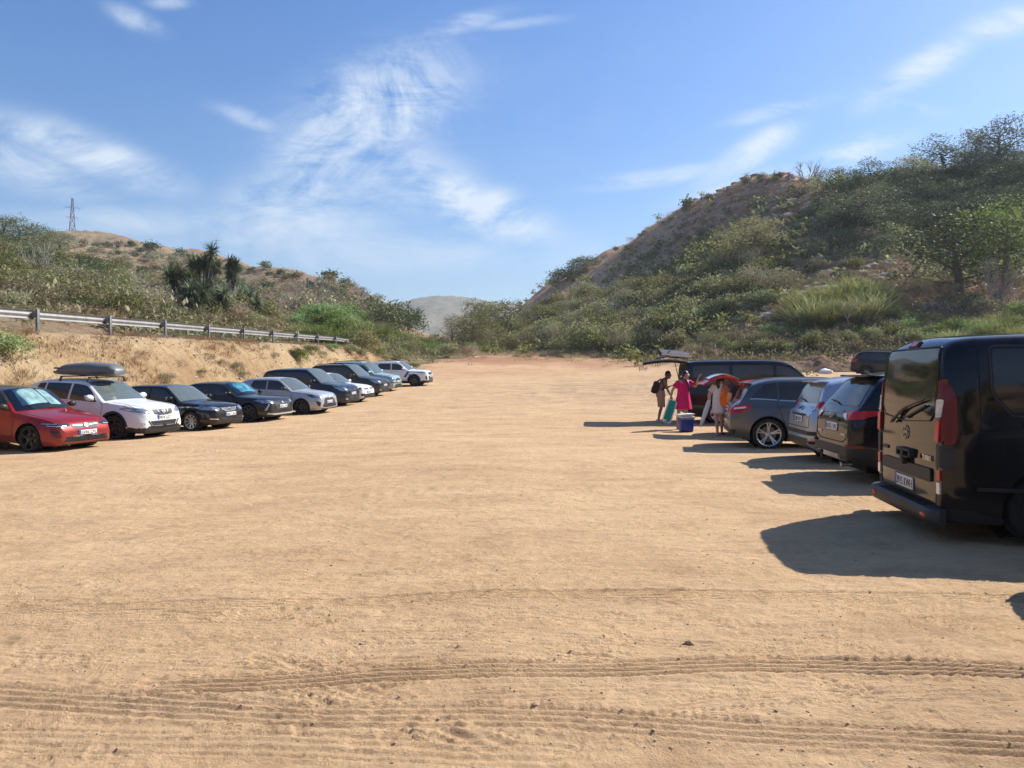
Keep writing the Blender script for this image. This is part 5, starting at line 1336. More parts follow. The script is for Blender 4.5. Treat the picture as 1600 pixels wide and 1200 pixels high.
    # high brake light
    c.patch('brake_light', 'B', roundp([(-.13, 1.89), (.13, 1.89), (.12, 1.955), (-.12, 1.955)], .02), M_BLACKPL, .014, 0, .05, False, None, .02); c.patch('brake_light_lens', 'B', [(-.09, 1.905), (.09, 1.905), (.085, 1.945), (-.085, 1.945)], M_RED, .022, .01, .05, False, None, .02)
    # tail lamps: tall stacks at both corners
    for nm, poly, m_, of in (('tail_lamp', [(.785, .95), (.90, .95), (.915, 1.06), (.90, 1.44), (.86, 1.57), (.79, 1.55)], M_REDD, .016), ('tail_lamp_lens', [(.79, .97), (.875, .97), (.875, 1.17), (.79, 1.17)], M_RED, .026), ('reversing_lamp', [(.79, 1.20), (.875, 1.20), (.875, 1.37), (.79, 1.37)], M_WLENS, .026)):
        c.patch(nm, 'B', poly, m_, of, .015, .05, True, None, .03)
    c.patch('tail_lamp', 'R', [(4.985, .95), (4.90, .95), (4.875, 1.08), (4.875, 1.38), (4.91, 1.50), (4.97, 1.56)], M_REDD, .014, .03, .05, True, None, .03)
    c.patch('lamp_base', 'R', [(4.995, .935), (4.91, .93), (4.89, .74), (4.995, .72)], M_BLACKPL, .012, .02, .05, True, None, .02)
    c.patch('lamp_base', 'B', [(.80, .935), (.93, .935), (.95, .72), (.80, .72)], M_BLACKPL, .014, .01, .05, True, None, .02)
    c.patch('corner_reflector', 'B', [(.81, .595), (.885, .595), (.885, .70), (.81, .70)], M_RED, .016, .01, .05, True, None, .02); c.patch('corner_lamp', 'B', [(.81, .47), (.885, .47), (.885, .58), (.81, .58)], M_WLENS, .016, .01, .05, True, None, .02)
    # grip, plate housing, badges
    c.patch('plate_housing', 'B', roundp([(-.68, .69), (.66, .69), (.70, .66), (.70, .56), (-.68, .56)], .03), M_BLACKPL, .020, 0, .06, False, None, .03)
    bm = bmesh.new(); p, _ = c.P('B', .0, .87, 0)
    bm_box(bm, (p.x-.02, -.03, .82), (.07, .36, .028), None, .01); bm_box(bm, (p.x-.02, -.03, .75), (.07, .30, .024), None, .01); bm_box(bm, (p.x-.025, -.03, .78), (.07, .05, .10), None, .01)
    for yy in (-.21, .15): bm_box(bm, (p.x-.02, yy, .785), (.06, .03, .075), None, .008)
    bm_box(bm, (p.x-.035, -.03, .71), (.06, .09, .09), None, .015); bm_obj('tailgate_grip', bm, M_BLACKPL, c.root)
    c.plate('B', .05, .472, '3915 KWH', .52, .125, -.0)
    c.emblem('B', 0, 1.0, .072, 'bolt', off=.012)
    def badge(txt, y, z, size, mat):
        p, n = c.P('B', y, z, .008); t = text_mesh('badge_lettering', txt, size, mat, c.root, .0022*size/.05, .002); t.rotation_euler = (PI/2, 0, -PI/2); t.location = (p.x-.004, y, z)
    badge('TURBO', -.58, .765, .068, M_ALLOY); badge('VIVARO', .62, .775, .05, M_ALLOYD); badge('BI', -.39, .765, .062, M_RED)
    c.wiper('B', [(.0, 1.155), (-.12, 1.175), (-.55, 1.30)], .012); q = [c.P('B', a, b, .035)[0] for a, b in ((.02, 1.13), (.32, 1.10), (.36, 1.12))]
    bm = bmesh.new(); q = [c.P('B', a, b, .04)[0] for a, b in ((-.55, 1.36), (-.05, 1.26), (.18, 1.16), (.30, 1.10))]; bm_tube(bm, q, [.008, .011, .016, .022], 6); q2 = [c.P('B', a, b, .03)[0] for a, b in ((.38, 1.08), (.1, 1.22), (-.1, 1.255))]; bm_tube(bm, q2, [.010, .012, .008], 6); bm_obj('wiper', bm, M_BLACKPL, c.root)
    # bumper with step
    n = 26; ys = np.linspace(-1, 1, n); V = []; F = []
    secp = [(.0, .165), (-.10, .175), (-.125, .21), (-.12, .30), (-.10, .325), (.02, .335)]
    for y in ys:
        rx = .0 if abs(y) < .86 else (abs(y)-.86)/.14
        for (dx, z) in secp: V.append((-L/2+.01+dx*(1-.55*rx**2)+.0*rx, y*(W/2-.0)*.985, z))
    m_ = len(secp)
    for i in range(n-1):
        for k in range(m_-1): F.append((i*m_+k, i*m_+k+1, (i+1)*m_+k+1, (i+1)*m_+k))
    F += [tuple(range(m_))[::-1], tuple(range((n-1)*m_, n*m_))]
    o = mesh_obj('rear_bumper', V, [f[::-1] for f in F], M_BLACKPL, c.root, True, None, 40)
    bm = bmesh.new()
    for k in range(34): bm_box(bm, (-L/2-.045, -.62+k*.0376, .333), (.085, .012, .008))
    bm_obj('step_ribs', bm, M_BLACKPL, o)
    for sy in (-1, 1):
        bm = bmesh.new(); bm_box(bm, (-L/2-.112, sy*.74, .25), (.012, .14, .045), None, .004); bm_obj('reflector', bm, M_RED, o)
    for sy in (-1, 1):
        V = []; F = []
        # bumper cheek wrapping on the flank up to the wheel opening
    c.patch('bumper_side', 'R', [(4.995, .34), (4.74, .33), (4.48, .26), (4.5, .215), (4.995, .215)], M_BLACKPL, .010, .01, .06, True, None, .02)
    bm = bmesh.new()
    for sy in (-.73, .73): bm_box(bm, (-L/2+.15, sy*1.02, 1.87), (.05, .05, .03), None, .006)
    bm_obj('tailgate_hinge', bm, M_BLACKPL, c.root)
    c.mirror(1.30, 1.26, P_VAN, 1.3); c.place_rear_corner(4.06, 6.98, -9); return c

C_RED = car_corsa(); C_QQ = car_qashqai(); roof_box(C_QQ); car_ibiza(); car_208(); car_yaris()
mpv('navy_family_van', 'dark navy tall family van standing between the pale silver and the white hatchback', P_NAVY, 511, 636, -13, False, H=1.78)
car_golfw()
mpv('graphite_family_van', 'dark brown-grey tall family van with black roof rails and big headlamps', P_GRAPH, 569, 620.5, -12, True, H=1.80, platet='5184 HGW', dark=.32)
mpv('pale_teal_family_van', 'pale teal tall family van with roof rails, second car from the far end', P_TEAL, 592, 612, -12, True, H=1.80, platet='9917 GFR', dark=.0)
car_ravw()
big_van(); car_rav_black(); car_golfplus(); car_bclass(); car_redsmall(); car_t5(); car_rogue(); car_offframe()
# ------------------------------------------------------------------ vegetation
def leafmat(name, cols, trans=.35, rough=.6, var=.35):
    m, N, L, b = newmat(name); out = N['Material Output']
    geo = N.new('ShaderNodeNewGeometry'); oi = N.new('ShaderNodeObjectInfo')
    c = ramp(N, L, geo.outputs['Random Per Island'], [(i/(len(cols)-1), col) for i, col in enumerate(cols)])
    hs = N.new('ShaderNodeHueSaturation'); L.new(c, hs.inputs['Color'])
    L.new(nmath(N, L, 'ADD', nmath(N, L, 'MULTIPLY', oi.outputs['Random'], .05), .475), hs.inputs['Hue'])
    r2 = nmath(N, L, 'FRACT', nmath(N, L, 'MULTIPLY', oi.outputs['Random'], 17.3))
    L.new(nmath(N, L, 'ADD', nmath(N, L, 'MULTIPLY', r2, var*2), 1-var), hs.inputs['Value'])
    L.new(nmath(N, L, 'ADD', nmath(N, L, 'MULTIPLY', r2, -.3), 1.05), hs.inputs['Saturation'])
    L.new(hs.outputs[0], b.inputs['Base Color']); b.inputs['Roughness'].default_value = rough; b.inputs['Specular IOR Level'].default_value = .12
    tr = N.new('ShaderNodeBsdfTranslucent'); L.new(hs.outputs[0], tr.inputs[0]); mx = N.new('ShaderNodeMixShader'); mx.inputs[0].default_value = trans
    L.new(b.outputs[0], mx.inputs[1]); L.new(tr.outputs[0], mx.inputs[2]); L.new(mx.outputs[0], out.inputs['Surface']); return m
ML = dict(
 shrub=leafmat('leaf_mid_green', [(0.152, 0.166, 0.047), (0.254, 0.254, 0.076), (0.374, 0.344, 0.119), (0.204, 0.204, 0.070)]),
 olive=leafmat('leaf_grey_olive', [(0.206, 0.194, 0.088), (0.290, 0.257, 0.127), (0.386, 0.332, 0.166), (0.241, 0.194, 0.098)], .25),
 pine=leafmat('needle_dark_green', [(0.078, 0.106, 0.039), (0.143, 0.172, 0.056), (0.232, 0.242, 0.083)], .15),
 dry=leafmat('dry_grass_straw', [(.34, .22, .10), (.46, .32, .16), (.28, .17, .08), (.52, .40, .22)], .3),
 brown=leafmat('dead_scrub_brown', [(0.281, 0.176, 0.105), (0.421, 0.281, 0.176), (0.527, 0.351, 0.211), (0.211, 0.140, 0.088)], .2),
 cane=leafmat('cane_light_green', [(0.187, 0.224, 0.046), (0.274, 0.297, 0.079), (0.374, 0.356, 0.132), (0.144, 0.185, 0.053)], .4),
 bright=leafmat('leaf_bright_green', [(0.131, 0.207, 0.038), (0.206, 0.293, 0.061), (0.281, 0.345, 0.086)], .4),
 yucca=leafmat('yucca_leaf', [(0.076, 0.108, 0.046), (0.130, 0.166, 0.067), (0.194, 0.228, 0.103)], .1))
M_BARK = simple('grey_bark', (.20, .165, .13), .9, grain=.4, gscale=9, bump=.3)
M_TWIG = simple('bleached_twig', (.38, .33, .27), .9, grain=.3, gscale=9)
M_BARKD = simple('dark_bark', (.085, .065, .05), .9, grain=.4, gscale=9)

def quads(P, D, Nn, ln, wd):
    """one rhombic leaf per row: centre P, length direction D, normal-ish Nn"""
    S = np.cross(D, Nn); S /= (np.linalg.norm(S, axis=1, keepdims=True)+1e-9)
    l = ln[:, None]; w = wd[:, None]
    V = np.stack([P-D*l*.5, P+S*w*.5-D*l*.05, P+D*l*.5, P-S*w*.5-D*l*.05], 1).reshape(-1, 3)
    return V, np.arange(len(V)).reshape(-1, 4)
def runit(n, rng):
    v = rng.normal(size=(n, 3)); return v/np.linalg.norm(v, axis=1, keepdims=True)
def crown_mesh(name, kind, seed, nleaf, leaf, lobes, shell=.55, updir=.2, asp=.55, twigs=7, twigmat=None, holes=.25):
    rng = np.random.default_rng(seed)
    lb = np.array(lobes); wgt = (lb[:, 3]**2); wgt /= wgt.sum()
    k = rng.choice(len(lb), nleaf, p=wgt); d = runit(nleaf, rng); d[:, 2] = np.where(rng.random(nleaf) < .6, np.abs(d[:, 2]), d[:, 2])
    rad = (shell+(1-shell)*rng.random(nleaf)**.6)
    bump = 1+.22*np.sin(d[:, 0]*5+k*2.1+seed)*np.sin(d[:, 1]*6+k)+.12*rng.normal(size=nleaf)
    P = lb[k, :3]+d*(rad*bump)[:, None]*lb[k, 3:4]*np.array([1, 1, .85])
    # clump leaves towards twig ends: leaves gather on small tufts
    nt = max(10, nleaf//9); T = P[rng.choice(nleaf, nt)]; j = rng.integers(0, nt, nleaf)
    P = np.where((rng.random(nleaf) < .65)[:, None], T[j]+rng.normal(size=(nleaf, 3))*leaf*1.1, P)
    P = P[P[:, 2] > .02]; n = len(P)
    D = runit(n, rng)*.8+np.array([0, 0, updir]); D /= np.linalg.norm(D, axis=1, keepdims=True); Nn = runit(n, rng)
    ln = leaf*(.6+.8*rng.random(n)); V, F = quads(P, D, Nn, ln, ln*asp)
    mats = [ML[kind]]; idx = np.zeros(len(F), int)
    if twigs:
        bm = bmesh.new(); r = random.Random(seed)
        for q in range(twigs):
            l = lb[r.randrange(len(lb))]; a = r.random()*2*PI; e = Vector((l[0]+math.cos(a)*l[3]*.6, l[1]+math.sin(a)*l[3]*.6, l[2]+l[3]*r.random()*.9))
            m_ = Vector((e.x*.35+r.uniform(-.05, .05), e.y*.35+r.uniform(-.05, .05), e.z*.5)); bm_tube(bm, [(0, 0, -.05), m_, e], [.022, .014, .005], 4, False)
        bm.verts.ensure_lookup_table(); tv = np.array([v.co[:] for v in bm.verts]); tf = np.array([[v.index for v in f.verts] for f in bm.faces if len(f.verts) == 4]); bm.free()
        V = np.concatenate([V, tv]); F = np.concatenate([F, tf+len(V)-len(tv)]); idx = np.concatenate([idx, np.ones(len(tf), int)]); mats.append(twigmat or M_BARK)
    o = mesh_obj(name, V, F, mats, None, False, idx); me = o.data; bpy.data.objects.remove(o); return me
def lobes_round(rng, n, w=.5, h=.55, z=.38):
    return [(0, 0, z, w*.72)]+[(math.cos(a)*w*.5*rng.uniform(.6, 1.1), math.sin(a)*w*.5*rng.uniform(.6, 1.1), z*rng.uniform(.6, 1.5), w*rng.uniform(.32, .5)) for a in [2*PI*i/n+rng.uniform(-.4, .4) for i in range(n)]]
def grass_mesh(name, kind, seed, nb, h, spread, lean=.5, wd=.012, seg=2, stems=True):
    rng = np.random.default_rng(seed); a = rng.random(nb)*2*PI; r = spread*np.sqrt(rng.random(nb))
    base = np.stack([r*np.cos(a), r*np.sin(a), np.zeros(nb)], 1); b = a+rng.normal(size=nb)*.7; ln = lean*(.3+rng.random(nb))*h; hh = h*(.5+.6*rng.random(nb))
    dirv = np.stack([np.cos(b), np.sin(b), np.zeros(nb)], 1); side = np.stack([-np.sin(b), np.cos(b), np.zeros(nb)], 1)
    V = []; F = []
    pts = []
    for s_ in range(seg+1):
        t = s_/seg; pts.append(base+dirv*(ln*t*t)[:, None]+np.array([0, 0, 1])*(hh*t*(1-.25*t*lean))[:, None])
    w_ = wd*(.6+.8*rng.random(nb))
    for s_ in range(seg+1):
        ww = (w_*(1-.8*s_/seg))[:, None]; V.append(pts[s_]-side*ww); V.append(pts[s_]+side*ww)
    V = np.stack(V, 1).reshape(-1, 3); k = 2*(seg+1); i0 = np.arange(nb)*k; F = np.concatenate([np.stack([i0+2*s_, i0+2*s_+1, i0+2*s_+3, i0+2*s_+2], 1) for s_ in range(seg)])
    o = mesh_obj(name, V, F, ML[kind], None, False); me = o.data; bpy.data.objects.remove(o); return me
def bare_mesh(name, seed, mat, n=9, depth=3):
    bm = bmesh.new(); r = random.Random(seed)
    def br(p, d, l, rad, k):
        q = p+d*l*.5+Vector((r.uniform(-1, 1), r.uniform(-1, 1), r.uniform(-1, 1)))*l*.09; e = q+(d+Vector((r.uniform(-1, 1), r.uniform(-1, 1), r.uniform(-.3, .8)))*.35).normalized()*l*.5
        bm_tube(bm, [p, q, e], [rad, rad*.75, rad*.5], 4 if k < depth else 5, False)
        if k > 0:
            for _ in range(3 if k > 1 else 3): br(e if r.random() < .6 else q, (d+Vector((r.uniform(-1, 1), r.uniform(-1, 1), r.uniform(-.4, .8)))*.8).normalized(), l*.66, rad*.5, k-1)
    for i in range(n):
        a = 2*PI*i/n+r.random(); br(Vector((0, 0, -.03)), Vector((math.cos(a)*.6, math.sin(a)*.6, 1)).normalized(), .42, .018, depth-1)
    me = bpy.data.meshes.new(name); bm.to_mesh(me); bm.free(); me.materials.append(mat); return me
PR = {}
def make_protos():
    for i in range(5):
        r = random.Random(100+i)
        PR.setdefault('shrub', []).append(crown_mesh('leafy_shrub', 'shrub', 10+i, 1500, .062, lobes_round(r, 6), .5, .15, .5))
        PR.setdefault('olive', []).append(crown_mesh('grey_green_bush', 'olive', 30+i, 1500, .048, lobes_round(r, 6, .5, .5, .36), .45, .5, .35, 8, M_TWIG))
        PR.setdefault('bright', []).append(crown_mesh('bright_green_shrub', 'bright', 50+i, 1300, .06, lobes_round(r, 7, .5, .5, .34), .4, .2, .5))
        PR.setdefault('brown', []).append(crown_mesh('dead_brown_bush', 'brown', 70+i, 1000, .05, lobes_round(r, 5, .5, .45, .3), .25, .7, .22, 14, M_TWIG))
        PR.setdefault('dry', []).append(grass_mesh('dry_grass_clump', 'dry', 90+i, 260, .55, .34, .7, .007))
        PR.setdefault('cane', []).append(grass_mesh('cane_clump', 'cane', 110+i, 620, .72, .48, .75, .011, 3))
        PR.setdefault('far', []).append(crown_mesh('hill_bush', 'pine', 130+i, 420, .12, lobes_round(r, 5), .6, .1, .7, 0))
        PR.setdefault('faro', []).append(crown_mesh('hill_bush', 'olive', 140+i, 420, .11, lobes_round(r, 5), .6, .1, .7, 0))
        PR.setdefault('bare', []).append(bare_mesh('bare_branches', 150+i, M_TWIG))
        PR.setdefault('pinelow', []).append(crown_mesh('evergreen_bush', 'pine', 160+i, 2200, .052, lobes_round(r, 8, .5, .5, .42), .6, .2, .4, 4))
make_protos()
NAMES = dict(shrub='leafy_shrub', olive='grey_green_bush', bright='bright_green_shrub', brown='dead_brown_bush', dry='dry_grass_clump', cane='cane_clump', far='hill_bush', faro='hill_bush', bare='bare_shrub', pinelow='evergreen_bush')
CAT = dict(shrub='shrub', olive='bush', bright='shrub', brown='bush', dry='grass clump', cane='cane clump', far='bush', faro='bush', bare='dead shrub', pinelow='bush')
VR = random.Random(77)
def plant(kind, x, y, w, h=None, label=None, group=None, z=None, sink=.04, me=None, name=None):
    me = me or VR.choice(PR[kind]); o = bpy.data.objects.new(name or NAMES[kind], me); COL.objects.link(o)
    z = float(height(x, y)) if z is None else z; h = h or w
    o.location = (x, y, z-sink*h); o.rotation_euler = (VR.uniform(-.08, .08), VR.uniform(-.08, .08), VR.random()*2*PI); o.scale = (w*VR.uniform(.88, 1.12), w*VR.uniform(.88, 1.12), h)
    return tag(o, label, CAT[kind], group)
# trees: trunk + crown
def tree_protos():
    out = {}
    for nm, kind, lsz in (('pine_tree', 'pine', .050), ('broad_tree', 'shrub', .058), ('bright_tree', 'bright', .052), ('light_tree', 'olive', .05)):
        lst = []
        for i in range(4):
            r = random.Random(300+i*7+len(nm)); lob = []; bm = bmesh.new(); hh = 1.0
            top = Vector((r.uniform(-.05, .05), r.uniform(-.05, .05), .62)); bm_tube(bm, [(0, 0, -.05), (r.uniform(-.02, .02), 0, .28), top], [.032, .024, .012], 7)
            nb = 13
            for k in range(nb):
                t = .20+.66*k/nb; a = k*2.4+r.random(); rad = (.36*math.sin(PI*min(.95, .22+t*.72)))*r.uniform(.6, 1.1)
                s_ = Vector((0, 0, min(.6, t-.12))); e = Vector((math.cos(a)*rad, math.sin(a)*rad, t)); bm_tube(bm, [s_, (s_+e)/2+Vector((0, 0, -.02)), e], [.012, .008, .004], 4, False)
                lob.append((e.x, e.y, e.z, r.uniform(.13, .21)))
            lob.append((0, 0, .84, .14)); lob.append((top.x, top.y, .62, .24)); lob.append((0, 0, .40, .26))
            tm = bpy.data.meshes.new('trunk'); bm.to_mesh(tm); bm.free(); tm.materials.append(M_BARKD if kind == 'pine' else M_BARK)
            cm = crown_mesh('crown', kind, 400+i+len(nm), 4600, lsz*.55, lob, .35, .15, .45, 0)
            lst.append((tm, cm))
        out[nm] = lst
    return out
TP = tree_protos()
def tree(nm, x, y, w, h, label, group=None, cat='tree', z=None):
    tm, cm = VR.choice(TP[nm]); z = float(height(x, y)) if z is None else z
    e = empty(nm, (x, y, z), VR.random()*2*PI, label, cat, group); k = w/.62
    for n_, me in (('trunk', tm), ('crown', cm)):
        o = bpy.data.objects.new(n_, me); COL.objects.link(o); o.parent = e; o.scale = (k, k, h)
    return e
def inpoly(x, y, P):
    c = False; j = len(P)-1
    for i in range(len(P)):
        if (P[i][1] > y) != (P[j][1] > y) and x < (P[j][0]-P[i][0])*(y-P[i][1])/(P[j][1]-P[i][1])+P[i][0]: c = not c
        j = i
    return c
def scatter(P, n, kinds, wr, label, group, hk=(.7, 1.0), y0=20., jitter=1.0, mind=.5, seed=None):
    """stand n plants on the ground seen inside the photograph region P"""
    xs = [p[0] for p in P]; ys = [p[1] for p in P]; r = random.Random(seed if seed else int(xs[0]*7+ys[0]*3+n)); done = []; tries = 0
    while len(done) < n and tries < n*30:
        tries += 1; px = r.uniform(min(xs), max(xs)); py = r.uniform(min(ys), max(ys))
        if not inpoly(px, py, P): continue
        w = r.uniform(*wr); w *= (1 if r.random() < .8 else .7)
        md = None
        ok = True
        x, y, z = hit(px, py, y0)
        if y > 700: continue
        for (a, b, c) in done:
            if (a-x)**2+(b-y)**2 < (mind*(w+c)/2)**2: ok = False; break
        if not ok: continue
        done.append((x, y, w)); k = r.choice(kinds); lab = label if isinstance(label, str) else label[k]
        if n > 30:
            q = min(2, int(3*(px-min(xs))/(max(xs)-min(xs)))); v = min(2, int(3*(py-min(ys))/(max(ys)-min(ys)+1e-6)))
            lab += ', '+(['upper', 'middle', 'lower'][v]+' ' if max(ys)-min(ys) > 60 else '')+['left', 'centre', 'right'][q]
        g = group if isinstance(group, str) else group[k]
        if k.endswith('_tree'): tree(k, x, y, w, w*r.uniform(*hk), lab, g)
        else: plant(k, x, y, w, w*r.uniform(*hk), lab, g)
    return done
# --- right hillside
scatter([(880, 432), (1000, 368), (1100, 312), (1230, 282), (1290, 300), (1300, 400), (1200, 400), (1120, 360), (1000, 410), (900, 445)], 120, ['brown', 'dry', 'faro', 'dry', 'olive'], (1.1, 2.6),
        dict(brown='low dead brown bush on the bare reddish landslip slope', faro='small olive bush on the bare reddish landslip slope', dry='straw tuft on the bare reddish landslip slope', olive='grey-green bush on the bare reddish landslip slope'),
        dict(brown='dead bushes on the landslip', faro='olive bushes on the landslip', dry='straw tufts on the landslip', olive='grey-green bushes on the landslip'), (.5, .8), mind=1.0)
scatter([(735, 545), (745, 510), (835, 492), (880, 475), (960, 455), (1040, 450), (1100, 428), (1190, 420), (1240, 450), (1210, 480), (1120, 500), (1060, 535), (930, 548)], 150, ['shrub', 'shrub', 'olive', 'shrub'], (3.2, 5.8),
        dict(shrub='leafy green shrub in the thicket at the foot of the right hill', olive='grey-green bush in the thicket at the foot of the right hill'), dict(shrub='leafy shrubs of the thicket', olive='grey bushes of the thicket'), (.75, 1.05), mind=.42)
scatter([(735, 552), (900, 556), (1060, 556), (1060, 530), (900, 535), (745, 530)], 36, ['shrub', 'olive', 'shrub'], (3, 4.8), dict(shrub='dark leafy shrub at the far edge of the sandy lot', olive='grey bush at the far edge of the sandy lot'), dict(shrub='shrubs along the far edge', olive='bushes along the far edge'), (.9, 1.25), mind=.5)
scatter([(1315, 312), (1400, 302), (1500, 284), (1600, 262), (1600, 355), (1480, 378), (1330, 378), (1290, 335)], 70, ['pine_tree'], (3.6, 6.2), 'dark pine standing on the wooded upper right slope', 'pines on the upper right slope', (.72, .95), mind=.45)
scatter([(1290, 305), (1600, 262), (1600, 400), (1300, 400)], 80, ['pinelow', 'shrub', 'olive'], (3, 5), dict(pinelow='dark evergreen bush under the pines on the upper right slope', shrub='green shrub under the pines on the upper right slope', olive='grey bush under the pines on the upper right slope'), dict(pinelow='evergreen bushes under the pines', shrub='shrubs under the pines', olive='grey bushes under the pines'), (.7, 1.), mind=.45)
scatter([(1190, 380), (1330, 385), (1600, 380), (1600, 500), (1440, 490), (1400, 440), (1240, 480), (1180, 500), (1120, 520)], 84, ['olive', 'olive', 'shrub', 'brown', 'olive'], (1.8, 3.6),
        dict(olive='grey-olive bush between pale stones on the middle of the right slope', shrub='green shrub between pale stones on the middle of the right slope', brown='dead brown bush between pale stones on the right slope'),
        dict(olive='grey bushes amid the stones', shrub='green shrubs amid the stones', brown='dead bushes amid the stones'), (.6, .9), mind=.8)
scatter([(1235, 500), (1290, 475), (1340, 470), (1400, 478), (1400, 500), (1330, 515), (1240, 515)], 22, ['cane'], (3.2, 4.2), 'light green cane clump in the rounded mound right of centre', 'cane clumps of the rounded mound', (.8, 1.0), mind=.35)
scatter([(1070, 562), (1200, 552), (1420, 540), (1600, 530), (1600, 500), (1400, 512), (1200, 528), (1100, 538)], 90, ['shrub', 'bright', 'olive', 'dry', 'shrub'], (1.8, 3.0),
        dict(shrub='leafy shrub in the hedge band behind the parked vans', bright='bright green shrub in the hedge band behind the parked vans', olive='grey bush in the hedge band behind the parked vans', dry='straw clump in the hedge band behind the parked vans'),
        dict(shrub='hedge band shrubs', bright='bright hedge band shrubs', olive='grey hedge band bushes', dry='straw in the hedge band'), (.7, 1.0), mind=.5)
scatter([(920, 548), (1050, 552), (1050, 520), (1000, 515), (920, 530)], 22, ['dry', 'brown'], (1.8, 3.2), dict(dry='tall straw clump among the shrubs left of the vans', brown='dead brown bush among the shrubs left of the vans'), dict(dry='straw left of the vans', brown='dead bushes left of the vans'), (.6, .9), mind=.5)
scatter([(700, 557), (1060, 560), (1060, 556), (700, 552)], 60, ['dry', 'brown', 'dry'], (1.0, 1.8), dict(dry='low straw clump along the far edge of the sand', brown='low brown bush along the far edge of the sand', bright='low green weed along the far edge of the sand'), dict(dry='straw along the far edge', brown='brown bushes along the far edge', bright='weeds along the far edge'), (.5, .8), mind=.5)
scatter([(1450, 545), (1600, 540), (1600, 515), (1450, 525)], 16, ['cane', 'bright'], (2.2, 3.0), dict(cane='reed clump above the big van roof', bright='bright shrub above the big van roof'), dict(cane='reeds above the big van', bright='shrubs above the big van'), (.7, 1.), mind=.5)
def at(px, py, y0=20.): return hit(px, py, y0)
for (nm, px, py, w, h, lab) in (('pine_tree', 1500, 462, 9.0, 8.5, 'dense dark green pine standing alone low on the right slope'), ('bright_tree', 1572, 460, 6.8, 9.5, 'tall sparse bright green tree near the right edge'),
    ('pine_tree', 1345, 372, 7.5, 6.5, 'broad dark pine at the edge of the bare landslip'), 
    ('broad_tree', 758, 540, 7.5, 7.6, 'open crowned tree against the far hills at the valley mouth'), ('broad_tree', 790, 530, 6.0, 7.0, 'dark green tree at the valley mouth, right of the open crowned one'), ('broad_tree', 738, 548, 5.0, 5.6, 'slender green tree at the valley mouth'),
    ('light_tree', 706, 545, 3.0, 4.6, 'small lone tree before the distant hills'), ('broad_tree', 1180, 400, 7, 5, 'wide green tree below the landslip'), ('pine_tree', 1190, 285, 2.0, 1.8, 'tiny dark tree on the crest of the landslip, left'),
    ('broad_tree', 1425, 305, 6, 6., 'rounded crown tree on the right skyline'), ('pine_tree', 1478, 280, 8, 6.5, 'large rounded pine on the right skyline'), ('pine_tree', 1560, 268, 7, 8, 'tall pine on the skyline near the right edge'), ('light_tree', 1525, 275, 4, 7, 'thin ragged tree on the right skyline')):
    x, y, z = at(px, py); tree(nm, x, y, w, h, lab)
for px, py, w, nm, lab in ((884, 440, 11, 'pinelow', 'dark spreading bush on the left shoulder of the right hill, lowest one'), (912, 424, 10, 'pinelow', 'round dark bush on the left shoulder of the right hill, highest one'), (868, 446, 6, 'shrub', 'small green bush at the left foot of the shoulder bushes'), (1262, 348, 2.6, 'pinelow', 'dark upright bush on the landslip edge, below the crest'), (1300, 300, 3, 'brown', 'tawny dead bush on the right end of the crest'), (1075, 330, 3.6, 'far', 'dark bush on the left rim of the landslip'), (1165, 288, 1.6, 'far', 'little bush on the landslip crest, left of the tiny tree'), (1215, 281, 1.8, 'far', 'little bush at the middle of the landslip crest')):
    x, y, z = at(px, py); plant(nm, x, y, w, w*(.55 if w > 5 else 1), lab, None, None, .15 if w > 5 else .04)
x, y, z = at(1262, 285); plant('bare', x, y, 6.0, 4.6, 'bare pale tree skeleton on the crest of the right hill', None, name='bare_tree')
for px, py, w, h, lab in ((1325, 515, 6, 3.4, 'bleached bare branches in front of the cane mound'), (1560, 470, 5, 6, 'bare grey branches beside the bright green tree'), (1150, 470, 5, 4, 'pale leafless branches in the thicket'), (965, 500, 5, 4, 'pale leafless branches low in the thicket')):
    x, y, z = at(px, py); plant('bare', x, y, w, h, lab)
# --- left hillside
scatter([(0, 405), (120, 430), (230, 440), (330, 470), (440, 505), (330, 512), (200, 500), (0, 490)], 120, ['olive', 'shrub', 'olive', 'shrub', 'brown'], (2.6, 4.4),
        dict(olive='grey-green bush above the guardrail on the left', shrub='leafy green shrub above the guardrail on the left', brown='dead brown bush above the guardrail on the left'), dict(olive='grey bushes above the guardrail', shrub='shrubs above the guardrail', brown='dead bushes above the guardrail'), (.75, 1.1), mind=.42)
scatter([(0, 494), (300, 505), (460, 520), (300, 495), (180, 478), (0, 470)], 62, ['brown', 'dry', 'olive', 'brown', 'bright'], (1.8, 3.0), dict(brown='brown dry bush right behind the guardrail', dry='tall straw right behind the guardrail', olive='grey bush right behind the guardrail', bright='green weed right behind the guardrail'),
        dict(brown='brown bushes behind the guardrail', dry='straw behind the guardrail', olive='grey bushes behind the guardrail', bright='weeds behind the guardrail'), (.6, .95), mind=.5)
scatter([(0, 395), (60, 398), (130, 412), (190, 440), (100, 450), (0, 430)], 44, ['pinelow', 'shrub', 'pinelow'], (4, 6), dict(pinelow='dark evergreen on the upper left slope', shrub='deep green shrub on the upper left slope'), dict(pinelow='evergreens of the upper left', shrub='green shrubs of the upper left'), (.7, .95), mind=.4)
scatter([(120, 382), (200, 384), (290, 402), (380, 416), (520, 440), (600, 470), (560, 510), (440, 480), (300, 450), (180, 420)], 210, ['far', 'faro', 'faro', 'brown', 'faro'], (1.6, 4.6), dict(far='dark round bush dotted on the dry left hill', faro='olive bush dotted on the dry left hill', brown='dead bush dotted on the dry left hill'), dict(far='dark bushes on the dry left hill', faro='olive bushes on the dry left hill', brown='dead bushes on the dry left hill'), (.5, .8), mind=.8)
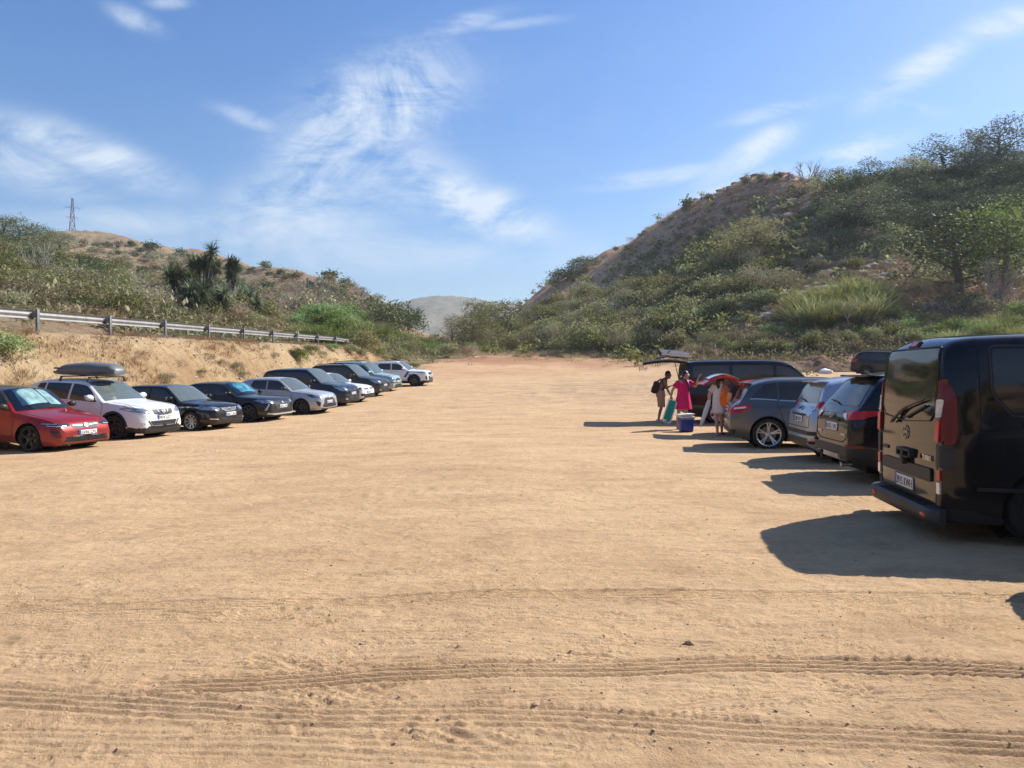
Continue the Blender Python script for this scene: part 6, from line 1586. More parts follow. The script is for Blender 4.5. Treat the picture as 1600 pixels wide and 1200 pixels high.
scatter([(395, 470), (470, 455), (540, 450), (600, 475), (610, 500), (520, 500), (420, 490)], 40, ['olive', 'faro', 'brown', 'bare'], (3, 5), dict(olive='ashy bush on the flank of the left hill', faro='olive bush on the flank of the left hill', brown='brown bush on the flank of the left hill', bare='leafless grey shrub on the flank of the left hill'), dict(olive='ashy bushes of the flank', faro='olive bushes of the flank', brown='brown bushes of the flank', bare='leafless shrubs of the flank'), (.7, 1.), mind=.6)
scatter([(455, 528), (480, 502), (560, 505), (600, 535), (600, 548), (500, 536)], 34, ['bright', 'cane', 'bright'], (3.0, 4.4), dict(bright='feathery yellow-green shrub past the end of the guardrail', cane='feathery cane past the end of the guardrail'), dict(bright='yellow-green shrubs past the guardrail', cane='canes past the guardrail'), (.8, 1.05), mind=.4)
scatter([(560, 556), (600, 535), (740, 545), (735, 560), (660, 560)], 60, ['shrub', 'olive', 'bright', 'brown'], (2.0, 3.4), dict(shrub='green shrub in the hollow at the valley mouth', olive='grey bush in the hollow at the valley mouth', bright='light green shrub in the hollow at the valley mouth', brown='dead bush in the hollow at the valley mouth'), dict(shrub='hollow shrubs', olive='hollow grey bushes', bright='hollow light shrubs', brown='hollow dead bushes'), (.7, 1.), mind=.5)
for px, py, w, h, k, lab in ((605, 528, 9.0, 6.5, 'pinelow', 'big dark evergreen bush past the guardrail end, left one of a pair'), (638, 530, 8.0, 6.5, 'pinelow', 'big dark evergreen bush past the guardrail end, right one of a pair'), (574, 492, 4.4, 4, 'far', 'round bush alone on the lower flank of the left hill'),
    (237, 391, 7.5, 4.2, 'far', 'dark dome-shaped bush alone on the grassy left skyline'), (283, 400, 5.5, 3.6, 'far', 'small dark bush on the left skyline, beside the yuccas'), (646, 515, 5, 5.5, 'pinelow', 'dark upright bush on the tip of the left ridge'), (624, 488, 4.5, 5.5, 'shrub', 'green tree-like bush on the tip of the left ridge'),
    (415, 421, 4, 3, 'far', 'dark bush on the left skyline, past the yuccas'), (495, 432, 4, 3, 'far', 'green bush on the falling skyline of the left hill'), (515, 436, 5, 3, 'far', 'wide dark bush on the falling skyline of the left hill')):
    x, y, z = at(px, py); plant(k, x, y, w, h, lab)
for i, (px, py, w, h) in enumerate(((30, 392, 9, 7), (66, 394, 8, 6), (92, 396, 9, 6), (6, 392, 8, 6.5))):
    x, y, z = at(px, py); tree('pine_tree', x, y, w, h, 'round dark tree in the clump on the upper left ridge', 'round trees on the upper left ridge')
for px, py, w, h, lab in ((62, 440, 5, 6.5, 'leafless pale tree rising from the left shrubs'), (268, 488, 5, 3.6, 'tangle of white bare branches below the yuccas'), (345, 485, 4, 4.5, 'upright bare grey branches below the yuccas'), (215, 470, 3, 4, 'small leafless tree amid the left shrubs'), (135, 470, 3, 3.6, 'pale bare stems amid the left shrubs')):
    x, y, z = at(px, py); plant('bare', x, y, w, h, lab)
# --- weeds on the embankment
for i, (px, py, w, h, k) in enumerate(((8, 556, 1.5, 1.2, 'bright'), (262, 600, .9, .7, 'olive'), (316, 590, .8, .6, 'olive'), (372, 583, 1.0, .8, 'olive'), (382, 592, .8, .6, 'olive'), (470, 566, 1.6, 1.2, 'bright'), (462, 558, 1.2, .9, 'shrub'), (487, 552, 1.4, .8, 'shrub'), (505, 560, 1.0, .7, 'olive'),
    (520, 548, 1.4, .8, 'bright'), (548, 552, 1.6, 1.1, 'shrub'), (566, 557, 1.4, .9, 'olive'), (590, 556, 2.0, 1.3, 'shrub'), (604, 564, 1.4, 1.0, 'bright'), (622, 562, 1.8, 1.3, 'shrub'), (640, 567, 1.6, 1.2, 'olive'), (648, 576, 1.5, .9, 'shrub'), (430, 560, .7, .5, 'olive'), (346, 572, .6, .5, 'olive'), (284, 572, .7, .5, 'brown'), (225, 560, .9, .6, 'brown'))):
    x, y, z = at(px, py, 12); plant(k, x, y, w, h, {'bright': 'green weed bush growing on the bare embankment', 'olive': 'small grey weed on the bare embankment', 'shrub': 'leafy weed bush on the bare embankment', 'brown': 'dry brown weed on the bare embankment'}[k], {'bright': 'green weeds on the embankment', 'olive': 'grey weeds on the embankment', 'shrub': 'leafy weeds on the embankment', 'brown': 'brown weeds on the embankment'}[k])
# --- surroundings outside the frame, for reflections and for a step aside
r = random.Random(9)
for i in range(150):
    ph = r.choice([r.uniform(-2.2, -.76), r.uniform(.78, 1.5), r.uniform(1.5, 4.08)]); x0, y0 = math.sin(ph), math.cos(ph)
    r0 = float(r0_at(x0*50, y0*50)); d = r0+r.uniform(2, 70); x, y = x0*d, y0*d
    if r.random() < .4: tree(r.choice(['pine_tree', 'broad_tree']), x, y, r.uniform(6, 9), r.uniform(6, 9), 'tree outside the picture around the lot', 'trees around the lot')
    else: plant(r.choice(['shrub', 'pinelow', 'olive']), x, y, r.uniform(4, 6.5), r.uniform(3, 5.5), 'bush outside the picture around the lot', 'bushes around the lot')

# --- ground cover nobody could count
def merge_stuff(name, me, pts, label, cat, group=None):
    """pts: (x,y,z,scale,rot) copies of mesh me joined in one object"""
    n = len(me.vertices); co = np.zeros(n*3, dtype=np.float32); me.vertices.foreach_get('co', co); co = co.reshape(-1, 3)
    f = np.array([p.vertices[:] for p in me.polygons]); V = []; F = []
    for i, (x, y, z, s_, a, hs) in enumerate(pts):
        c, sn = math.cos(a), math.sin(a); q = co.copy(); q[:, 0] = (co[:, 0]*c-co[:, 1]*sn)*s_+x; q[:, 1] = (co[:, 0]*sn+co[:, 1]*c)*s_+y; q[:, 2] = co[:, 2]*s_*hs+z; V.append(q); F.append(f+i*n)
    o = mesh_obj(name, np.concatenate(V), np.concatenate(F), list(me.materials), None, False); return tag(o, label, cat, None, 'stuff')
def region_pts(P, n, smin, smax, hs=1.0, y0=12, seed=1, keep_off=0):
    xs = [p[0] for p in P]; ys = [p[1] for p in P]; r = random.Random(seed); out = []
    # sample a coarse set of sight lines, then jitter in the world
    anchors = []
    while len(anchors) < 90:
        px, py = r.uniform(min(xs), max(xs)), r.uniform(min(ys), max(ys))
        if inpoly(px, py, P): 
            x, y, z = hit(px, py, y0)
            if y < 600: anchors.append((x, y))
    X = []; Y = []
    for i in range(n):
        a, b = r.choice(anchors); q = .09*math.hypot(a, b)*.6; X.append(a+r.gauss(0, q)); Y.append(b+r.gauss(0, q))
    X = np.array(X); Y = np.array(Y)
    if keep_off:
        k = np.hypot(X, Y) > r0_at(X, Y)+keep_off; X, Y = X[k], Y[k]
    Z = height(X, Y); n = len(X)
    return [(X[i], Y[i], float(Z[i])-.02, r.uniform(smin, smax), r.random()*2*PI, hs) for i in range(n)]
def bank_pts(n, e0, e1, y0, y1, smin, smax, seed, hs=1.0):
    rng = np.random.default_rng(seed); Y = y0+(y1-y0)*rng.random(n)**1.15; e = rng.uniform(e0, e1, n); X = rail_x(Y)-e/.9963; keep = fbm(X*.5, Y*.5, 3, seed) > -.12
    X, Y = X[keep], Y[keep]; Z = height(X, Y); return [(float(X[i]), float(Y[i]), float(Z[i])-.01, rng.uniform(smin, smax), rng.random()*6.28, hs) for i in range(len(X))]
sm = grass_mesh('straw', 'dry', 901, 16, .5, .3, 1.1, .012, 2); smb = grass_mesh('straw', 'dry', 902, 14, .5, .34, 1.6, .02, 2); bw = grass_mesh('brown', 'brown', 903, 14, .5, .3, 1.0, .014, 2)
merge_stuff('dry_grass', sm, bank_pts(4200, -3.7, .2, 17, 68, .25, .65, 5), 'trodden straw and dry grass covering the embankment', 'dry grass')
merge_stuff('dry_grass', bw, bank_pts(1500, -3.9, .4, 17, 68, .2, .5, 6), 'brown withered stalks scattered over the embankment', 'dry grass')
merge_stuff('dry_grass', smb, region_pts([(120, 378), (300, 402), (560, 460), (620, 500), (420, 500), (250, 450), (120, 420)], 2600, 1.0, 2.4, .8, 20, 3), 'golden dry grass cover of the left hill', 'dry grass')
merge_stuff('dry_grass', smb, region_pts([(870, 450), (1000, 370), (1230, 282), (1290, 300), (1500, 450), (1250, 500), (1100, 400), (900, 450)], 4200, .8, 2.2, .6, 20, 4), 'thin dry grass cover of the right hill', 'dry grass')
merge_stuff('dry_grass', sm, region_pts([(560, 548), (740, 556), (1070, 562), (1070, 556), (740, 545), (600, 535)], 900, .8, 1.8, .8, 30, 8), 'fringe of dry grass along the far edge of the sand', 'dry grass')
bl = crown_mesh('undergrowth', 'shrub', 950, 60, .30, [(0, 0, .3, .6)], .3, .4, .5, 0); bo = crown_mesh('undergrowth', 'olive', 951, 60, .28, [(0, 0, .3, .6)], .3, .4, .4, 0)
merge_stuff('undergrowth', bl, region_pts([(735, 552), (745, 500), (880, 458), (1040, 400), (1190, 372), (1250, 420), (1120, 500), (1060, 548)], 1500, .9, 2.0, .9, 20, 11), 'leafy undergrowth filling the thicket of the right hill', 'undergrowth')
merge_stuff('undergrowth', bo, region_pts([(0, 400), (230, 440), (440, 500), (600, 540), (460, 525), (200, 500), (0, 490)], 1500, .8, 1.8, .9, 20, 12), 'grey-green undergrowth filling the left thicket', 'undergrowth')
merge_stuff('undergrowth', bo, region_pts([(1080, 560), (1600, 535), (1600, 500), (1200, 520)], 700, .6, 1.3, .8, 20, 13), 'weedy undergrowth of the hedge band on the right', 'undergrowth')
merge_stuff('undergrowth', bl, region_pts([(1290, 310), (1600, 270), (1600, 420), (1400, 400)], 800, 1.0, 2.2, .9, 20, 14), 'dark undergrowth beneath the pines', 'undergrowth')

for i, (px, py, w) in enumerate(((945, 400, 2.6), (962, 392, 2.2), (985, 378, 3.0), (1012, 362, 2.4), (1030, 352, 2.0), (1050, 340, 3.2), (1092, 322, 2.2), (1110, 314, 2.6), (1130, 306, 1.8), (1150, 299, 2.2), (930, 412, 3.2))):
    x, y, z = at(px, py); plant(VR.choice(['olive', 'far', 'brown']), x, y, w, w*.7, 'low bush breaking the bare left skyline of the right hill', 'bushes on the bare skyline')
# ------------------------------------------------------------------ guardrail
M_GALV = simple('galvanised_steel', (.25, .24, .225), .5, .4, grain=.18, gscale=3); M_GALVD = simple('weathered_post_steel', (.20, .20, .20), .6, .5, grain=.3, gscale=5)
def guardrail():
    root = empty('guardrail', (-16.3, 25.6, float(road_z(25.6))), 0, 'galvanised steel guardrail on posts along the top of the left embankment', 'guardrail')
    loc = Vector(root.location); t0, t1 = -9, 9
    prof = [(.0, .31), (.012, .30), (.055, .255), (.055, .215), (.012, .175), (.012, .135), (.055, .095), (.055, .055), (.012, .01), (0, 0)]
    d = Vector((.0857*3.985, 3.985, 0)); dn = Vector((d.y, -d.x, 0)).normalized()   # towards the lot
    pm = bm = None
    for t in range(t0, t1+1):
        p = Vector((-16.3, 25.6, 0))+d*t; p.z = float(height(p.x, p.y, False)); q = p-loc
        b = bmesh.new(); R = Matrix.Rotation(math.atan2(d.y, d.x), 3, 'Z'); bm_box(b, q+Vector((0, 0, .30)), (.12, .07, 1.0), R, .006); o = bm_obj('post', b, M_GALVD, root)
        b = bmesh.new(); bm_box(b, q-dn*.09+Vector((0, 0, .60)), (.20, .12, .22), R, .01); bm_obj('spacer_block', b, M_GALVD, root)
        if t < t1:
            p2 = Vector((-16.3, 25.6, 0))+d*(t+1); p2.z = float(height(p2.x, p2.y, False)); V = []; F = []; n = len(prof)
            for k, pp in ((0, p), (.25, p.lerp(p2, .25)), (.5, p.lerp(p2, .5)), (.75, p.lerp(p2, .75)), (1, p2)):
                ov = -.08 if k == 0 else (.08 if k == 1 else 0)
                for (a, z) in prof: V.append(tuple(pp-loc+d.normalized()*ov+dn*-(.15+a+(.003 if k == 1 else 0))+Vector((0, 0, .45+z))))
            for s_ in range(4):
                for i in range(n-1): F.append((s_*n+i, (s_+1)*n+i, (s_+1)*n+i+1, s_*n+i+1))
            bb = bmesh.new(); vv = [bb.verts.new(v) for v in V]; [bb.faces.new([vv[i] for i in f]) for f in F]; bmesh.ops.recalc_face_normals(bb, faces=bb.faces); bmesh.ops.solidify(bb, geom=bb.faces[:], thickness=.004)
            bm_obj('rail_beam', bb, M_GALV, root, True, 60)
    p = Vector((-16.3, 25.6, 0))+d*t1; p.z = float(height(p.x, p.y, False)); b = bmesh.new(); bm_tube(b, [p-loc-dn*.16+Vector((0, 0, .60)), p-loc+d*.3-dn*.1+Vector((0, 0, .60))], [.16, .12], 10); bm_obj('end_cap', b, M_GALV, root)
guardrail()
# ------------------------------------------------------------------ pylon and pole
def pylon():
    x = (113-800)/FPX*415; y = 415.; z = float(height(x, y))-.5; base = z; topz = EYE+(HOR-310)/FPX*y; H = topz-z
    M = simple('pylon_steel', (.23, .22, .22), .6, .4, grain=.1)
    root = empty('electricity_pylon', (x, y, z), .5, 'tall grey lattice electricity pylon on the left hilltop', 'pylon')
    def half(t): return 3.0*(1-t)**1.1*(1 if t < .6 else 1)+.35
    L_ = 9; zs = [H*(1-(1-i/L_)**1.35) for i in range(L_+1)]
    for sx in (-1, 1):
        for sy in (-1, 1):
            b = bmesh.new(); bm_tube(b, [(sx*half(q/H), sy*half(q/H), q) for q in zs], .2, 4); bm_obj('leg', b, M, root)
    for i in range(L_):
        b = bmesh.new(); a, c = half(zs[i]/H), half(zs[i+1]/H)
        for s_ in (-1, 1):
            for (p, q) in (((-a, s_*a, zs[i]), (c, s_*c, zs[i+1])), ((a, s_*a, zs[i]), (-c, s_*c, zs[i+1])), ((s_*a, -a, zs[i]), (s_*c, c, zs[i+1])), ((s_*a, a, zs[i]), (s_*c, -c, zs[i+1])), ((-c, s_*c, zs[i+1]), (c, s_*c, zs[i+1]))): bm_tube(b, [p, q], .10, 3)
        bm_obj('cross_brace', b, M, root)
    for t, w in ((.60, 3.2), (.76, 2.6), (.88, 3.6)):
        b = bmesh.new(); zz = H*t
        for s_ in (-1, 1): bm_tube(b, [(0, -.4, zz), (s_*w, 0, zz+.25), (0, .4, zz)], .06, 3); bm_tube(b, [(0, 0, zz+1.0), (s_*w, 0, zz+.25)], .06, 3); bm_tube(b, [(s_*w, 0, zz+.2), (s_*w, 0, zz-.9)], .09, 4)
        bm_obj('cross_arm', b, M, root)
    x = (338-800)/FPX*250; y = 250.; z = float(height(x, y))-1; H = EYE+(HOR-374)/FPX*y-z; root = empty('power_pole', (x, y, z), .3, 'thin power pole on the left skyline behind the yuccas', 'pole')
    b = bmesh.new(); bm_tube(b, [(0, 0, 0), (0, 0, H)], [.16, .10], 6); bm_obj('pole', b, M, root)
    for q in (.4, 1.4):
        b = bmesh.new(); bm_tube(b, [(-.9, 0, H-q), (.9, 0, H-q)], .06, 4)
        for s_ in (-.8, 0, .8): bm_tube(b, [(s_, 0, H-q), (s_, 0, H-q+.3)], .05, 4)
        bm_obj('cross_arm', b, M, root)
pylon()
# ------------------------------------------------------------------ yuccas
def yucca_head(seed):
    rng = np.random.default_rng(seed); n = 95; d = runit(n, rng); d[:, 2] = d[:, 2]*.8+.25; d /= np.linalg.norm(d, axis=1, keepdims=True); L_ = .55+.3*rng.random(n)
    s_ = np.cross(d, np.array([0, 0, 1.])); s_ /= np.linalg.norm(s_, axis=1, keepdims=True)+1e-6; V = []; F = []
    for i in range(n):
        p1 = d[i]*L_[i]*.5; p2 = d[i]*L_[i]+np.array([0, 0, -.10*L_[i]]); w = .028; k = len(V); V += [-s_[i]*w*.6, s_[i]*w*.6, p1+s_[i]*w, p1-s_[i]*w, p2+s_[i]*.004, p2-s_[i]*.004]; F += [(k, k+1, k+2, k+3), (k+3, k+2, k+4, k+5)]
    o = mesh_obj('leaf_rosette', np.array(V), np.array(F), ML['yucca'], None, False); me = o.data; bpy.data.objects.remove(o); return me
YH = [yucca_head(s) for s in (1, 2, 3)]
YR = random.Random(4)
def yucca(px, py, h, nh, label, R=1.5, y0=25):
    x, y, z = hit(px, py, y0); root = empty('yucca_plant', (x, y, z), YR.random()*6, label, 'yucca')
    for i in range(nh):
        a = i*2.4+YR.random(); rr = R*(.25+.75*YR.random()); hh = h*(.62+.38*YR.random())*(1-.18*rr/R); e = Vector((math.cos(a)*rr, math.sin(a)*rr, hh)); b = bmesh.new()
        bm_tube(b, [(math.cos(a)*.2, math.sin(a)*.2, -.1), (e.x*.5, e.y*.5, hh*.5), e], [.13, .10, .08], 6); tr = bm_obj('trunk', b, M_BARKD, root)
        for k, (dz, sc) in enumerate(((0, 1.4), (-.45, 1.15))):
            o = bpy.data.objects.new('leaf_rosette', YR.choice(YH)); COL.objects.link(o); o.parent = tr; o.location = e+Vector((0, 0, dz)); o.scale = (sc,)*3; o.rotation_euler = (YR.uniform(-.4, .4), YR.uniform(-.4, .4), YR.random()*6)
yucca(318, 478, 6.4, 9, 'tall many-headed yucca, left one of the two tallest above the guardrail', 1.7); yucca(332, 472, 6.2, 6, 'tall yucca close to the right of the tallest one', .9); yucca(362, 485, 5.4, 6, 'slimmer yucca at the right end of the clump', 1.0)
yucca(282, 488, 4.4, 6, 'lower yucca at the left end of the clump', 1.3); yucca(305, 500, 3.0, 6, 'low bushy yucca in front of the tall ones', 1.4); yucca(390, 500, 3.2, 6, 'low yucca standing apart at the far right of the clump', 1.2); yucca(340, 505, 2.8, 5, 'lowest yucca, in front of the slimmer one', 1.0)
# ------------------------------------------------------------------ cactus patch on the left hill
def cactus(px, py, n, h):
    x, y, z = hit(px, py, 60); root = empty('column_cactus', (x, y, z), 0, 'greyish cluster of column cacti on the left hill flank', 'cactus', 'column cactus clusters'); M = simple('cactus_skin', (.10, .115, .08), .7, grain=.3)
    r = random.Random(int(px)); b = bmesh.new()
    for i in range(n):
        a, rr = r.random()*6.28, r.random()*1.5; bx, by = math.cos(a)*rr, math.sin(a)*rr; hh = h*r.uniform(.5, 1); bm_tube(b, [(bx, by, -.3), (bx*1.1, by*1.1, hh*.5), (bx*1.15, by*1.15, hh), (bx*1.15, by*1.15, hh+.08)], [.18, .24, .2, .06], 6)
    bm_obj('stem_cluster', b, M, root)
for px, py in ((486, 455), (500, 462), (515, 468), (528, 470)): cactus(px, py, 11, 2.6)
# ------------------------------------------------------------------ stones
def rock_bm(seed, rough=.25, sub=1):
    b = bmesh.new(); bmesh.ops.create_icosphere(b, subdivisions=sub, radius=1); r = random.Random(seed)
    for v in b.verts: v.co *= 1+r.uniform(-rough, rough); v.co.z *= .6
    return b
def rock_stuff(name, pts, mat, label, cat, sub=0):
    protos = []
    for s_ in range(4):
        b = bmesh.new(); bmesh.ops.create_icosphere(b, subdivisions=1, radius=1); r = random.Random(s_)
        if sub == 0: bmesh.ops.dissolve_limit(b, angle_limit=.01, verts=b.verts, edges=b.edges)
        for v in b.verts: v.co *= 1+r.uniform(-.35, .3); v.co.z *= .6
        bmesh.ops.triangulate(b, faces=b.faces); b.verts.ensure_lookup_table(); protos.append((np.array([v.co[:] for v in b.verts]), np.array([[v.index for v in f.verts] for f in b.faces]))); b.free()
    V = []; F = []; k = 0
    for i, (x, y, z, s_, a) in enumerate(pts):
        co, f = protos[i % 4]; c, sn = math.cos(a), math.sin(a); q = co.copy(); q[:, 0], q[:, 1] = (co[:, 0]*c-co[:, 1]*sn*.7), (co[:, 0]*sn+co[:, 1]*c*.7); V.append(q*s_+np.array([x, y, z])); F.append(f+k); k += len(co)
    o = mesh_obj(name, np.concatenate(V), np.concatenate(F), mat, None, False); return tag(o, label, cat, None, 'stuff')
M_STONE = simple('pale_stone', (.42, .33, .25), .9, grain=.25, gscale=5); M_STONER = simple('reddish_stone', (.30, .19, .13), .9, grain=.3, gscale=5); M_CLOD = simple('earth_clod', (.36, .24, .15), .95, grain=.3, gscale=20); M_SANDST = simple('sand_pebble', (.46, .32, .20), .95, grain=.3, gscale=40)
rr_ = np.random.default_rng(3)
def world_pts(n, u0, u1, y0, y1, s0, s1, pw=1.6):
    Y = y0*(y1/y0)**rr_.random(n); X = Y*rr_.uniform(u0, u1, n); Z = height(X, Y); near = Y < 14
    if near.any(): Z[near] += marks(X[near], Y[near])+micro(X[near], Y[near])
    S = s0+(s1-s0)*rr_.random(n)**4; return [(X[i], Y[i], Z[i]+S[i]*.1, S[i], rr_.random()*6.28) for i in range(n)]
rock_stuff('pebbles', world_pts(5200, -.75, .75, 2.3, 22, .0022, .012), M_SANDST, 'fine grit and pebbles strewn over the sand', 'pebbles'); rock_stuff('pebbles', world_pts(200, -.75, .75, 2.6, 45, .004, .014), M_CLOD, 'dark earth crumbs strewn over the sand', 'crumbs')
b_ = [(p[0], p[1], p[2]+.0, .02+.10*rr_.random()**3, p[4]) for p in bank_pts(2600, -4.2, .2, 17, 66, 1, 1, 44)]; rock_stuff('bank_stones', b_, M_STONE, 'pale stones and clods lying in the embankment', 'stones')
b_ = [(p[0], p[1], p[2]+.1, .16+.75*rr_.random()**3, p[4]) for p in region_pts([(1000, 380), (1120, 312), (1230, 284), (1300, 310), (1290, 400), (1180, 360)], 1300, 1, 1, 1, 20, 21, 6)]; rock_stuff('hill_stones', b_, M_STONER, 'reddish rubble over the landslip slope', 'stones')
b_ = [(p[0], p[1], p[2]+.1, .2+.85*rr_.random()**3, p[4]) for p in region_pts([(1180, 470), (1250, 400), (1300, 400), (1440, 400), (1420, 470), (1250, 510), (1180, 520)], 700, 1, 1, 1, 20, 22, 6)]; rock_stuff('hill_stones', b_, M_STONE, 'pale broken rock between the bushes of the right slope', 'stones')
b_ = [(p[0], p[1], p[2]+.1, .2+.7*rr_.random()**3, p[4]) for p in region_pts([(430, 470), (560, 480), (640, 530), (660, 545), (600, 530)], 300, 1, 1, 1, 60, 23, 6)]; rock_stuff('hill_stones', b_, M_STONE, 'pale rocks on the lower flank of the left hill', 'stones')
def stone(px, py, s_, label, mat=M_STONE, y0=3, name='stone', zk=1.0):
    x, y, z = hit(px, py, y0); b = rock_bm(int(px), .22, 2)
    for v in b.verts: v.co = Vector((v.co.x*s_, v.co.y*s_*.7, v.co.z*s_*zk))
    o = bm_obj(name, b, mat, None, True, 30); o.location = (x, y, z+s_*.12); o.rotation_euler = (0, 0, px); return tag(o, label, 'stone')
stone(1077, 1006, .028, 'dark flat stone in front of the second tyre track, right of centre', M_CLOD); stone(836, 1102, .020, 'brown pebble lying between the two nearest tyre tracks', M_CLOD); stone(566, 1008, .022, 'dark clod on the sand left of centre', M_CLOD)
stone(1290, 583, .55, 'rounded whitish boulder in front of the earth heap', M_PLATE, 30, 'boulder', .7)
for i, (px, py, s_) in enumerate(((1205, 308, .9), (1215, 302, .8), (1240, 318, 1.0), (1262, 322, .9), (1258, 330, 1.1), (1222, 295, .7), (1235, 340, 1.2), (1200, 345, .9), (1275, 350, .9), (1190, 360, 1.0), (1245, 355, .8), (1228, 322, .8), (1210, 330, .8))):
    stone(px, py, s_, 'pale slab among the stones high on the landslip', M_STONE, 40)['group'] = 'pale slabs on the landslip'
# ------------------------------------------------------------------ earth heap
def heap():
    cx, cy, cz = hit(1268, 578, 30); n = 70; m = 40; V = []; F = []
    for i in range(n):
        for j in range(m):
            a = (i/(n-1)*2-1); b = (j/(m-1)*2-1); x = cx+a*5.2; y = cy+b*1.9; e = max(0, 1-a*a)*max(0, 1-b*b)
            hgt = 1.15*e**.7*(.55+.45*math.sin(a*5+1.2)**2)
            V.append((x, y, hgt))
    V = np.array(V); nz = fbm(V[:, 0]*1.3, V[:, 1]*1.3, 5, 3, .65); V[:, 2] = V[:, 2]*(.85+.55*nz)+height(V[:, 0], V[:, 1])-.05
    for i in range(n-1):
        for j in range(m-1): F.append((i*m+j, (i+1)*m+j, (i+1)*m+j+1, i*m+j+1))
    o = mesh_obj('earth_heap', V, F, hill_material('heap_earth', (.22, .14, .09), (.30, .20, .13), (.10, .07, .05), .5, gmix=.0), None, True); tag(o, 'long low heap of brown earth and rubble behind the black passenger van', 'earth heap')
heap()
# ------------------------------------------------------------------ people and what they carry
def skinmat(name, col):
    m, N, L, b = newmat(name); n = noise(N, L, objco(N), 12, 4); L.new(ramp(N, L, n, [(.3, tuple(c*.88 for c in col)), (.7, tuple(min(1, c*1.1) for c in col))]), b.inputs['Base Color'])
    b.inputs['Roughness'].default_value = .5; b.inputs['Subsurface Weight'].default_value = .08; b.inputs['Subsurface Radius'].default_value = (.02, .01, .005); return m
def cloth(name, col, grain=.12, sc=25, bump=.3): return simple(name, col, .85, grain=grain, gscale=sc, bump=bump, spec=.2)
def body(root, J, facing, skin):
    """J: joint positions. One skinned surface grown from the pelvis, with fingers, nose, chin and ears as short branches"""
    V = []; E = []; Rr = []
    def add(p, r, par=None):
        V.append(Vector(p)); Rr.append(r if isinstance(r, tuple) else (r, r))
        if par is not None: E.append((par, len(V)-1))
        return len(V)-1
    f = Vector(facing).normalized(); side = Vector((-f.y, f.x, 0))   # side = the person's left
    P = {k: Vector(v) for k, v in J.items()}
    pel = add(P['pelvis'], (.135, .11)); wa = add(P['waist'], (.115, .09), pel); ch = add(P['chest'], (.135, .10), wa); nb = add((P['neck']*1.0+P['chest']*.25)/1.25, (.085, .07), ch)
    nk = add(P['neck'], .052, nb); h0 = add(P['head']-(P['head']-P['neck']).normalized()*.07, .062, nk); h1 = add(P['head']+f*.005, (.082, .088), h0); h2 = add(P['head']+Vector((0, 0, .055)), (.080, .085), h1); add(P['head']+Vector((0, 0, .105)), .045, h2)
    hf = Vector(J.get('look', facing)).normalized(); hs = Vector((-hf.y, hf.x, 0))
    add(P['head']+hf*.098+Vector((0, 0, -.005)), .012, h1); add(P['head']+hf*.072+Vector((0, 0, -.075)), .028, h0)
    for s_ in (1, -1): add(P['head']+hs*s_*.088, .014, h1)
    for s_, k in ((1, 'L'), (-1, 'R')):
        sh = add(P['sh'+k], .058, nb); mid = (P['sh'+k]+P['el'+k])/2; a = add(mid, .046, sh); el = add(P['el'+k], .036, a); fa = add((P['el'+k]*.6+P['ha'+k]*.4), .037, el); wr = add(P['ha'+k], .024, fa)
        d = (P['ha'+k]-P['el'+k]).normalized(); d2 = Vector(J.get('grip'+k, d)).normalized(); lat = d2.cross(Vector((0, 0, 1))); lat = lat.normalized() if lat.length > .2 else side.copy(); pm = add(P['ha'+k]+d2*.05, (.036, .018), wr)
        nrm = lat.cross(d2).normalized()
        for q, ln in ((-1.5, .062), (-.5, .075), (.5, .070), (1.5, .055)):
            b0 = P['ha'+k]+d2*.085+lat*q*.019; k1 = add(b0, .009, pm); k2 = add(b0+d2*ln*.5-nrm*.012, .0085, k1); add(b0+d2*ln*.8-nrm*ln*.5, .007, k2)
        t0 = add(P['ha'+k]+d2*.035+lat*.035, .011, wr); add(P['ha'+k]+d2*.07+lat*.055-nrm*.02, .009, t0)
        hp = add(P['hip'+k], .095, pel); th = add((P['hip'+k]*.55+P['kn'+k]*.45), .080, hp); kn = add(P['kn'+k], .052, th); cf = add(P['kn'+k]*.68+P['ft'+k]*.32+Vector((0, 0, .02))-f*.015, .052, kn); an = add(P['ft'+k]+Vector((0, 0, .085)), .034, cf)
        fd = Vector(J.get('toe'+k, facing)).normalized(); hl = add(P['ft'+k]+Vector((0, 0, .038))-fd*.02, .032, an); bl = add(P['ft'+k]+Vector((0, 0, .028))+fd*.11, (.038, .022), hl); add(P['ft'+k]+Vector((0, 0, .02))+fd*.17, (.03, .016), bl)
    me = bpy.data.meshes.new('body'); me.from_pydata([tuple(v) for v in V], E, []); o = bpy.data.objects.new('body', me); COL.objects.link(o)
    m = o.modifiers.new('s', 'SKIN'); 
    for i, sv in enumerate(me.skin_vertices[0].data): sv.radius = Rr[i]; sv.use_root = (i == 0)
    m.use_smooth_shade = True; m2 = o.modifiers.new('u', 'SUBSURF'); m2.levels = 2; m2.render_levels = 2
    dg = bpy.context.evaluated_depsgraph_get(); dg.update(); m3 = bpy.data.meshes.new_from_object(o.evaluated_get(dg)); bpy.data.objects.remove(o)
    m3.materials.clear(); m3.materials.append(skin); m3.polygons.foreach_set('use_smooth', np.full(len(m3.polygons), True)); o = bpy.data.objects.new('body', m3); COL.objects.link(o); o.parent = root; return o
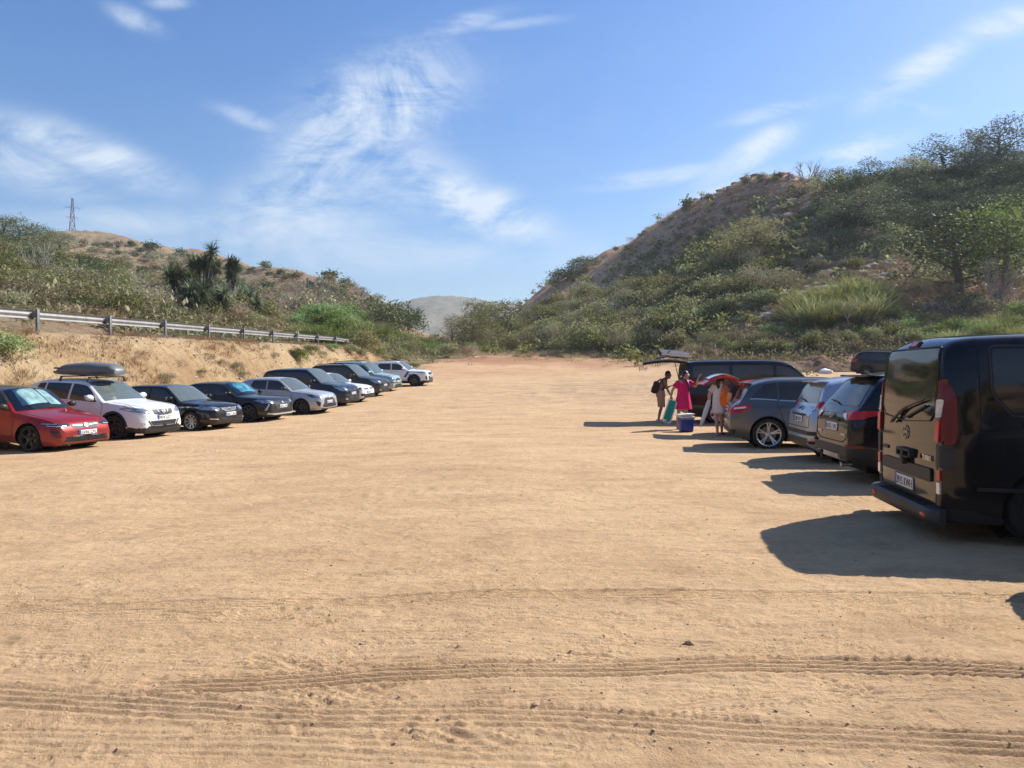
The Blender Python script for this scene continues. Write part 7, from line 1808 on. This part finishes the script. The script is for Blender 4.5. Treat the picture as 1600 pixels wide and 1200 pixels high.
def loft(name, rings, mat, root, folds=0, amp=0, closed=False, seed=0, nseg=40, thick=.006):
    """rings: (centre, rx, ry, axis-x direction angle)"""
    V = []; F = []; n = nseg
    for i, (c, rx, ry, a0) in enumerate(rings):
        t = i/(len(rings)-1)
        for k in range(n):
            a = 2*PI*k/n; q = 1+amp*t*(math.sin(folds*a+seed+t*2)+.5*math.sin((folds*2+1)*a+seed*2)); x, y = rx*math.cos(a)*q, ry*math.sin(a)*q; cs, sn = math.cos(a0), math.sin(a0); V.append((c[0]+x*cs-y*sn, c[1]+x*sn+y*cs, c[2]+(amp*.35*math.sin(folds*a*2+seed) if i == len(rings)-1 and amp else 0)))
    for i in range(len(rings)-1):
        for k in range(n): F.append((i*n+k, i*n+(k+1) % n, (i+1)*n+(k+1) % n, (i+1)*n+k))
    bm = bmesh.new(); vv = [bm.verts.new(v) for v in V]; [bm.faces.new([vv[j] for j in f]) for f in F]
    if closed: bm.faces.new(vv[:n]); bm.faces.new(vv[-n:])
    bmesh.ops.recalc_face_normals(bm, faces=bm.faces)
    if thick and not closed: bmesh.ops.solidify(bm, geom=bm.faces[:], thickness=thick)
    return bm_obj(name, bm, mat, root, True, 60)
def tube_obj(name, pts, rad, mat, root, n=8):
    bm = bmesh.new(); bm_tube(bm, pts, rad, n); return bm_obj(name, bm, mat, root, True, 60)
def hair(root, head, hf, mat, tail=None, long_=0):
    """cap of hair with the face left free"""
    bm = bmesh.new(); bmesh.ops.create_uvsphere(bm, u_segments=22, v_segments=16, radius=1); hf = Vector(hf).normalized(); rng = random.Random(3)
    kill = []
    for v in bm.verts:
        d = v.co.normalized(); fr = d.x*hf.x+d.y*hf.y
        v.co = Vector((d.x*.100-hf.x*.014, d.y*.100-hf.y*.014, d.z*.122+.03))*(1+rng.uniform(-.02, .03))
        if fr > .35 and d.z < .38: kill.append(v)
        elif d.z < -.45-long_: kill.append(v)
    bmesh.ops.delete(bm, geom=kill, context='VERTS'); bmesh.ops.solidify(bm, geom=bm.faces[:], thickness=.012)
    for v in bm.verts: v.co += Vector(head)
    o = bm_obj('hair', bm, mat, root, True, 60)
    if tail: tube_obj('ponytail', [Vector(head)+Vector(p) for p, _ in tail], [r for _, r in tail], mat, o, 8)
    return o
def stand(px, py): return hit(px, py, 10)
H_BLK = simple('hair_black', (.012, .010, .009), .45, grain=.5, gscale=60, bump=.4)
# woman in the pink dress -------------------------------------------------
x, y, z = stand(1065, 671); pw = empty('person', (x, y, z), 0, 'woman in a bright pink dress reaching up to the raised red tailgate', 'person', 'people unloading the cars')
J = dict(pelvis=(.04, .02, .90), waist=(.05, .02, 1.06), chest=(.06, .02, 1.22), neck=(.09, .0, 1.39), head=(.115, -.02, 1.515), look=(.85, -.5, 0), shL=(.235, .02, 1.345), elL=(.395, .0, 1.20), haL=(.475, .02, 1.46), shR=(-.105, -.0, 1.345), elR=(-.255, .02, 1.12), haR=(-.315, -.03, .90),
         hipL=(.12, .04, .86), knL=(.15, .08, .48), ftL=(.19, .16, 0), hipR=(-.04, -.0, .86), knR=(-.09, -.02, .48), ftR=(-.12, -.02, 0), toeL=(.8, -.6, 0), toeR=(.6, -.8, 0), gripL=(.5, .1, .8), gripR=(0, -.1, -1))
body(pw, J, (.5, -.85, 0), skinmat('skin_warm', (.42, .235, .155))); M_PINK = cloth('pink_fabric', (.62, .015, .12)); a0 = -.25
loft('dress', [((.075, .01, 1.405), .085, .075, a0), ((.065, .015, 1.37), .155, .10, a0), ((.06, .02, 1.27), .175, .13, a0), ((.055, .02, 1.12), .165, .128, a0), ((.05, .02, 1.0), .17, .135, a0), ((.045, .02, .86), .20, .165, a0), ((.04, .02, .72), .225, .185, a0), ((.045, .02, .58), .24, .20, a0)], M_PINK, pw, 9, .05)
for s_, (p0, p1) in enumerate((((.205, .02, 1.35), (.335, .01, 1.262)), ((-.075, 0, 1.35), (-.20, .01, 1.20)))):
    tube_obj('sleeve', [p0, tuple((a+b)/2 for a, b in zip(p0, p1)), p1], [.078, .074, .082], M_PINK, pw, 14)
hair(pw, J['head'], J['look'], H_BLK, [((-.05, .05, .03), .045), ((-.06, .04, -.08), .045), ((.02, -.09, -.16), .036), ((.045, -.13, -.28), .030), ((.05, -.15, -.40), .022), ((.05, -.15, -.46), .008)])
b = bmesh.new(); bmesh.ops.create_uvsphere(b, u_segments=8, v_segments=6, radius=.028, matrix=Matrix.Translation((-.01, .02, 1.50))); bm_obj('hair_clip', b, M_PLATE, pw)
for q in ('L', 'R'):
    b = bmesh.new(); c = Vector(J['ft'+q])+Vector(J['toe'+q]).normalized()*.06; bm_box(b, c+Vector((0, 0, .008)), (.25, .085, .02), Matrix.Rotation(math.atan2(J['toe'+q][1], J['toe'+q][0]), 3, 'Z'), .006); bm_obj('sandal', b, M_PLATE, pw)
# folded beach chair in her hand
hx, hy, hz = Vector(pw.location)+Vector(J['haR']); ch = empty('folded_beach_chair', (hx+.06, hy-.03, hz-.06), 0, 'teal folded beach chair with white frame held by the woman in pink', 'beach chair')
T = Matrix.Rotation(.30, 3, 'Y') @ Matrix.Rotation(.15, 3, 'Z'); M_TEAL = cloth('teal_fabric', (.02, .30, .25), .15); M_WT = simple('white_tube', (.78, .78, .76), .4)
def cp(a, b_, c_=0): return T @ Vector((a, c_, b_))
b = bmesh.new(); bm_box(b, cp(0, -.31), (.21, .022, .58), T, .008); bm_obj('fabric', b, M_TEAL, ch)
for dy in (-.022, .022): tube_obj('frame', [cp(-.115, -.02, dy), cp(.06, .0, dy), cp(.125, -.05, dy), cp(.125, -.60, dy), cp(.08, -.66, dy), cp(-.08, -.66, dy), cp(-.125, -.60, dy), cp(-.115, -.02, dy)], .011, M_WT, ch, 8)
# man with backpack --------------------------------------------------------
x, y, z = stand(1031, 660); pm_ = empty('person', (x, y, z), 0, 'bare-chested man in tan shorts bending forward with a small dark backpack', 'person', 'people unloading the cars')
J = dict(pelvis=(.02, 0, .90), waist=(.02, 0, 1.05), chest=(.09, 0, 1.22), neck=(.19, 0, 1.40), head=(.27, -.01, 1.50), look=(1, -.25, -.2), shL=(.12, .17, 1.34), elL=(.22, .19, 1.07), haL=(.36, .14, 1.16), shR=(.13, -.17, 1.33), elR=(.20, -.19, 1.06), haR=(.30, -.15, .88),
         hipL=(.02, .09, .86), knL=(.07, .10, .47), ftL=(-.02, .12, 0), hipR=(.02, -.08, .86), knR=(.03, -.09, .47), ftR=(-.06, -.10, 0), gripL=(1, 0, .2), gripR=(.6, 0, -.7))
body(pm_, J, (1, -.15, 0), skinmat('skin_deep', (.20, .105, .062))); M_TAN = cloth('tan_fabric', (.34, .22, .14))
loft('shorts_waist', [((.02, 0, 1.02), .125, .165, 0), ((.02, 0, .92), .145, .18, 0), ((.03, 0, .82), .15, .185, 0)], M_TAN, pm_, 7, .02)
for s_ in (1, -1): loft('shorts_leg', [((.025, .085*s_, .88), .11, .10, 0), ((.04, .09*s_, .70), .105, .098, 0), ((.055, .095*s_, .50), .095, .092, 0)], M_TAN, pm_, 6, .04)
hair(pm_, J['head'], J['look'], H_BLK)
for q in ('L', 'R'):
    b = bmesh.new(); bm_box(b, Vector(J['ft'+q])+Vector((.06, 0, .045)), (.28, .095, .09), None, .03); bm_obj('shoe', b, simple('shoe_grey', (.42, .42, .42), .7), pm_)
bp_ = empty('backpack', tuple(Vector(pm_.location)+Vector((-.09, 0, 1.10))), 0, 'small dark brown backpack hanging on the back of the shirtless man', 'backpack'); M_BP = cloth('backpack_fabric', (.035, .022, .02)); R_ = Matrix.Rotation(.25, 3, 'Y')
b = bmesh.new(); bm_box(b, (-.05, 0, .02), (.17, .27, .40), R_, .06); bm_obj('bag', b, M_BP, bp_); b = bmesh.new(); bm_box(b, (-.14, 0, -.04), (.06, .20, .20), R_, .025); bm_obj('pocket', b, M_BP, bp_)
for s_ in (1, -1): tube_obj('strap', [(.0, .09*s_, .20), (.13, .12*s_, .29), (.27, .14*s_, .20), (.25, .14*s_, .02), (.10, .12*s_, -.10), (-.02, .1*s_, -.12)], .014, M_BP, bp_, 6)
# woman in white -----------------------------------------------------------
x, y, z = stand(1122, 681); ww = empty('person', (x, y, z), 0, 'dark-haired woman in a short white dress seen from behind with a shoulder bag', 'person', 'people unloading the cars')
J = dict(pelvis=(.03, .02, .88), waist=(.04, .02, 1.03), chest=(.04, .01, 1.18), neck=(.06, .0, 1.345), head=(.085, .02, 1.465), look=(.75, .65, 0), shL=(-.125, .02, 1.30), elL=(-.235, .03, 1.06), haL=(-.20, .10, .85), shR=(.20, .02, 1.30), elR=(.30, .05, 1.06), haR=(.30, .22, .98),
         hipL=(-.04, .02, .85), knL=(-.03, .04, .47), ftL=(-.01, .02, 0), hipR=(.11, .02, .85), knR=(.13, .12, .47), ftR=(.16, .22, .02), toeL=(-.5, .8, 0), toeR=(.5, .8, 0), gripL=(-.1, .3, -1), gripR=(0, .6, -.6))
body(ww, J, (.25, .95, 0), skinmat('skin_light', (.50, .30, .215))); M_WHT = cloth('white_fabric', (.66, .62, .58), .05); a0 = .15
loft('dress', [((.06, .01, 1.365), .075, .07, a0), ((.045, .015, 1.335), .155, .095, a0), ((.04, .02, 1.22), .18, .125, a0), ((.04, .02, 1.06), .175, .125, a0), ((.04, .02, .90), .185, .145, a0), ((.04, .02, .74), .19, .155, a0), ((.04, .02, .60), .195, .16, a0)], M_WHT, ww, 8, .03)
loft('lace_hem', [((.04, .02, .615), .199, .164, a0), ((.04, .02, .575), .203, .168, a0)], cloth('lace', (.50, .36, .32)), ww, 8, .03)
for p0, p1 in (((.165, .02, 1.31), (.255, .035, 1.16)), ((-.09, .02, 1.31), (-.19, .025, 1.15))): tube_obj('sleeve', [p0, tuple((a+b)/2 for a, b in zip(p0, p1)), p1], [.068, .070, .082], M_WHT, ww, 14)
hair(ww, J['head'], J['look'], H_BLK, [((-.05, -.06, .06), .045), ((-.10, -.09, .0), .052), ((-.12, -.10, -.10), .050), ((-.10, -.10, -.20), .038), ((-.12, -.10, -.27), .012)], .2)
for q in ('L', 'R'):
    b = bmesh.new(); c = Vector(J['ft'+q])+Vector(J['toe'+q]).normalized()*.06; bm_box(b, c+Vector((0, 0, .006)), (.24, .08, .018), Matrix.Rotation(math.atan2(J['toe'+q][1], J['toe'+q][0]), 3, 'Z'), .006); bm_obj('sandal', b, simple('sandal_brown', (.16, .09, .05), .7), ww)
ps = empty('folded_parasol', tuple(Vector(ww.location)+Vector(J['haL'])), 0, 'long folded white parasol slanting down from the hand of the woman in white', 'parasol')
tube_obj('canopy', [(.02, -.02, .16), (-.03, -.03, .02), (-.11, -.05, -.22), (-.21, -.07, -.50), (-.25, -.08, -.60)], [.02, .055, .065, .05, .018], M_WHT, ps, 10); tube_obj('pole', [(.05, -.01, .26), (-.26, -.08, -.63)], .010, M_WT, ps, 8)
ob = empty('shoulder_bag', tuple(Vector(ww.location)+Vector((.17, -.14, .98))), .1, 'orange fabric shoulder bag at the side of the woman in white', 'bag'); M_OR = cloth('orange_fabric', (.85, .17, .02), .3, 9); M_ORL = cloth('cream_orange_fabric', (.85, .45, .20), .2, 9)
loft('bag_body', [((0, 0, .19), .10, .05, 0), ((0, 0, .12), .15, .075, 0), ((0, 0, 0), .175, .09, 0), ((0, 0, -.12), .165, .095, 0), ((0, 0, -.20), .12, .07, 0), ((0, 0, -.215), .04, .03, 0)], M_OR, ob, 5, .05, False, 2); b = bmesh.new(); bm_box(b, (.05, -.088, .02), (.12, .02, .26), Matrix.Rotation(.15, 3, 'Y'), .008); bm_obj('pale_panel', b, M_ORL, ob)
for q in (-.02, .03): tube_obj('strap', [(-.10, q, .15), (-.05, q, .30), (.01, .10, .40), (.05, q+.05, .30), (.10, q, .15)], .012, M_OR, ob, 6)
# blue cool box --------------------------------------------------------------
x, y, z = stand(1072, 674.5); cb = empty('cool_box', (x, y, z), .12, 'blue bucket-shaped cool box with white lid standing on the sand', 'cool box'); M_BL = simple('cool_box_blue', (.012, .04, .30), .4, grain=.1)
b = bmesh.new(); vs = bm_box(b, (0, 0, .20), (.33, .27, .40), None, 0, 1.16); bmesh.ops.bevel(b, geom=b.edges[:], offset=.03, segments=3, affect='EDGES', profile=.5); bm_obj('box', b, M_BL, cb)
b = bmesh.new(); bm_box(b, (0, 0, .405), (.41, .335, .035), None, .012); bm_obj('rim', b, M_WT, cb); b = bmesh.new(); bm_box(b, (-.03, .02, .475), (.46, .34, .03), Matrix.Rotation(-.05, 3, 'Y'), .01); bm_box(b, (-.02, .02, .445), (.36, .27, .04), None, .01); bm_obj('lid', b, M_WT, cb)
b = bmesh.new(); bm_tube(b, [(-.19, -.15, .40), (-.18, -.17, .36), (.18, -.17, .36), (.19, -.15, .40)], .008, 6); bm_obj('handle', b, M_WT, cb)
# ------------------------------------------------------------------ thin haze in the air
bm = bmesh.new(); bm_box(bm, (0, 0, 70), (3300, 3300, 160)); m = bpy.data.materials.new('haze_air'); m.use_nodes = True; m.node_tree.nodes.clear()
o_ = m.node_tree.nodes.new('ShaderNodeOutputMaterial'); v_ = m.node_tree.nodes.new('ShaderNodeVolumePrincipled'); v_.inputs['Density'].default_value = .00026; v_.inputs['Color'].default_value = (.80, .88, 1, 1); v_.inputs['Anisotropy'].default_value = .3
m.node_tree.links.new(v_.outputs[0], o_.inputs['Volume']); hz = bm_obj('haze', bm, m, None, False); tag(hz, kind='stuff')
